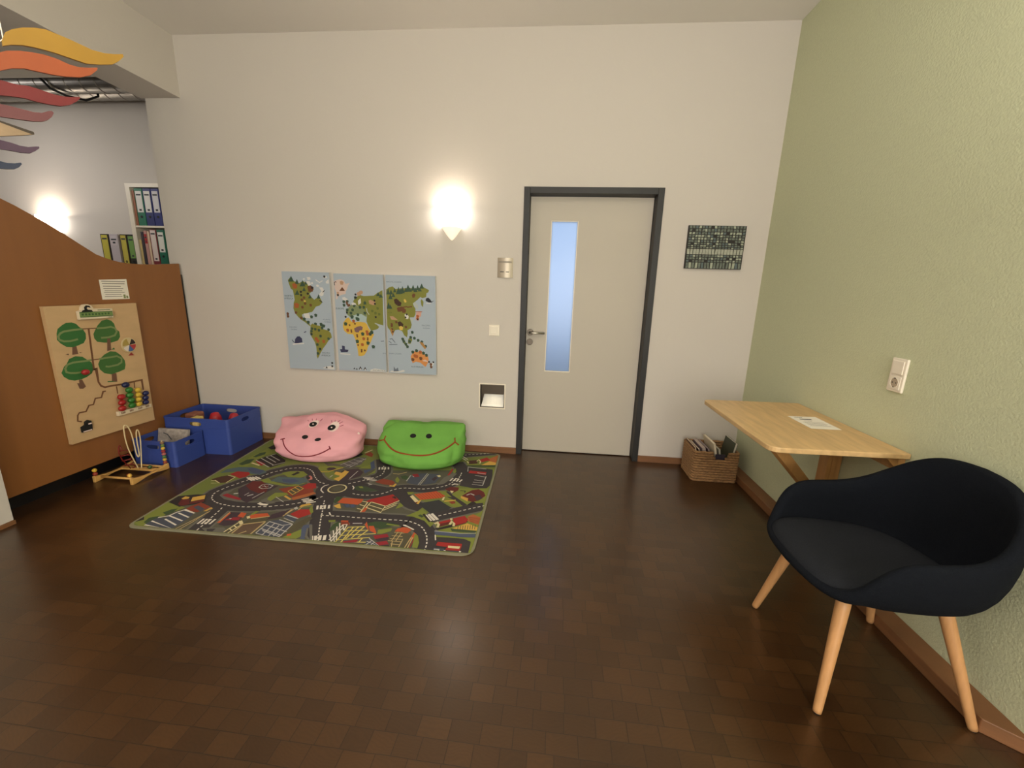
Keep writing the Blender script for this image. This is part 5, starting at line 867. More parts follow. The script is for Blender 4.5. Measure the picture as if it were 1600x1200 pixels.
def strip(pts, w):
    """left and right edge of a polyline of width w, in its own plane"""
    n = len(pts); L = []; R = []
    for i in range(n):
        a = pts[max(i-1, 0)]; b = pts[min(i+1, n-1)]
        dx, dy = b[0]-a[0], b[1]-a[1]; l = math.hypot(dx, dy) or 1
        nx, ny = -dy/l*w/2, dx/l*w/2
        if 0 < i < n-1:
            ux, uy = pts[i][0]-a[0], pts[i][1]-a[1]; q = math.hypot(ux, uy) or 1
            c = abs((ux*dx+uy*dy)/(q*l)); k = 1/max(c, .6); nx *= k; ny *= k
        L.append((pts[i][0]+nx, pts[i][1]+ny)); R.append((pts[i][0]-nx, pts[i][1]-ny))
    return L, R
def pattern(mb, items, to3, h0, dh, pal):
    """prints flat coloured shapes on a plane, each a hair above the one before"""
    for k, (kind, col, w, pts) in enumerate(items):
        h = h0+k*dh; mi = pal[col]
        if kind == 'p': mb.poly([to3(p, h) for p in pts], mi)
        elif kind == 'c':
            c = pts[0]; mb.poly([to3((c[0]+w*math.cos(2*PI*i/28), c[1]+w*math.sin(2*PI*i/28)), h) for i in range(28)], mi)
        elif kind == 'l':
            L, R = strip(pts, w); n = len(L)
            mb.add([to3(p, h) for p in L]+[to3(p, h) for p in R], [(i, n+i, n+i+1, i+1) for i in range(n-1)], mi)
        elif kind == 'd':
            on = True; seg = [pts[0]]; left = .018
            for a, b in zip(pts, pts[1:]):
                l = math.hypot(b[0]-a[0], b[1]-a[1]); t = 0
                while l-t > left:
                    t += left; p = (a[0]+(b[0]-a[0])*t/l, a[1]+(b[1]-a[1])*t/l)
                    if on:
                        L, R = strip(seg+[p], w); n = len(L)
                        mb.add([to3(q, h) for q in L]+[to3(q, h) for q in R], [(i, n+i, n+i+1, i+1) for i in range(n-1)], mi)
                    on = not on; seg = [p]; left = .018 if on else .014
                left -= (l-t); seg.append(b)
def text_into(mb, s, fit, to3, h, mi):
    """lettering as flat mesh, fitted between x0 and x1 around zmid"""
    x0, x1, zm, hh = fit
    cu = bpy.data.curves.new('lettering', 'FONT'); cu.body = s; cu.resolution_u = 2
    o = bpy.data.objects.new('lettering', cu); COL.objects.link(o)
    me = bpy.data.meshes.new_from_object(o)
    vs = [v.co.copy() for v in me.vertices]; fs = [tuple(p.vertices) for p in me.polygons]
    bpy.data.objects.remove(o); bpy.data.curves.remove(cu); bpy.data.meshes.remove(me)
    if not vs: return
    a0 = min(v.x for v in vs); a1 = max(v.x for v in vs); b0 = min(v.y for v in vs); b1 = max(v.y for v in vs)
    mb.add([to3((x0+(v.x-a0)/(a1-a0)*(x1-x0), zm+((v.y-b0)/(b1-b0)-.5)*hh), h) for v in vs], fs, mi)
def copy_tree(o, parent=None):
    c = o.copy(); COL.objects.link(c)
    if parent: c.parent = parent
    for ch in [x for x in bpy.data.objects if x.parent == o]: copy_tree(ch, c)
    return c

# ---------------------------------------------------------------- camera
F_PX, YAW, PITCH, ROLL = 644.631, -.08517, .22394, .02957
CAM = Vector((0, -3.284, 1.355))
fwd = Vector((math.sin(YAW)*math.cos(PITCH), math.cos(YAW)*math.cos(PITCH), -math.sin(PITCH)))
rt = Vector((math.cos(YAW), -math.sin(YAW), 0)); up = rt.cross(fwd)
r2 = rt*math.cos(ROLL)+up*math.sin(ROLL); u2 = -rt*math.sin(ROLL)+up*math.cos(ROLL)
cd = bpy.data.cameras.new('camera'); co = bpy.data.objects.new('camera', cd); COL.objects.link(co)
cd.sensor_width = 36; cd.lens = F_PX/1600*36; cd.clip_start = .02
co.matrix_world = Matrix(((r2.x, u2.x, -fwd.x, CAM.x), (r2.y, u2.y, -fwd.y, CAM.y), (r2.z, u2.z, -fwd.z, CAM.z), (0, 0, 0, 1)))
sc = bpy.context.scene; sc.camera = co
sc.view_settings.view_transform = 'Standard'; sc.view_settings.look = 'None'; sc.view_settings.gamma = 1
sc.view_settings.use_curve_mapping = False; sc.view_settings.exposure = -.45

# ---------------------------------------------------------------- materials
M = {}
M['wall'] = mat('white_paint', (202,195,186), .75, bump=.06, bscale=60, spec=.25)
M['ceil'] = mat('ceiling_paint', (222,217,209), .85, bump=.04, bscale=50, spec=.2)
M['green'] = mat('green_paint', (197,201,168), .8, var=.03, scale=90, bump=.25, bscale=110, spec=.25)
M['skirt'] = mat('skirting_wood', (124,84,52), .5, var=.15, scale=9, stretch=(.6,.6,6))
M['black'] = mat('black_lacquer', (14,14,15), .4)
M['frame'] = mat('anthracite_steel', (27,26,25), .5)
M['leaf'] = mat('door_laminate', (188,180,166), .5, spec=.35)
M['steel'] = mat('brushed_steel', (178,172,160), .32, metal=1)
M['steeldark'] = mat('dark_steel', (88,80,70), .35, metal=.9)
M['white'] = mat('white_plastic', (235,226,208), .4)
M['paper'] = mat('paper', (236,230,216), .8)
M['ink'] = mat('ink_grey', (120,114,106), .8)
M['inkdark'] = mat('ink_dark', (60,62,66), .8)
M['logo'] = mat('logo_green', (128,138,92), .8)
M['panel'] = mat('beech_veneer', (140,90,46), .42, var=.1, scale=2.0, stretch=(1,3.2,.12))
M['ply'] = mat('birch_plywood', (202,168,124), .55, var=.06, scale=5, stretch=(1,1,3))
M['table'] = mat('pine_board', (202,168,118), .42, var=.13, scale=4, stretch=(9,1.4,9))
M['tableleg'] = mat('pine_beam', (184,136,78), .5, var=.12, scale=5, stretch=(6,6,1.2))
M['oak'] = mat('oiled_oak', (196,146,96), .45, var=.08, scale=8, stretch=(8,8,1))
M['wool'] = mat('navy_wool_felt', (21,24,30), .95, var=.3, scale=400, bump=.5, bscale=500, spec=.1)
M['pad'] = mat('grey_blue_wool', (38,40,45), .95, var=.22, scale=380, bump=.5, bscale=500, spec=.1)
M['bluecrate'] = mat('blue_plastic', (56,76,150), .45, var=.06, scale=4)
M['pink'] = mat('pink_cotton', (234,170,180), .85, var=.05, scale=6, bump=.25, bscale=14, spec=.2)
M['lime'] = mat('green_cotton', (112,168,76), .85, var=.07, scale=6, bump=.25, bscale=14, spec=.2)
M['felt_black'] = mat('black_felt', (16,13,12), .8)
M['felt_white'] = mat('white_felt', (238,214,206), .8)
M['cord_red'] = mat('dark_red_cord', (128,24,38), .8)
M['cord_brown'] = mat('rust_cord', (150,66,18), .8)
M['lash'] = mat('plum_thread', (170,84,100), .8)
M['rush'] = mat('seagrass', (162,122,80), .75, var=.4, scale=60, stretch=(1,1,2.5), bump=.9, bscale=130)
M['duct'] = mat('galvanised_duct', (150,146,140), .38, metal=.85, var=.15, scale=7)
M['cable'] = mat('black_cable', (18,17,17), .5)
def floor_mat():
    m = bpy.data.materials.new('end_grain_parquet'); m.use_nodes = True; nt = m.node_tree; b = nt.nodes['Principled BSDF']
    tc = nt.nodes.new('ShaderNodeTexCoord')
    mp = nt.nodes.new('ShaderNodeMapping'); mp.inputs['Rotation'].default_value = (0,0,.02)
    nt.links.new(tc.outputs['Object'], mp.inputs['Vector'])
    wob = nt.nodes.new('ShaderNodeTexNoise'); wob.inputs['Scale'].default_value = 5
    nt.links.new(mp.outputs['Vector'], wob.inputs['Vector'])
    add = nt.nodes.new('ShaderNodeVectorMath'); add.operation = 'MULTIPLY_ADD'; add.inputs[1].default_value = (.008,.008,0)
    nt.links.new(wob.outputs['Color'], add.inputs[0]); nt.links.new(mp.outputs['Vector'], add.inputs[2])
    br = nt.nodes.new('ShaderNodeTexBrick'); br.offset = .43; br.offset_frequency = 2; br.squash = .8; br.squash_frequency = 3
    br.inputs['Scale'].default_value = 1; br.inputs['Brick Width'].default_value = .1; br.inputs['Row Height'].default_value = .066
    br.inputs['Mortar Size'].default_value = .0014; br.inputs['Mortar Smooth'].default_value = .35; br.inputs['Bias'].default_value = 0
    br.inputs['Color1'].default_value = rgb(52,31,13); br.inputs['Color2'].default_value = rgb(68,43,20); br.inputs['Mortar'].default_value = rgb(26,14,6)
    nt.links.new(add.outputs['Vector'], br.inputs['Vector'])
    n = nt.nodes.new('ShaderNodeTexNoise'); n.inputs['Scale'].default_value = 2.2; n.inputs['Detail'].default_value = 6
    nt.links.new(mp.outputs['Vector'], n.inputs['Vector'])
    r = nt.nodes.new('ShaderNodeValToRGB'); r.color_ramp.elements[0].position = .3; r.color_ramp.elements[1].position = .7
    r.color_ramp.elements[0].color = (.72,.7,.68,1); r.color_ramp.elements[1].color = (1.12,1.08,1.04,1)
    nt.links.new(n.outputs['Fac'], r.inputs['Fac'])
    mx = nt.nodes.new('ShaderNodeMix'); mx.data_type = 'RGBA'; mx.blend_type = 'MULTIPLY'; mx.inputs['Factor'].default_value = 1
    nt.links.new(br.outputs['Color'], mx.inputs['A']); nt.links.new(r.outputs['Color'], mx.inputs['B'])
    # growth rings: distorted wave, random per region
    w = nt.nodes.new('ShaderNodeTexWave'); w.wave_type = 'RINGS'; w.rings_direction = 'SPHERICAL'; w.inputs['Scale'].default_value = 28; w.inputs['Distortion'].default_value = 30; w.inputs['Detail'].default_value = 2; w.inputs['Detail Scale'].default_value = .35
    nt.links.new(mp.outputs['Vector'], w.inputs['Vector'])
    r3 = nt.nodes.new('ShaderNodeValToRGB'); r3.color_ramp.elements[0].color = (.9,.9,.9,1); r3.color_ramp.elements[1].color = (1.05,1.05,1.05,1)
    nt.links.new(w.outputs['Fac'], r3.inputs['Fac'])
    mx2 = nt.nodes.new('ShaderNodeMix'); mx2.data_type = 'RGBA'; mx2.blend_type = 'MULTIPLY'; mx2.inputs['Factor'].default_value = 1
    nt.links.new(mx.outputs['Result'], mx2.inputs['A']); nt.links.new(r3.outputs['Color'], mx2.inputs['B'])
    nt.links.new(mx2.outputs['Result'], b.inputs['Base Color'])
    rr = nt.nodes.new('ShaderNodeMapRange'); rr.inputs['To Min'].default_value = .27; rr.inputs['To Max'].default_value = .4
    nt.links.new(n.outputs['Fac'], rr.inputs['Value']); nt.links.new(rr.outputs['Result'], b.inputs['Roughness'])
    b.inputs['Specular IOR Level'].default_value = .8; b.inputs['Specular Tint'].default_value = (1,.8,.6,1)
    b.inputs['Coat Weight'].default_value = .4; b.inputs['Coat Roughness'].default_value = .22
    bp = nt.nodes.new('ShaderNodeBump'); bp.inputs['Strength'].default_value = .25; bp.inputs['Distance'].default_value = .002
    sub = nt.nodes.new('ShaderNodeMath'); sub.operation = 'MULTIPLY_ADD'; sub.inputs[1].default_value = -1
    nt.links.new(br.outputs['Fac'], sub.inputs[0]); nt.links.new(n.outputs['Fac'], sub.inputs[2])
    nt.links.new(sub.outputs['Value'], bp.inputs['Height']); nt.links.new(bp.outputs['Normal'], b.inputs['Normal'])
    return m
M['floor'] = floor_mat()

# ---------------------------------------------------------------- the room
XR, ZC, XL, XB = 1.537, 3.113, -2.87, -3.19
struct(MB().box(-6.6, XR+.2, -7.1, .75, -.1, 0).build('floor', M['floor']))
struct(MB().box(-6.6, XR+.2, -7.1, .75, ZC, ZC+.1).build('ceiling', M['ceil']))
struct(MB().box(-6.5, XB, -7.0, -.22, 2.75, 2.79).build('ceiling_office', M['ceil']))
def wall_grid(mb, xs, zs, y0, y1, skip):
    for i in range(len(xs)-1):
        for j in range(len(zs)-1):
            if (i, j) not in skip: mb.box(xs[i], xs[i+1], y0, y1, zs[j], zs[j+1])
DX0, DX1, DH = -.231, .78, 2.10
w = MB(); wall_grid(w, [-3.16, -.547, -.338, DX0, DX1, XR+.2], [0, .392, .595, DH, ZC], 0, .2, {(1,1), (3,0), (3,1), (3,2)})
w.box(-3.16, -2.9, .2, .6, 0, ZC)
struct(w.build('wall_back', M['wall']))
struct(MB().box(XR, XR+.2, -7, 0, 0, ZC).build('wall_right', M['green']))
struct(MB().box(-6.6, XR+.2, -7.2, -7, 0, ZC).build('wall_front', M['wall']))
struct(MB().box(-6.7, -6.5, -7, .6, 0, ZC).build('wall_left', M['wall']))
struct(MB().box(-6.6, -2.9, .6, .75, 0, ZC).build('wall_office', M['wall']))
struct(MB().box(XB, XL, -7, 0, 2.702, ZC).build('wall_beam', M['wall']))
struct(MB().box(XB, -2.93, -7, -1.463, 0, 2.702).build('wall_pier', M['wall']))
b = MB(); b.box(-3.04, DX0, -.012, 0, 0, .052); b.box(DX1, XR-.088, -.012, 0, 0, .052)
struct(b.build('baseboard_back', M['skirt']))
# the boxed-in skirting along the green wall; it tapers off in the foreground
b = MB(); b.prism([(XR,0,0), (XR-.088,0,0), (XR-.088,-2.09,0), (XR-.012,-2.15,0), (XR-.012,-7,0), (XR,-7,0)][::-1], (0,0,.052))
struct(b.build('baseboard_right', M['skirt'], bevel=.003))
struct(MB().box(-2.93, -2.918, -7, -1.463, 0, .022).build('baseboard_left', M['skirt']))

# door -----------------------------------------------------------
d = thing('door_1', 'grey laminate door with narrow frosted light strip in anthracite steel frame', 'door', (.2745,0,0)); d['kind'] = 'structure'
f = MB(); f.box(DX0, DX0+.045, -.012, .13, 0, DH); f.box(DX1-.045, DX1, -.012, .13, 0, DH); f.box(DX0+.045, DX1-.045, -.012, .13, DH-.045, DH)
f.box(DX0+.045, DX0+.06, .132, .15, 0, DH); 
f.build('door_frame', M['frame'], d, bevel=.002)
LX0, LX1, GX0, GX1, GZ0, GZ1 = DX0+.048, DX1-.048, -.022, .185, .705, 1.882
l = MB(); wall_grid(l, [LX0, GX0, GX1, LX1], [.008, GZ0, GZ1, DH-.048], .088, .128, {(1,1)})
leaf = l.build('door_leaf', M['leaf'], d)
g = MB()
for a in ((GX0, GX0+.006, GZ0, GZ1), (GX1-.006, GX1, GZ0, GZ1), (GX0+.006, GX1-.006, GZ0, GZ0+.006), (GX0+.006, GX1-.006, GZ1-.006, GZ1)): g.box(a[0], a[1], .092, .124, a[2], a[3])
g.build('glazing_bead', M['white'], leaf)
def frosted():
    m = bpy.data.materials.new('frosted_glass'); m.use_nodes = True; nt = m.node_tree; nt.nodes.remove(nt.nodes['Principled BSDF'])
    o = nt.nodes['Material Output']; t = nt.nodes.new('ShaderNodeBsdfTranslucent'); t.inputs['Color'].default_value = (.8,.88,1,1)
    gl = nt.nodes.new('ShaderNodeBsdfGlossy'); gl.inputs['Roughness'].default_value = .3; gl.inputs['Color'].default_value = (.8,.8,.8,1)
    mx = nt.nodes.new('ShaderNodeMixShader'); mx.inputs['Fac'].default_value = .06
    nt.links.new(t.outputs['BSDF'], mx.inputs[1]); nt.links.new(gl.outputs['BSDF'], mx.inputs[2]); nt.links.new(mx.outputs['Shader'], o.inputs['Surface'])
    return m
MB().box(GX0+.006, GX1-.006, .104, .110, GZ0+.006, GZ1-.006).build('glass_pane', frosted(), leaf)
h = MB(); rx = Matrix.Rotation(PI/2, 4, 'X')
h.lathe([(0,.0), (.026,.0), (.027,.004), (.025,.009), (0,.0095)], (-.152, .088, 1.024), 24, rot=rx)
hd = h.build('door_handle', M['steeldark'], leaf, smooth=False)
h = MB(); h.tube([(-.152,.082,1.024), (-.152,.045,1.024), (-.146,.036,1.024), (-.13,.034,1.024), (-.035,.034,1.024)], .0095, 10); h.build('door_lever', M['steel'], leaf, smooth=True)
h = MB(); h.lathe([(0,.0), (.026,.0), (.026,.006), (.024,.008), (0,.008)], (-.153,.088,.946), 24, rot=rx); h.box(-.1555,-.1505,.077,.0805,.935,.957,0)
h.build('lock_rosette', M['steeldark'], leaf)

# recessed wall light ------------------------------------------------
t = thing('recessed_wall_light', 'square wall light sunk in the white wall left of the door, white curved reflector', 'wall light', (-.4425,0,.49))
b = MB(); x0, x1, z0, z1 = -.547, -.338, .392, .595
b.box(x0, x0+.008, -.003, .09, z0, z1); b.box(x1-.008, x1, -.003, .09, z0, z1); b.box(x0+.008, x1-.008, -.003, .09, z1-.008, z1); b.box(x0+.008, x1-.008, -.003, .09, z0, z0+.008); b.box(x0+.008, x1-.008, .08, .09, z0+.008, z1-.008)
b.build('housing', M['steeldark'], t)
b = MB(); b.box(x0-.006, x1+.006, -.004, -.0005, z1-.004, z1+.006); b.box(x0-.006, x1+.006, -.004, -.0005, z0-.006, z0+.004); b.box(x0-.006, x0+.004, -.004, -.0005, z0+.004, z1-.004); b.box(x1-.004, x1+.006, -.004, -.0005, z0+.004, z1-.004)
b.build('trim_ring', M['white'], t)
b = MB(); b.box(x0+.012, x1-.012, .012, .078, z1-.088, z1-.01); b.build('lamp_cover', M['steeldark'], t)
pf = [(.07, z1-.092), (.066, z1-.105), (.055, z1-.13), (.04, z1-.155), (.022, z1-.175), (.006, z0+.01)]
R = [[(x, y, z) for x in (x0+.012+.02*(1-k/5), x1-.012)] for k, (y, z) in enumerate(pf)]
b = MB(); b.rings([[r[0], r[1], (r[1][0], r[1][1]+.004, r[1][2]-.003), (r[0][0], r[0][1]+.004, r[0][2]-.003)] for r in R])
b.build('reflector', mat('lit_reflector', (250,244,228), .35, emit=.35, ecol=(255,246,226)), t, smooth=True)

# sconces ------------------------------------------------------------
M['shade'] = mat('opal_glass_lit', (255,250,240), .3, emit=15, ecol=(255,246,236))
M['shadetip'] = mat('opal_glass_tip', (255,248,235), .3, emit=.9, ecol=(255,236,206))
SX, SZ = -.777, 1.955
s = thing('wall_sconce', 'lit white glass cone uplight on the white wall above and right of the maps', 'wall lamp', (SX,0,SZ), 'cone wall sconces')
prof = [(.121,0), (.125,-.003), (.124,-.03), (.118,-.06), (.108,-.09), (.094,-.12), (.077,-.15)]
p2 = [(.077,-.15), (.058,-.178), (.036,-.207), (.015,-.232), (.0005,-.242)]
def shell(pf):
    return pf+[(max(r-.004, .0004), z+.0015) for r, z in pf[::-1]]
b = MB(); b.lathe(shell(prof), (SX,-.001,SZ), 32, arc=(PI, 2*PI)); b.build('glass_shade', M['shade'], s, smooth=True)
b = MB(); b.lathe(shell(p2), (SX,-.001,SZ), 32, arc=(PI, 2*PI)); b.build('shade_tip', M['shadetip'], s, smooth=True)
b = MB(); b.box(SX-.05, SX+.05, -.012, -.001, SZ-.12, SZ-.02); b.box(SX-.02, SX+.02, -.05, -.012, SZ-.09, SZ-.06); b.build('wall_plate', M['white'], s)
b = MB(); b.ball((SX,-.055,SZ-.035), .022); b.build('bulb', mat('lit_bulb', (255,244,220), .4, emit=14, ecol=(255,226,184)), s, smooth=True)
s2 = copy_tree(s); s2.location = (-4.898, .6, 1.93)
s2['label'] = 'lit white glass cone uplight glowing behind the curved top of the wood divider'

# office behind the divider ------------------------------------------
sh = thing('office_bookcase', 'white bookcase full of ring binders behind the wood divider', 'bookcase', (-3.5,.4,0))
b = MB(); bx0, bx1 = -3.872, -2.91
b.box(bx0, bx0+.042, .4, .598, 0, 2.193); b.box(bx0+.042, bx1, .58, .598, 0, 2.193); b.box(bx0+.042, bx1-.0, .4, .58, 2.16, 2.193); b.box(bx1-.03, bx1, .4, .58, 0, 2.16)
b.build('carcass', M['white'], sh)
for z in (1.818, 1.475, 1.1): MB().box(bx0+.043, bx1-.031, .402, .579, z-.001, z+.015).build('shelf', M['white'], sh)
b = MB(); b.box(-4.6, bx0-.002, .4, .598, 0, 1.432); b.build('binder_support', M['white'], sh)  # box added to hold up the low binder row, hidden behind the divider
def binder(label, x0, x1, z0, h, col, spine=None, lab=None, hole=True, dep=.17, y=.41):
    m = mat('binder_cover', col, .5)
    t = thing('ring_binder', label, 'binder', ((x0+x1)/2, y, z0), 'ring binders in the office')
    MB().box(x0, x1, y, y+dep, z0, z0+h).build('cover', m, t, bevel=.002)
    wd = x1-x0
    if lab:
        a, c, lc = lab
        lm = mat('spine_label', lc, .6)
        q = MB().box(x0+wd*.12, x1-wd*.12, y-.0015, y-.0002, z0+h*a, z0+h*c).build('spine_label', lm, t)
        k = MB(); k.box(x0+wd*.2, x1-wd*.2, y-.0022, y-.0016, z0+h*(c-.12), z0+h*(c-.08)); k.box(x0+wd*.35, x1-wd*.35, y-.0022, y-.0016, z0+h*(a+.04), z0+h*(a+.09)); k.build('print', M['inkdark'], q)
    if hole:
        k = MB(); k.lathe([(.004,0), (.011,0), (.011,.002), (.004,.002)], ((x0+x1)/2, y, z0+h*.24), 16, rot=rx); k.lathe([(0,.0005), (.009,.0005)], ((x0+x1)/2, y, z0+h*.24), 16, rot=rx)
        k.build('finger_ring', M['cable'], t)
Z1, Z2, Z3 = 1.834, 1.491, 1.433
MBk = [('brown folder leaning left of the green binder on the upper shelf', -3.828, -3.803, Z1, .30, (150,92,60), None, False),
 ('green binder with tall white label on the upper shelf', -3.799, -3.722, Z1, .318, (30,110,82), (.36,.93,(225,222,216)), True),
 ('blue binder next to the green binder on the upper shelf', -3.717, -3.641, Z1, .318, (36,44,104), (.36,.93,(225,222,216)), True),
 ('blue binder on the upper shelf beside the wall corner', -3.636, -3.562, Z1, .318, (34,42,110), (.36,.93,(214,212,214)), True),
 ('narrow cream folder at the left of the second shelf', -3.826, -3.806, Z2, .22, (214,190,130), None, False),
 ('dark grey folder on the second shelf beside the cream folder', -3.802, -3.776, Z2, .29, (62,56,62), None, False),
 ('pinkish folder with red top on the second shelf', -3.771, -3.74, Z2, .30, (196,150,140), (.62,.9,(170,36,40)), False),
 ('thin cream book on the second shelf', -3.736, -3.716, Z2, .295, (222,196,168), None, False),
 ('red binder with white label on the second shelf', -3.711, -3.645, Z2, .31, (126,44,50), (.1,.98,(226,212,204)), False),
 ('green binder with white label on the second shelf beside the wall corner', -3.64, -3.568, Z2, .31, (28,104,80), (.36,.93,(226,224,214)), True)]
for q in MBk: binder(q[0], q[1], q[2], q[3], q[4], q[5], None, q[6], q[7])
for q in [('yellow binder with dark edges at the left end of the low row', -4.217, -4.135, (50,40,34), (.0,.97,(196,184,70)), False),
 ('silver grey binder between the two yellow ones in the low row', -4.126, -4.04, (196,186,190), (.7,.95,(208,198,200)), False),
 ('yellow binder with finger hole in the low row', -4.018, -3.952, (70,56,40), (.0,.97,(200,186,76)), True),
 ('black binder with green label in the low row beside the bookcase', -3.945, -3.878, (44,46,36), (.34,.95,(116,158,80)), True)]:
    binder(q[0], q[1], q[2], Z3, .322, q[3], None, q[4], q[5])
def duct(label, y, z, r, x0, x1):
    t = thing('ventilation_duct', label, 'duct', ((x0+x1)/2, y, z), 'ceiling ducts in the office')
    prof = []; x = x0
    ry = Matrix.Rotation(PI/2, 4, 'Y')
    pr = []
    n = int((x1-x0)/.13)
    for i in range(n+1):
        a = i*.13; pr += [(r, a), (r, a+.115), (r+.004, a+.119), (r+.004, a+.126), (r, a+.13)]
    b = MB(); b.lathe(pr, (x0, y, z), 40, rot=ry); b.build('pipe', M['duct'], t)
    b = MB()
    for xx in (x0+.4, x0+1.6, x0+2.6): b.box(xx-.01, xx+.01, y-.006, y+.006, z+r+.002, ZC)
    b.build('hanger', M['steeldark'], t)
duct('upper dark metal duct under the office ceiling', .1, 2.862, .075, -6.45, -3.23)
duct('lower shiny metal duct along the office wall', .4, 2.957, .1, -6.45, -3.23)
b = MB(); b.tube([(-4.05,.01,3.11), (-4.045,.0,2.95), (-4.02,.005,2.85), (-3.98,.03,2.79), (-3.93,.1,2.765), (-3.88,.2,2.772), (-3.84,.27,2.83), (-3.82,.27,3.11)], .009, 8)
tag(b.build('hanging_cable', M['cable'], smooth=True), 'black cable looped around the metal ducts', 'cable')

# divider ------------------------------------------------------------
t = thing('divider_panel', 'tall beech veneer divider with a wavy top edge left of the room', 'room divider', (-3.07,-.75,0))
top = [(-.028,1.487), (-.075,1.482), (-.132,1.478), (-.19,1.471), (-.254,1.466), (-.357,1.462), (-.453,1.463), (-.51,1.468), (-.562,1.478), (-.61,1.491), (-.66,1.509), (-.746,1.564), (-.827,1.617), (-.903,1.664), (-.975,1.703), (-1.043,1.739), (-1.107,1.768), (-1.2,1.803), (-1.3,1.828), (-1.455,1.85)]
pts = [(-3.05, y, z) for y, z in top]+[(-3.05,-1.455,.1), (-3.05,-.028,.1)]
MB().prism(pts, (-.04,0,0)).build('wood_board', M['panel'], t, bevel=.002)
MB().box(-3.085, -3.052, -.0265, -.0135, .06, 1.40).build('edge_strip', M['black'], t)
MB().box(-3.14, -3.12, -1.45, -.03, 0, .0995).box(-3.12,-3.10,-1.45,-1.43,0,.0995).build('plinth', M['black'], t)
MB().box(-3.12, -3.0905, -1.44, -.03, .101, .2).build('rear_batten', M['panel'], t)
# info sheet
t = thing('notice_sign', 'white printed notice taped on the divider above the activity board', 'notice', (-3.05,-.58,1.28))
MB().prism([(-3.0492,-.674,1.342), (-3.0492,-.486,1.352), (-3.0492,-.486,1.212), (-3.0492,-.674,1.21)], (.0006,0,0)).build('sheet', M['paper'], t)
b = MB()
for i, (y0, y1, z, hh) in enumerate([(-.66,-.5,1.333,.005), (-.658,-.505,1.318,.005), (-.655,-.535,1.3,.004), (-.655,-.52,1.285,.004), (-.65,-.53,1.27,.004), (-.655,-.515,1.258,.004), (-.65,-.54,1.243,.004), (-.655,-.535,1.23,.004)]):
    b.box(-3.0486, -3.0483, y0, y1, z-hh/2, z+hh/2)
b.build('print', M['ink'], t)
b = MB(); b.box(-3.0486,-3.0483,-.527,-.512,1.217,1.243); b.box(-3.0486,-3.0483,-.508,-.494,1.217,1.235); b.build('logo', M['logo'], t)

# activity board -------------------------------------------------------
PAL = dict(leaf=(48,106,48), leaf2=(60,106,46), trunk=(112,78,58), groove=(112,72,42), groove2=(122,138,86), redt=(150,44,34), dkt=(90,64,44))
names = list(PAL); pal = {k: i+1 for i, k in enumerate(names)}
t = thing('activity_board', 'tall plywood activity board with four green trees and coloured bead columns', 'wall toy', (-3.035,-.755,.74))
b = MB(); b.prism([(-3.046,-1.042,1.177), (-3.046,-.470,1.182), (-3.046,-.478,.291), (-3.046,-1.045,.302)], (.0245,0,0))
pattern(b, TOY, lambda p, h: (h, p[0], p[1]), -3.0214, 2e-5, pal)
b.build('board', [M['ply']]+[mat('print_'+k, PAL[k], .6) for k in names], t)
def bead(name, y, z, col, r=.024, sc=(.8,1.05,.85), x=-2.999):
    b = MB(); b.ball((x, y, z), r, n=16, sc=sc); return b.build(name, mat('bead_paint', col, .35), t, smooth=True)
for y, z in ((-.712,.535), (-.714,.494), (-.72,.453)): bead('red_bead', y, z, (158,28,26))
for y, z in ((-.65,.572), (-.652,.533), (-.647,.494), (-.648,.456)): bead('green_bead', y, z, (46,112,40))
for y, z in ((-.587,.556), (-.590,.521), (-.596,.487), (-.598,.452)): bead('yellow_bead', y, z, (214,178,60), .021)
for y, z in ((-.534,.519), (-.541,.485), (-.545,.452)): bead('blue_bead', y, z, (30,36,84), .021)
bead('navy_bead', -.668, .613, (26,34,74)); bead('red_knob', -.905, .752, (158,32,34), .022)
b = MB(); b.prism([(-3.02,-.752,.436), (-3.02,-.503,.428), (-3.02,-.503,.402), (-3.02,-.752,.404)], (.018,0,0)); q = b.build('number_strip', mat('cream_wood', (224,206,176), .6), t, bevel=.002)
b = MB()
for y, wd in ((-.715,.03), (-.655,.03), (-.59,.032), (-.535,.028)):
    for k in range(3): b.box(-3.0018,-3.0012, y-wd/2+k*wd/3, y-wd/2+k*wd/3+.005, .411, .427)
    b.box(-3.0018,-3.0012, y-wd/2, y+wd/2, .417, .421)
b.build('print', mat('strip_print', (150,120,92), .7), q)
b = MB(); b.prism([(-3.02,-.875,1.088), (-3.02,-.875,1.142), (-3.02,-.855,1.147), (-3.02,-.85,1.168), (-3.02,-.835,1.183), (-3.02,-.81,1.186), (-3.02,-.79,1.175), (-3.02,-.78,1.155), (-3.02,-.662,1.152), (-3.02,-.664,1.09)][::-1], (.02,0,0))
sg = b.build('title_sign', mat('sign_white', (222,206,178), .6), t, bevel=.002)
b = MB(); b.box(-2.9995,-2.999,-.871,-.667,1.106,1.134); b.build('green_band', mat('sign_green', (120,148,84), .6), sg)
b = MB(); b.box(-2.9988,-2.9984,-.871,-.667,1.1315,1.136); b.box(-2.9988,-2.9984,-.871,-.667,1.102,1.107); b.box(-2.9988,-2.9984,-.76,-.68,1.1435,1.1475); b.box(-2.9988,-2.9984,-.7,-.675,1.0935,1.0975)
for k in range(9): b.box(-2.9988,-2.9984,-.86+k*.02,-.848+k*.02,1.114,1.126)
b.build('print', mat('sign_print', (66,96,48), .6), sg)
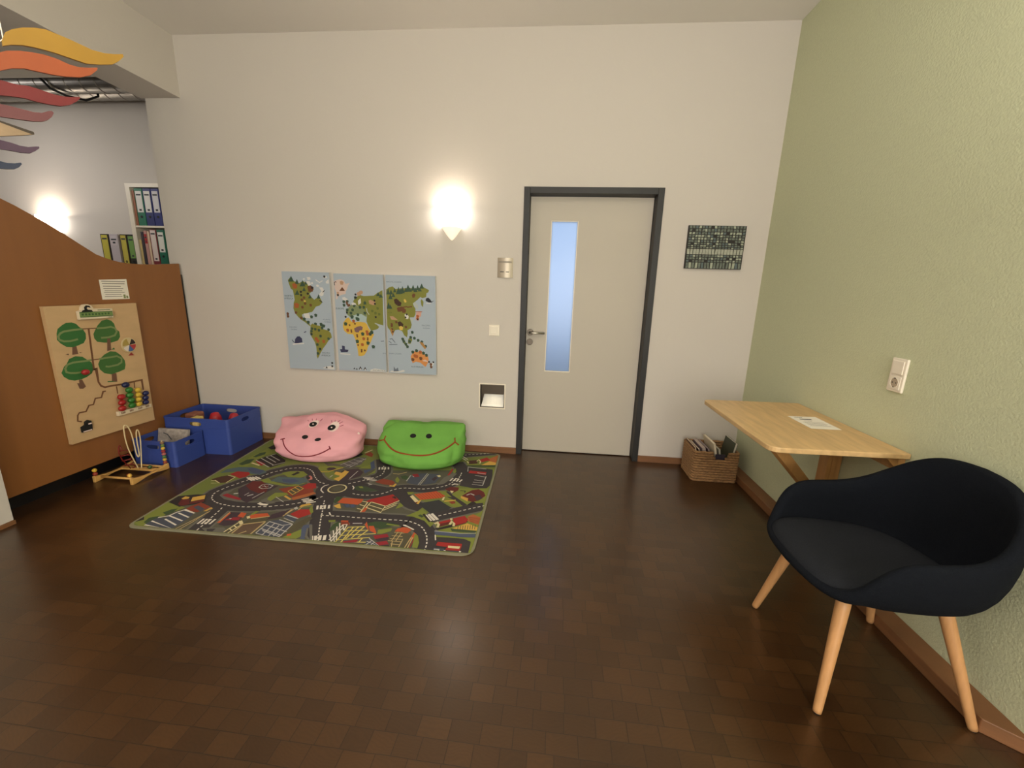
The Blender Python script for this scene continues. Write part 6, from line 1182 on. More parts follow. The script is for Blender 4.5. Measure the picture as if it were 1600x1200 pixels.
b = MB(); b.prism([(-2.9995,-.858,1.136), (-2.9995,-.85,1.147), (-2.9995,-.838,1.15), (-2.9995,-.838,1.167), (-2.9995,-.825,1.178), (-2.9995,-.806,1.175), (-2.9995,-.798,1.163), (-2.9995,-.806,1.163), (-2.9995,-.816,1.168), (-2.9995,-.824,1.16), (-2.9995,-.818,1.15), (-2.9995,-.795,1.147), (-2.9995,-.79,1.136)], (.001,0,0)); b.build('bird_print', M['felt_black'], sg)
wc = (-.582,.889); b = MB(); b.lathe([(0,0), (.052,0), (.054,.004), (.052,.010), (0,.010)], (-3.0206, wc[0], wc[1]), 32, rot=Matrix.Rotation(PI/2, 4, 'Y'))
wh = b.build('spinning_wheel', mat('wheel_cream', (206,186,140), .5), t)
for k, (a0, a1, cc) in enumerate([(200,252,(226,214,204)), (252,305,(70,98,150)), (305,360,(176,52,54)), (8,62,(42,28,28)), (105,185,(170,146,70))]):
    p = [(wc[0], wc[1])]+[(wc[0]+.047*math.cos(math.radians(a0+(a1-a0)*i/8)), wc[1]+.047*math.sin(math.radians(a0+(a1-a0)*i/8))) for i in range(9)]
    MB().poly([(-3.0100, a, c) for a, c in p]).build('wheel_sector', mat('wheel_paint', cc, .5), wh)
b = MB(); b.prism([(-3.02,-.985,.362), (-3.02,-.925,.362), (-3.02,-.92,.398), (-3.02,-.922,.425), (-3.02,-.94,.436), (-3.02,-.958,.428), (-3.02,-.962,.408), (-3.02,-.985,.40)][::-1], (.014,0,0)); q = b.build('sliding_figure', M['felt_black'], t, bevel=.002)
b = MB(); b.box(-3.0056,-3.005,-.945,-.925,.405,.413); b.box(-3.0056,-3.005,-.982,-.93,.364,.370); b.build('pale_print', M['felt_white'], q)

# crates ---------------------------------------------------------------
def hole_panel(mb, o, u, v, n, W, H, th, hole, taper=0, mi=0):
    """upright wall W x H with a rounded slot; o corner, u along, v up, n outward thickness"""
    o, u, v, n = map(Vector, (o, u, v, n))
    cx, cz, hw, hh = hole
    hp = [(cx+hw*math.copysign(abs(math.cos(a))**.7, math.cos(a)), cz+hh*math.copysign(abs(math.sin(a))**.8, math.sin(a))) for a in [2*PI*i/20 for i in range(20)]]
    P3 = lambda p, d: o+u*p[0]+v*p[1]+n*d
    up_ = [hp[i] for i in range(0, 11)]; dn = [hp[i % 20] for i in range(10, 21)]
    top = [(W,cz), (W,H), (0,H), (0,cz)]; bot = [(0,cz), (0,0), (W,0), (W,cz)]
    for d, flip in ((0, False), (th, True)):
        A = [P3(p, d) for p in up_[::-1][0:]]; A = [P3(p, d) for p in [(W,cz), (W,H), (0,H), (0,cz)]+up_[::-1]]
        B_ = [P3(p, d) for p in [(0,cz), (0,0), (W,0), (W,cz)]+dn[::-1]]
        for q in (A, B_): mb.poly(q if flip else q[::-1], mi)
    mb.rings([[P3(p, 0) for p in hp], [P3(p, th) for p in hp]], mi, True, False)
    for a, c in (((0,0),(W,0)), ((W,0),(W,H)), ((W,H),(0,H)), ((0,H),(0,0))): mb.poly([P3(a,0), P3(c,0), P3(c,th), P3(a,th)], mi)
def crate(label, x0, x1, y0, y1, H, dip):
    t = thing('storage_crate', label, 'crate', ((x0+x1)/2, (y0+y1)/2, 0), 'blue storage crates')
    b = MB(); th = .004; s = .014; W = x1-x0; D = y1-y0; zh = H-.045; hw = .05; hh = .017
    hole_panel(b, (x0+.02,y0,.0), (1,0,0), (0,0,1), (0,1,0), W-.04, H, th, ((W-.04)/2, zh, hw, hh))
    hole_panel(b, (x0+.02,y1-th,.0), (1,0,0), (0,0,1), (0,1,0), W-.04, H, th, ((W-.04)/2, zh, hw, hh))
    hole_panel(b, (x0,y0+.02,.0), (0,1,0), (0,0,1), (1,0,0), D-.04, H, th, ((D-.04)/2, zh, hw*.85, hh))
    hole_panel(b, (x1-th,y0+.02,.0), (0,1,0), (0,0,1), (1,0,0), D-.04, H, th, ((D-.04)/2, zh, hw*.85, hh))
    for cx, cy, a0 in ((x1-.02, y1-.02, 0), (x0+.02, y1-.02, PI/2), (x0+.02, y0+.02, PI), (x1-.02, y0+.02, 1.5*PI)):
        A = [a0+PI/2*i/6 for i in range(7)]
        b.rings([[(cx+.02*math.cos(a), cy+.02*math.sin(a), 0), (cx+.016*math.cos(a), cy+.016*math.sin(a), 0), (cx+.016*math.cos(a), cy+.016*math.sin(a), H), (cx+.02*math.cos(a), cy+.02*math.sin(a), H)] for a in A])
    b.box(x0+.012, x1-.012, y0+.012, y1-.012, .004, .009)
    b.build('body', M['bluecrate'], t)
    # rim and ledge run round the outside
    def ring(z0, z1, out):
        r = .022+out; P_ = []
        for cx, cy, a0 in ((x1-.022, y1-.022, 0), (x0+.022, y1-.022, PI/2), (x0+.022, y0+.022, PI), (x1-.022, y0+.022, 1.5*PI)):
            P_ += [(cx+r*math.cos(a0+PI/2*i/6), cy+r*math.sin(a0+PI/2*i/6)) for i in range(7)]
        I_ = []
        for cx, cy, a0 in ((x1-.022, y1-.022, 0), (x0+.022, y1-.022, PI/2), (x0+.022, y0+.022, PI), (x1-.022, y0+.022, 1.5*PI)):
            I_ += [(cx+.0195*math.cos(a0+PI/2*i/6), cy+.0195*math.sin(a0+PI/2*i/6)) for i in range(7)]
        mb = MB(); mb.rings([[(p[0],p[1],z0) for p in I_], [(p[0],p[1],z0) for p in P_], [(p[0],p[1],z1) for p in P_], [(p[0],p[1],z1) for p in I_], [(p[0],p[1],z0) for p in I_]], 0, True, False); return mb
    ring(H-.008, H+.002, .004).build('rim', M['bluecrate'], t)
    ring(H-.082, H-.074, .0025).build('ledge', M['bluecrate'], t)
    return t
BX0, BX1, BY0, BY1, BH = -3.03, -2.482, -.405, -.02, .292
crate('big blue plastic crate in the corner with red and yellow toys showing', BX0, BX1, BY0, BY1, BH, 0)
crate('smaller low blue plastic crate standing before the big one', -3.03, -2.69, -.678, -.41, .198, 0)
def cup(label, x, y, r, h, col):
    b = MB(); b.lathe([(0,.0095), (r,.0095), (r*.98,.04), (r*.9,h*.6), (r*.78,h*.85), (r*.5,h*.97), (0,h)], (x,y,0), 20)
    tag(b.build('toy_dome', mat('toy_plastic', col, .4), smooth=True), label, 'toy', 'toys in the big crate')
cup('left red domed toy in the big blue crate', -2.76, -.2, .055, .285, (178,34,44)); cup('right red domed toy in the big blue crate', -2.6, -.19, .05, .285, (176,40,54))
cup('pale blue domed toy between the red ones in the big crate', -2.68, -.31, .045, .262, (96,116,170))
b = MB(); b.box(-2.89,-2.825,-.33,-.24,.0095,.262); tag(b.build('toy_block', mat('toy_yellow', (222,200,120), .5), bevel=.01), 'pale yellow toy block in the big blue crate', 'toy', 'toys in the big crate')
b = MB(); b.box(-2.995,-2.905,-.25,-.14,.0095,.272); tag(b.build('toy_block', mat('toy_brown', (150,96,76), .6), bevel=.015), 'brown toy at the left end of the big blue crate', 'toy', 'toys in the big crate')
b = MB(); b.box(-2.80,-2.75,-.394,-.36,.0095,.255); tag(b.build('toy_block', mat('toy_tan', (206,178,112), .5), bevel=.012), 'tan toy seen through the front hand hole of the big crate', 'toy', 'toys in the big crate')
# cloth book in the small crate
t = thing('picture_book', 'pale printed picture book leaning in the small blue crate', 'book', (-2.87,-.5,.01))
b = MB(); b.obox((-2.895,-.475,.118), (.25,.025,.2), Matrix.Rotation(-.22, 3, 'X')); bk = b.build('cover', mat('book_grey', (170,160,152), .7, var=.25, scale=40), t, bevel=.003)
b = MB(); b.tube([(-2.93,-.513,.2), (-2.9,-.512,.19), (-2.87,-.515,.15)], .003, 6); b.build('dark_line_print', M['inkdark'], t)

# bead maze -------------------------------------------------------------
t = thing('bead_maze', 'wooden bead maze toy with white and red wires on the floor by the divider', 'toy', (-2.88,-.82,0))
M['beech'] = mat('beech_wood', (206,160,92), .5, var=.08, scale=8)
def rail(x):
    ys = [-.97+.275*i/12 for i in range(13)]
    zz = [.045-.018*math.sin(PI*i/12) for i in range(13)]; zb = [.0+.018*math.sin(PI*i/12)**2 for i in range(13)]
    b = MB(); b.prism([(x-.011, y, z) for y, z in zip(ys, zb)]+[(x-.011, y, z) for y, z in zip(ys[::-1], zz[::-1])], (.022,0,0)); return b
rail(-2.745).build('side_rail', M['beech'], t, bevel=.004); rail(-3.02).build('side_rail', M['beech'], t, bevel=.004)
for y in (-.93, -.725): MB().tube([(-3.008,y,.026), (-2.757,y,.026)], .008, 10).build('cross_bar', M['beech'], t, smooth=True)
MB().box(-3.008,-2.757,-.80,-.765,.02,.034).build('wire_base', M['beech'], t, bevel=.003)
def smooth(pts, k=3):
    pts = [Vector(p) for p in pts]
    for _ in range(k):
        q = [pts[0]]
        for a, b in zip(pts, pts[1:]): q += [a*.75+b*.25, a*.25+b*.75]
        pts = q+[pts[-1]]
    return pts
M['wire_white'] = mat('cream_coated_wire', (226,206,160), .35); M['wire_red'] = mat('red_coated_wire', (120,26,18), .35)
wpts = [(-2.86,-.785,.034), (-2.86,-.77,.138), (-2.86,-.757,.239), (-2.86,-.757,.294), (-2.86,-.766,.322), (-2.86,-.779,.305), (-2.86,-.784,.231), (-2.86,-.782,.162), (-2.86,-.785,.128), (-2.86,-.794,.12), (-2.86,-.804,.15), (-2.86,-.806,.24), (-2.86,-.812,.317), (-2.86,-.829,.37), (-2.86,-.85,.378), (-2.86,-.856,.359), (-2.865,-.854,.276), (-2.87,-.84,.185), (-2.88,-.79,.034)]
MB().tube(smooth(wpts, 2), .0038, 8).build('white_wire', M['wire_white'], t, smooth=True)
rp = [(-2.93,-.785,.034)]
for i in range(40):
    a = i*.62; rp.append((-2.93+.028*math.cos(a), -.80+.03*math.sin(a)-.02*i/40, .04+.15*i/40))
rp += [(-2.935,-.845,.24), (-2.93,-.86,.15), (-2.93,-.80,.034)]
MB().tube(smooth(rp, 1), .0035, 6).build('red_wire', M['wire_red'], t, smooth=True)
MB().tube([(-2.745,-.712,.03), (-2.745,-.712,.222)], .004, 8).build('bead_post', M['wire_white'], t)
tc_ = [(150,66,36), (208,170,60), (70,110,60), (178,100,96), (150,40,44), (212,176,70), (96,120,56), (130,100,70)]
for k, cc in enumerate(tc_):
    MB().ball((-2.745,-.712,.055+.0215*k), .0135, sc=(1,1,.8)).build('bead', mat('bead_gloss', cc, .35), t, smooth=True)
for p, cc in (((-3.02,-.955,.056), (150,54,38)), ((-3.02,-.955,.082), (214,176,58)), ((-2.80,-.925,.046), (222,178,80)), ((-2.835,-.9,.034), (140,52,36)), ((-2.795,-.783,.046), (52,84,44))):
    MB().ball(p, .0135).build('bead', mat('bead_gloss', cc, .35), t, smooth=True)

# maps -----------------------------------------------------------------
MP = dict(land=(122,124,50), land2=(128,126,50), land3=(122,134,92), snow=(206,204,200), pinksnow=(204,182,172), pale2=(172,178,172), fir=(52,76,58), navy=(52,54,84), black=(30,34,38), yolk=(206,176,80), brn=(104,64,34), drk=(62,38,24), dk=(34,30,32), rust=(160,86,40), rust2=(166,122,62), tanm=(178,140,110), eleph=(116,88,92), africa=(204,168,68), rain=(164,184,184), austr=(204,136,74), pinkm=(198,152,136), olv=(96,104,40), grey3=(104,112,124), txt=(74,88,84))
mn = list(MP); mpal = {k: i+1 for i, k in enumerate(mn)}
mmats = [mat('canvas_sea_blue', (164,176,188), .7)]+[mat('map_'+k, MP[k], .7) for k in mn]
labs = ['leftmost canvas of the world map triptych showing the Americas', 'middle canvas of the world map triptych showing Europe and Africa', 'rightmost canvas of the world map triptych showing Asia and Australia']
for n, (x0, x1, z0, z1, items) in enumerate([(-2.167,-1.768,.656,1.449,MAP1), (-1.733,-1.325,.659,1.443,MAP2), (-1.305,-.903,.656,1.443,MAP3)], 1):
    t = thing('map_picture', labs[n-1], 'picture', ((x0+x1)/2, 0, z0), 'world map canvases')
    b = MB(); b.box(x0, x1, -.030, -.001, z0, z1, mpal['snow']); b.m[2] = 0
    to3 = lambda p, h: (min(max(p[0], x0+.0006), x1-.0006), -h, min(max(p[1], z0+.0006), z1-.0006))
    pattern(b, items, to3, .0304, 6e-6, mpal)
    for (k, s_, a, c, zm, hh, col) in MTEXT:
        if k == n: text_into(b, s_, (a, min(c, x1-.002), zm, hh), to3, .0304+6e-6*(len(items)+4), mpal[col])
    b.build('printed_canvas', mmats, t)

# picture, sign, switches -------------------------------------------------
t = thing('wall_picture', 'dark canvas with a grid of pale green strokes right of the door', 'painting', (1.17,0,1.7))
x0, x1, z0, z1 = .972, 1.372, 1.548, 1.848
MB().box(x0, x1, -.022, -.001, z0, z1).build('canvas', mat('canvas_dark', (34,30,26), .7), t)
b = MB(); rnd = random.Random(3)
rows = [.3,.245,.215,.19,.165,.145,.128,.085,.068,.05,.032,.0]; cols = 18
rows = [0,.045,.062,.08,.098,.140,.152,.166,.182,.2,.218,.236,.256,.278,.3]
for j in range(len(rows)-1):
    for i in range(cols):
        a = x0+.004+(x1-x0-.008)*i/cols; c = x0+.004+(x1-x0-.008)*(i+1)/cols
        zz0 = z0+rows[j]+.002; zz1 = z0+rows[j+1]-.002
        g_ = .004+rnd.random()*.004
        mi = 2 if j == 4 else (1 if rnd.random() < .3 else (3 if rnd.random() < .2 else 0))
        if j == 4: g_ = .002+rnd.random()*.003
        if j != 4 and rnd.random() < .06: continue
        sk = .003*rnd.uniform(-1, 1)
        b.poly([(a+g_/2,-.0224,zz0+.001), (c-g_/2,-.0224,zz0+.001+sk*.3), (c-g_/2+sk,-.0224,zz1), (a+g_/2+sk,-.0224,zz1)], mi)
b.build('brush_strokes', [mat('stroke_grey', (98,106,96), .7, var=.3, scale=60), mat('stroke_pale', (156,162,142), .7), mat('stroke_cream', (160,162,146), .7, var=.12, scale=60), mat('stroke_blue', (84,98,100), .7)], t)
t = thing('door_sign', 'small curved brushed metal room sign beside the door', 'sign', (-.358,0,1.52))
sx0, sx1, sz0, sz1 = -.419, -.299, 1.446, 1.594
N_ = 14; arcp = [(sx0+(sx1-sx0)*i/N_, -.003-.013*math.sin(PI*i/N_)) for i in range(N_+1)]
b = MB(); b.prism([(x, y, sz0) for x, y in arcp]+[(sx1,-.001,sz0), (sx0,-.001,sz0)], (0,0,sz1-sz0)); b.build('metal_plate', mat('satin_aluminium', (168,158,142), .42, metal=.8), t, smooth=False)
b = MB()
def onarc(x): return -.003-.013*math.sin(PI*(x-sx0)/(sx1-sx0))-.0006
for (a, c, z, hh, mi) in ((sx0+.01, sx1-.01, 1.562, .012, 1), (sx0+.022, sx0+.052, 1.489, .006, 0), (sx0+.068, sx0+.09, 1.489, .006, 0)):
    n = 8; xs = [a+(c-a)*i/n for i in range(n+1)]
    b.rings([[(x, onarc(x), z-hh/2), (x, onarc(x), z+hh/2)] for x in xs], mi, False, False)
b.build('print', [M['inkdark'], mat('sign_grey', (140,132,118), .5)], t)
t = thing('light_switch', 'square white light switch on the white wall left of the door', 'switch', (-.435,0,1.037))
MB().box(-.478,-.392,-.010,-.001,.994,1.08).build('frame_plate', M['white'], t, bevel=.004)
MB().box(-.463,-.407,-.0145,-.0102,1.009,1.065).build('rocker', M['white'], t, bevel=.002)
t = thing('switch_socket_plate', 'tall white plate with switch and power socket on the green wall', 'socket', (XR,-1.365,1.04))
MB().box(XR-.012, XR-.001, -1.407, -1.325, .966, 1.114).build('frame_plate', M['white'], t, bevel=.004)
MB().box(XR-.017, XR-.0122, -1.396, -1.338, 1.045, 1.103).build('rocker', M['white'], t, bevel=.002)
ry = Matrix.Rotation(-PI/2, 4, 'Y')
b = MB(); b.box(XR-.0155, XR-.0122, -1.396, -1.338, .978, 1.036); sk = b.build('socket_insert', M['white'], t, bevel=.002)
b = MB(); b.lathe([(.0195,0), (.021,.0015), (.0215,0)], (XR-.0155,-1.367,1.007), 24, rot=ry); b.build('socket_ring', M['white'], sk)
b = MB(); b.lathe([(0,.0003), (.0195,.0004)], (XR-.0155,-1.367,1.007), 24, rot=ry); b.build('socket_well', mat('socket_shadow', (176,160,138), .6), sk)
b = MB(); 
for dy in (-.0095, .0095): b.lathe([(0,.0009), (.003,.0009)], (XR-.0155,-1.367+dy,1.007), 12, rot=ry)
b.box(XR-.0172,XR-.0156,-1.37,-1.364,.9855,.9895); b.box(XR-.0172,XR-.0156,-1.37,-1.364,1.0245,1.0285)
b.build('contacts', M['cable'], sk)

# folding table -----------------------------------------------------------
t = thing('wall_table', 'pine table top fixed to the green wall with a slanted brace', 'table', (1.25,-1.12,0))
z1, z0 = .733, .709
def rc(pts, r, n=6):
    out = []
    for i, (p, rr) in enumerate(zip(pts, r)):
        a = Vector(pts[i-1]); b_ = Vector(p); c = Vector(pts[(i+1) % len(pts)])
        if rr == 0: out.append(tuple(b_)); continue
        u = (a-b_).normalized(); v = (c-b_).normalized()
        p0 = b_+u*rr; p1 = b_+v*rr
        for k in range(n+1):
            s_ = k/n; out.append(tuple(p0*(1-s_)**2+b_*2*s_*(1-s_)+p1*s_**2))
    return out
o2 = rc([(.965,-.728), (.965,-1.535), (XR-.002,-1.52), (XR-.002,-.705)], [.04,.06,0,0])
MB().prism([(x, y, z0) for x, y in o2], (0,0,z1-z0)).build('table_top', M['table'], t, bevel=.004, seg=3)
MB().box(1.505, XR-.002, -1.50, -.72, .645, .7085).build('wall_batten', M['tableleg'], t, bevel=.003)
MB().prism([(1.452,-1.5,.7085), (1.5045,-1.5,.7085), (1.5045,-1.5,.655)][::-1], (0,.035,0)).build('end_bracket', M['tableleg'], t, bevel=.002)
MB().box(1.478, 1.503, -1.165, -1.065, .06, .644).box(1.503,1.535,-1.15,-1.08,.06,.644).build('wall_post', M['tableleg'], t, bevel=.003)
MB().box(1.4575, 1.4775, -1.165, -1.14, .34, .644).build('post_strip', M['tableleg'], t, bevel=.002)
pa, pb = Vector((1.06,-1.40,.69)), Vector((1.455,-1.115,.33)); dd = (pb-pa).normalized(); sd = dd.cross(Vector((0,0,1))).normalized(); upv = sd.cross(dd)
b = MB(); q = [pa+sd*.0125*s1+upv*.027*s2 for s1, s2 in ((-1,-1), (1,-1), (1,1), (-1,1))]
for v in q[:]: pass
top = []
for v in q: top.append(v+dd*((.7085-v.z)/dd.z))
bot = []
for v in q: bot.append(v+dd*((1.4775-v.x)/dd.x))
b.rings([top, bot]); b.build('diagonal_brace', M['tableleg'], t, bevel=.002)
t = thing('table_notice', 'white printed sheet lying on the pine wall table', 'notice', (1.38,-1.12,z1))
MB().prism([(1.306,-1.018,z1+.0006), (1.306,-1.228,z1+.0006), (1.45,-1.224,z1+.0006), (1.452,-1.012,z1+.0006)], (0,0,.0006)).build('sheet', M['paper'], t)
b = MB(); zz = z1+.0016
for (a, c, e, g_) in ((1.33,1.37,-1.04,-1.035), (1.34,1.40,-1.075,-1.062), (1.345,1.385,-1.1,-1.097), (1.33,1.43,-1.12,-1.118), (1.33,1.43,-1.135,-1.133), (1.33,1.43,-1.15,-1.148), (1.33,1.42,-1.165,-1.163), (1.33,1.43,-1.18,-1.178)): b.box(a, c, e, g_, zz-.0002, zz)
b.build('print', M['inkdark'], t)

# basket with books -----------------------------------------------------------
t = thing('woven_basket', 'woven seagrass basket of books in the corner under the table', 'basket', (1.278,-.18,0))
kx0, kx1, ky0, ky1, kh = 1.11, 1.442, -.322, -.043, .238
b = MB(); rows = 12; rr_ = kh/rows/2
for k in range(rows):
    z = rr_+k*2*rr_; rad = .02; P_ = []
    for cx, cy, a0 in ((kx1-rad-rr_, ky1-rad-rr_, 0), (kx0+rad+rr_, ky1-rad-rr_, PI/2), (kx0+rad+rr_, ky0+rad+rr_, PI), (kx1-rad-rr_, ky0+rad+rr_, 1.5*PI)):
        P_ += [(cx+rad*math.cos(a0+PI/2*i/4), cy+rad*math.sin(a0+PI/2*i/4), z) for i in range(5)]
    if k >= rows-3:
        # front side open at the hand notch
        cut = {rows-1: .055, rows-2: .05, rows-3: .035}[k]; xm = 1.30
        seq = P_[15:]+P_[:15]; seq = [(xm+cut, ky0+rr_, z)]+seq+[(xm-cut, ky0+rr_, z)]
        dense = []
        for a, c in zip(seq, seq[1:]):
            l = (Vector(c)-Vector(a)).length; n = max(1, int(l/.02))
            for i in range(n): dense.append(Vector(a).lerp(Vector(c), i/n))
        dense.append(Vector(seq[-1]))
        b.tube(dense, [rr_*(1.0+.13*math.sin(i*2.1+k)) for i in range(len(dense))], 8)
    else:
        dense = []
        for a, c in zip(P_, P_[1:]+P_[:1]):
            l = (Vector(c)-Vector(a)).length; n = max(1, int(l/.02))
            for i in range(n): dense.append(Vector(a).lerp(Vector(c), i/n))
        b.tube(dense, [rr_*(1.0+.13*math.sin(i*2.1+k*1.7)) for i in range(len(dense))], 8, closed=True)
b.box(kx0+.016, kx1-.016, ky0+.016, ky1-.016, .004, .012)
b.build('weave', M['rush'], t, smooth=True)
bks = [('cream edged book nearest the left side of the basket', 1.150, .012, .205, .245, .20, (206,188,160), (92,60,40)),
 ('second book from the left in the basket, white edge', 1.180, .012, .195, .232, .22, (216,204,186), (70,48,40)),
 ('mauve book in the basket beside the white edged book', 1.215, .026, .20, .245, .24, (176,160,150), (150,132,134)),
 ('lilac thin book left of the big cream book in the basket', 1.252, .012, .20, .24, .26, (160,146,144), (104,88,100)),
 ('tall cream book sticking out of the middle of the basket', 1.290, .016, .21, .285, .24, (226,214,190), (214,200,172)),
 ('grey booklet right of the tall cream book in the basket', 1.325, .014, .19, .235, .2, (186,180,166), (150,146,134)),
 ('dark green book with white edge at the right of the basket', 1.398, .018, .18, .285, -.16, (214,208,192), (72,76,60))]
for (lb, x, th, dp, hh, an, ec, cc) in bks:
    bo = thing('book', lb, 'book', (x,-.18,.0135), 'books in the basket')
    rot = Matrix.Rotation(-an, 3, 'Y'); 
    zc = .0135+(hh/2*math.cos(an)+th/2*abs(math.sin(an)))+.0005
    c = Vector((x-.0*an, -.182, zc))
    mb = MB().obox(c, (th-.004, dp-.004, hh-.003), rot); mb.build('pages', mat('book_pages', ec, .8), bo)
    mb = MB(); mb.obox(c+rot @ Vector((th/2-.001,0,0)), (.002, dp, hh), rot); mb.obox(c-rot @ Vector((th/2-.001,0,0)), (.002, dp, hh), rot); mb.build('cover', mat('book_cover', cc, .5), bo)
bo = thing('book', 'small dark booklet poking through the front notch of the basket', 'book', (1.30,-.29,.0135), 'books in the basket')
MB().obox((1.305,-.293,.115), (.07,.006,.2), Matrix.Rotation(.05, 3, 'X')).build('cover', mat('book_dark', (46,40,52), .45), bo)

# rug -------------------------------------------------------------------
RP = dict(taupe=(86,84,70), grey=(104,100,92), grey2=(92,88,88), road=(58,52,54), lot=(52,52,54), yg=(124,132,56), bush=(60,78,48), dark=(46,38,36), darkgreen=(60,74,50), olive=(84,78,58), brown=(78,48,34), brown2=(98,78,62), maroon=(98,36,32), plum=(66,50,58), redbrown=(134,58,38), red=(158,40,36), crimson=(142,36,46), orange=(190,84,46), orangebrown=(172,98,54), yellow=(206,164,76), straw=(206,188,96), tan=(184,160,112), cream=(212,198,152), pale=(180,176,172), white=(222,214,202), pink=(204,124,116), slate=(72,76,90), slate2=(84,82,80), pond=(72,82,110), river=(78,86,110), teal=(80,98,104))
rn = list(RP); rpal = {k: i+2 for i, k in enumerate(rn)}
rug_out = rc([(-2.395,-.035), (-2.300,-1.420), (-.335,-1.424), (-.354,-.05)], [.05,.05,.09,.05])
inner = rc([(-2.380,-.047), (-2.287,-1.406), (-.349,-1.411), (-.367,-.062)], [.05,.05,.085,.05])
b = MB(); b.prism([(x, y, .0) for x, y in rug_out], (0,0,.008)); b.m = [0]*len(b.m)
b.poly([(x, y, .0085) for x, y in inner], 1)
def clipx(p, h):
    return (min(max(p[0], -2.385-(p[1]+.047)*.0684 if False else -2.375+(-.06-p[1])*.066), -.352+(p[1]+1.4)*-.0135), min(max(p[1], -1.405), -.055), h)
pattern(b, RUG, clipx, .0089, 4e-6, rpal)
ro = b.build('play_rug', [mat('rug_edging', (134,130,106), .9), mat('rug_green', (112,122,58), .95)]+[mat('rug_'+k, RP[k], .95) for k in rn])
tag(ro, 'town street play rug with roads and houses on the brown floor', 'rug')

# bean bags -----------------------------------------------------------------
def bag(name, label, cx, cy, a, bdep, H, zfun, m, seed, e=2.7, topw=.80, lean=0):
    q = topw
    prof = [(.0,.76,.80,0), (.03,.87,.92,0), (.10,.955,1.0,-.0), (.24,1.0,1.02,.0), (.42,1.0,.96,.015), (.60,.5+.5*q+.02,.82,.04), (.76,.3+.7*q+.02,.62,.075), (.88,.15+.85*q+.015,.43,.105), (.95,q+.01,.29,.12), (1.0,q-.03,.17,.125), (1.005,q*.8,.09,.125), (1.0,q*.4,.04,.125)]
    n = 96; R = []
    pf = []
    for (p, q) in zip(prof, prof[1:]):
        for k in range(3): pf.append([p[i]+(q[i]-p[i])*k/3 for i in range(4)])
    pf.append(list(prof[-1]))
    for z, ax, by, sh_ in pf:
        ring = []
        for i in range(n):
            th = 2*PI*i/n; c_, s_ = math.cos(th), math.sin(th)
            ee = 2.05+(e-2.05)*min(1, max(0, z*1.5))
            x = a*ax*math.copysign(abs(c_)**(2/ee), c_); y = bdep*by*math.copysign(abs(s_)**(2/ee), s_)+sh_
            zz = z*H*(1+(zfun(x/a)-1)*min(1, z*1.2))
            v = Vector((x+lean*max(0, min(1, z))**1.2, y, zz))
            nrm = Vector((x/a/a, (y-sh_)/bdep/bdep, .6)).normalized()
            w = noise.noise(Vector((x*9+seed, y*9, zz*22)))*.010+noise.noise(Vector((x*4+seed*2, y*5, zz*7)))*.012
            c1 = noise.noise(Vector((x*3.2+seed*3, y*3.2, zz*5+seed))); w += -.015*max(0, 1-abs(c1)*5)**1.5
            c2 = noise.noise(Vector((x*2.3-seed, y*4+zz*6, seed*2))); w += -.014*max(0, 1-abs(c2)*5)**1.3
            c3 = noise.noise(Vector((x*1.6+seed*5, y*9-zz*3, seed))); w += .012*c3
            if s_ < 0: w += -.018*math.exp(-((z-.72)/.13)**2)*max(0, 1-(x/a)**2*1.3)
            fall = min(1, zz/.05)
            v += nrm*w*fall
            v.z = max(v.z, 0.0)
            ring.append(v+Vector((cx, cy, .0118)))
        R.append(ring)
    t = thing(name, label, 'bean bag', (cx, cy, .01), 'animal face bean bags')
    b = MB(); b.rings(R); o = b.build('cushion', m, t, smooth=True)
    bv = BVHTree.FromPolygons(b.v, b.f); d = (Vector((cx, cy-.1, .16))-CAM).normalized()
    def hit(p, off=.002):  # p taken from image pixels, cast onto the cushion along the camera direction
        o_ = Vector((p[0], -.33, p[1]))-d*1.0
        h_ = bv.ray_cast(o_, d)
        if h_[0] is None:
            q = bv.find_nearest(Vector((p[0], -.33, p[1]))); return q[0]+q[1]*off
        nn = h_[1] if h_[1].dot(d) < 0 else -h_[1]
        return h_[0]+nn*off
    return t, hit
def disc(t, hit, name, c, p1, p2, m, off):
    e1 = (p1[0]-c[0], p1[1]-c[1]); e2 = (p2[0]-c[0], p2[1]-c[1]); b = MB(); n = 28; R = []
    for k in (.02, .35, .7, 1.0): R.append([hit((c[0]+k*(e1[0]*math.cos(2*PI*i/n)+e2[0]*math.sin(2*PI*i/n)), c[1]+k*(e1[1]*math.cos(2*PI*i/n)+e2[1]*math.sin(2*PI*i/n))), off) for i in range(n)])
    b.rings(R, 0, True, False); return b.build(name, m, t, smooth=True)
def stroke(t, hit, name, pts, r, m):
    p = smooth([Vector((a, 0, c)) for a, c in pts], 2); q = [hit((v.x, v.z), .001) for v in p]
    return MB().tube(q, r, 6).build(name, m, t, smooth=True)
def strokes(t, hit, name, segs, r, m):
    b = MB()
    for s_ in segs:
        a, c = s_; q = [hit((a[0]+(c[0]-a[0])*k/4, a[1]+(c[1]-a[1])*k/4), .001) for k in range(5)]; b.tube(q, r, 6)
    return b.build(name, m, t, smooth=True)
def pz(x): return .97+.11*math.exp(-((x-.22)/.5)**2)-.34*max(0, x-.5)-.12*max(0, -x-.2)
t, hit = bag('bean_bag', 'pink bean bag with a smiling big-eyed face by the white wall', -1.79, -.275, .345, .215, .278, pz, M['pink'], 3.1, e=3.2, topw=1.04, lean=-.05)
disc(t, hit, 'eye', (-1.812,.281), (-1.766,.304), (-1.81,.254), M['felt_white'], .0015); disc(t, hit, 'eye', (-1.645,.268), (-1.597,.298), (-1.64,.232), M['felt_white'], .0015)
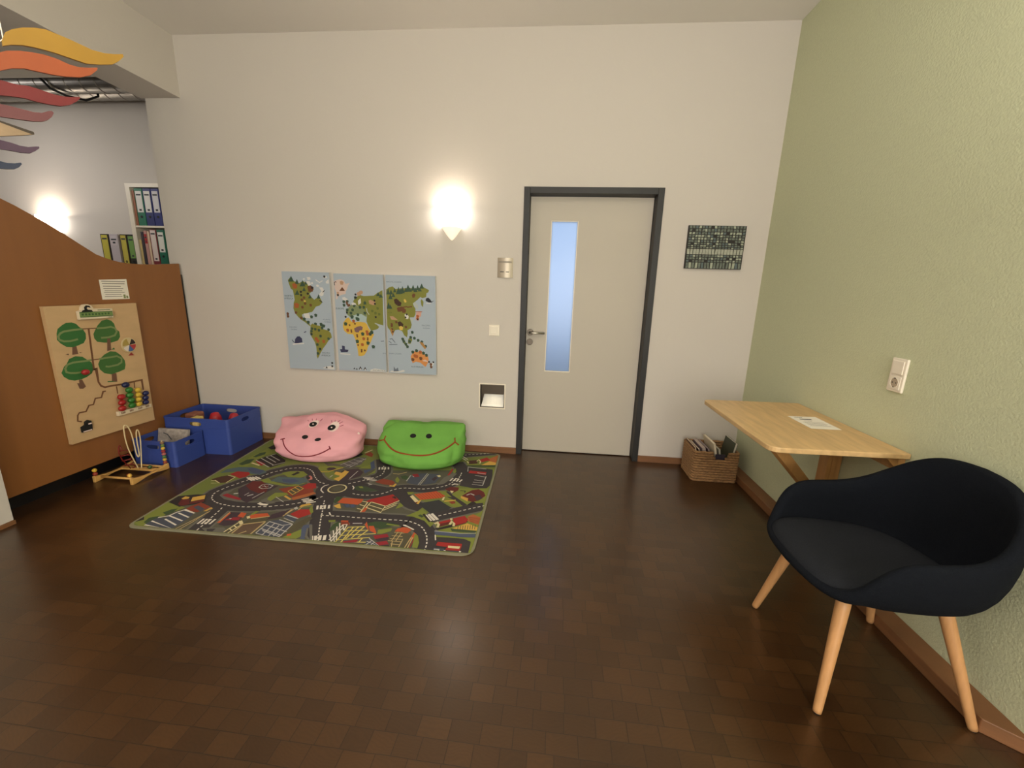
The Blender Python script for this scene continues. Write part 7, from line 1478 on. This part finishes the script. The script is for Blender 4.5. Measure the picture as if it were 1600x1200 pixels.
disc(t, hit, 'pupil', (-1.819,.277), (-1.786,.287), (-1.817,.256), M['felt_black'], .003); disc(t, hit, 'pupil', (-1.666,.257), (-1.631,.269), (-1.663,.235), M['felt_black'], .003)
disc(t, hit, 'highlight', (-1.819,.277), (-1.812,.278), (-1.819,.271), M['felt_white'], .0042); disc(t, hit, 'highlight', (-1.666,.257), (-1.659,.258), (-1.666,.251), M['felt_white'], .0042)
disc(t, hit, 'nostril', (-1.894,.163), (-1.868,.169), (-1.892,.147), M['felt_black'], .002); disc(t, hit, 'nostril', (-1.791,.148), (-1.764,.155), (-1.789,.136), M['felt_black'], .002)
stroke(t, hit, 'mouth', [(-2.079,.136), (-2.075,.1), (-2.061,.065), (-2.033,.036), (-1.994,.013), (-1.944,.002), (-1.899,.003), (-1.847,.013), (-1.795,.03), (-1.748,.053), (-1.698,.084)], .0042, M['cord_red'])
for sg_ in [((-2.097,.131),(-2.062,.14)), ((-1.705,.099),(-1.696,.075))]: strokes(t, hit, 'mouth_corner', [sg_], .0042, M['cord_red'])
for sg_ in [((-1.853,.303),(-1.862,.31)), ((-1.822,.312),(-1.823,.327)), ((-1.792,.314),(-1.786,.33)), ((-1.758,.31),(-1.734,.332)), ((-1.66,.306),(-1.66,.321)), ((-1.632,.31),(-1.629,.324)), ((-1.611,.308),(-1.587,.327)), ((-1.599,.296),(-1.566,.316)), ((-1.596,.272),(-1.563,.288))]: strokes(t, hit, 'eyelash', [sg_], .0024, M['lash'])
b = MB(); pt = hit((-1.447,.222), .0); b.obox(pt+Vector((.006,-.004,0)), (.016,.004,.024), Matrix.Rotation(.3, 3, 'Y')); b.build('care_tag', M['felt_white'], t)
def gz(x): return 1.0+.03*(x > 0)*min(1, x*3)
t, hit = bag('bean_bag', 'lime green bean bag with a smiling frog face by the white wall', -.968, -.28, .345, .22, .272, gz, M['lime'], 8.7, e=2.8, topw=.95)
disc(t, hit, 'eye', (-1.011,.229), (-.986,.233), (-1.01,.211), M['felt_black'], .002); disc(t, hit, 'eye', (-.884,.234), (-.86,.238), (-.883,.214), M['felt_black'], .002)
stroke(t, hit, 'mouth', [(-1.243,.183), (-1.224,.156), (-1.192,.119), (-1.158,.096), (-1.11,.081), (-1.062,.074), (-1.004,.07), (-.937,.073), (-.879,.084), (-.821,.105), (-.764,.136), (-.716,.169), (-.679,.199)], .0058, M['cord_brown'])
for sg_ in [((-1.282,.172),(-1.243,.181)), ((-1.231,.213),(-1.243,.181)), ((-.678,.233),(-.679,.199)), ((-.65,.176),(-.679,.199))]: strokes(t, hit, 'mouth_corner', [sg_], .0052, M['cord_brown'])

# chair ---------------------------------------------------------------------
t = thing('armchair', 'dark navy felt bucket armchair with four tapered oak legs by the green wall', 'chair', (1.205,-1.85,0))
CX0, CY = .905, -1.855
# half rim, front centre to back centre: depth from the front, half width, height
RIM = [(.0,.0,.432), (.004,.10,.434), (.018,.165,.436), (.042,.218,.446), (.072,.250,.480), (.102,.270,.538), (.138,.284,.580), (.19,.290,.601), (.26,.294,.605), (.34,.294,.611), (.42,.286,.634), (.485,.26,.684), (.535,.215,.742), (.568,.15,.785), (.585,.08,.800), (.59,.0,.804)]
half = smooth([Vector(p) for p in RIM], 2); 
rim = half+[Vector((p.x, -p.y, p.z)) for p in half[::-1][1:-1]]
def w3(p): return Vector((CX0+p[0], CY+p[1], p[2]))
def shellpts(r, thk):
    """profile of one radial slice: outer bottom to rim and down the inside"""
    rimv = Vector(r)
    rad = Vector((rimv.x-.295, rimv.y, 0)); 
    lowz = .39
    hgt = rimv.z-lowz
    out = []
    # outer side: bulges from bottom ring to the rim
    base = Vector((.30+rad.x*.66, rad.y*.66, lowz))
    k1 = Vector((.298+rad.x*.93, rad.y*.94, lowz+min(.035, hgt*.3)))
    k2 = Vector((.296+rad.x*1.03, rad.y*1.03, lowz+hgt*.55))
    for i in range(9):
        s_ = i/8; out.append(base*(1-s_)**3+k1*3*s_*(1-s_)**2+k2*3*s_**2*(1-s_)+rimv*s_**3)
    nrm = Vector((-rad.x, -rad.y, 0)).normalized()
    tk = thk
    out.append(rimv+nrm*tk*.28+Vector((0,0,tk*.34))); out.append(rimv+nrm*tk*.72+Vector((0,0,tk*.30)))
    inn = rimv+nrm*tk
    out.append(inn)
    floor_z = .43
    fl = Vector((.297+rad.x*.72, rad.y*.74, floor_z)); j1 = inn+Vector((0,0,-(inn.z-floor_z)*.5))+nrm*.004; j2 = Vector((.297+rad.x*.86, rad.y*.87, floor_z+.004))
    for i in range(1, 8):
        s_ = i/7; out.append(inn*(1-s_)**3+j1*3*s_*(1-s_)**2+j2*3*s_**2*(1-s_)+fl*s_**3)
    return [w3(Vector((.295,0,.385)))]+[w3(v) for v in out]+[w3(Vector((.295,0,floor_z-.002)))]
sl = [shellpts(r, .034) for r in rim]
b = MB(); n = len(sl); k = len(sl[0])
b.rings([[sl[i][j] for i in range(n)] for j in range(k)], 0, True, False)
sh_o = b.build('shell', M['wool'], t, smooth=True)
# loose seat pad
R = []
pad = [(v.x, v.y) for v in smooth([Vector((p[0], p[1], 0)) for p in [(.012,0), (.014,.10), (.03,.172), (.06,.21), (.12,.236), (.20,.246), (.30,.246), (.39,.232), (.455,.195), (.495,.13), (.51,.06), (.515,0)]], 2)]
pad = pad+[(x, -y) for x, y in pad[::-1][1:-1]]
def padz(x, y): return .456+.006*math.cos(x*6)-.03*max(0, .09-x)/.09*.6-.012*math.exp(-((x-.3)**2+y*y)/.02)
for f_, dz in ((.9,-.026), (.985,-.02), (1.0,-.008), (.985,.002), (.93,.010), (.8,.015), (.5,.014), (.2,.012), (.01,.012)):
    R.append([w3((.262+(x-.262)*f_, y*f_, padz(.262+(x-.262)*f_, y*f_)+dz)) for x, y in pad])
b = MB(); b.rings(R); b.build('seat_pad', M['pad'], t, smooth=True)
for nm, foot, topp in (('leg', (.980,-1.603), (1.035,-1.70)), ('leg', (.958,-2.084), (1.022,-2.005)), ('leg', (1.438,-2.086), (1.33,-2.0)), ('leg', (1.442,-1.633), (1.33,-1.71))):
    b = MB(); a = Vector((foot[0], foot[1], .003)); c = Vector((topp[0], topp[1], .394)); rs = [.0125,.0135,.0175,.021,.0215]; pp = [a, a+(c-a)*.03, a.lerp(c, .5), a.lerp(c, .9), c]
    lg = b.tube(pp, rs, 16).build(nm, M['oak'], t, smooth=True)
    MB().tube([a-Vector((0,0,.003)), a+(c-a)*.002], .011, 12).build('glide', M['cable'], lg)
MB().box(1.06, 1.36, -2.0, -1.71, .37, .3845).build('underframe', M['cable'], t, bevel=.01)

# hanging rainbow mobile -------------------------------------------------------
t = thing('rainbow_mobile', 'hanging wooden mobile of rainbow coloured waves at the upper left', 'mobile', (-1.40,-2.37,ZC))
nv = Vector((-1.5,.85,0)).normalized(); ev = Vector((nv.y,-nv.x,0)); p0 = Vector((-1.45,-2.46,0))
if ev.x < 0: ev = -ev
WCOL = dict(yellow=(152,112,10), orange=(152,68,20), red=(108,10,17), pink=(104,54,58), purple=(70,45,68), blue=(31,40,66), body=(150,126,98), ridge=(52,38,26))
hx = {}
for key, pts in WAVES.items():
    off = {'ridge': -.0005}.get(key, 0)
    P3 = [p0+ev*a+Vector((0,0,z))+nv*(-.004+off) for a, z in pts]
    th = .010 if key == 'ridge' else .008
    m = mat('wave_'+key, WCOL[key], .5, var=.06 if key != 'body' else .3, scale=14)
    MB().prism(P3, nv*th).build('wave_'+key if key not in ('body', 'ridge') else ('wood_'+key), m, t)
# thread through the left ends, up to the ceiling
s_ = p0+ev*.235
b = MB(); b.tube([s_+Vector((0,0,1.905)), s_+Vector((0,0,ZC-.001))], .0012, 6)
q_ = p0+ev*.165
b.tube([q_+Vector((0,0,1.616)), q_+Vector((0,0,1.80)), q_+Vector((0,0,1.83)), p0+ev*.235+Vector((0,0,1.905))], .0012, 6)
b.build('thread', M['paper'], t)

# ---------------------------------------------------------------- light
def area(name, loc, size, power, col, rot=(0,0,0), sy=None, spread=None):
    l = bpy.data.lights.new(name, 'AREA'); l.energy = power; l.color = col; l.size = size
    if sy: l.shape = 'RECTANGLE'; l.size_y = sy
    if spread: l.spread = spread
    o = bpy.data.objects.new(name, l); COL.objects.link(o); o.location = loc; o.rotation_euler = rot; return o
def point(name, loc, power, col, r=.03):
    l = bpy.data.lights.new(name, 'POINT'); l.energy = power; l.color = col; l.shadow_soft_size = r
    o = bpy.data.objects.new(name, l); COL.objects.link(o); o.location = loc; return o
WARM = (1.0,.88,.74)
point('sconce_lamp', (SX,-.06,SZ-.02), 3, WARM, .02)
point('office_sconce_lamp', (-4.898,.54,1.91), 12, WARM, .02)
area('corridor_daylight', (.08,.75,1.75), .8, 11, (.60,.78,1.0), (-PI/2,0,0), sy=1.8)
area('overhead_fill', (.3,-3.0,3.05), 2.0, 18, (1.0,.94,.86))  # unseen overhead fill, added for general light on beam and floor
area('uplight', (.3,-3.7,1.7), 1.2, 95, (1.0,.95,.86), (PI,0,0))  # added fill aimed up, bounces off the ceiling to brighten the upper right
area('front_fill', (.5,-6.9,1.25), 2.6, 185, (1.0,.96,.91), (PI/2,0,0), sy=1.8)  # broad fill added behind the camera to even out the walls
area('office_fill', (-4.8,-.5,2.6), .6, 17, (1.0,.94,.9), (.6,0,0))  # added fill tilted at the office wall to brighten it
point('beam_fill', (1.0,-4.5,2.0), 66, (1.0,.92,.82), .12)  # out-of-view point fill added to brighten the beam, no fixture here
point('green_wall_fill', (-2.6,-4.4,2.0), 42, (1.0,.93,.84), .12)  # point fill added on the left side to lift the green wall
w_ = bpy.data.worlds.new('world'); sc.world = w_; w_.use_nodes = True
w_.node_tree.nodes['Background'].inputs['Color'].default_value = (.5,.5,.5,1); w_.node_tree.nodes['Background'].inputs['Strength'].default_value = .05
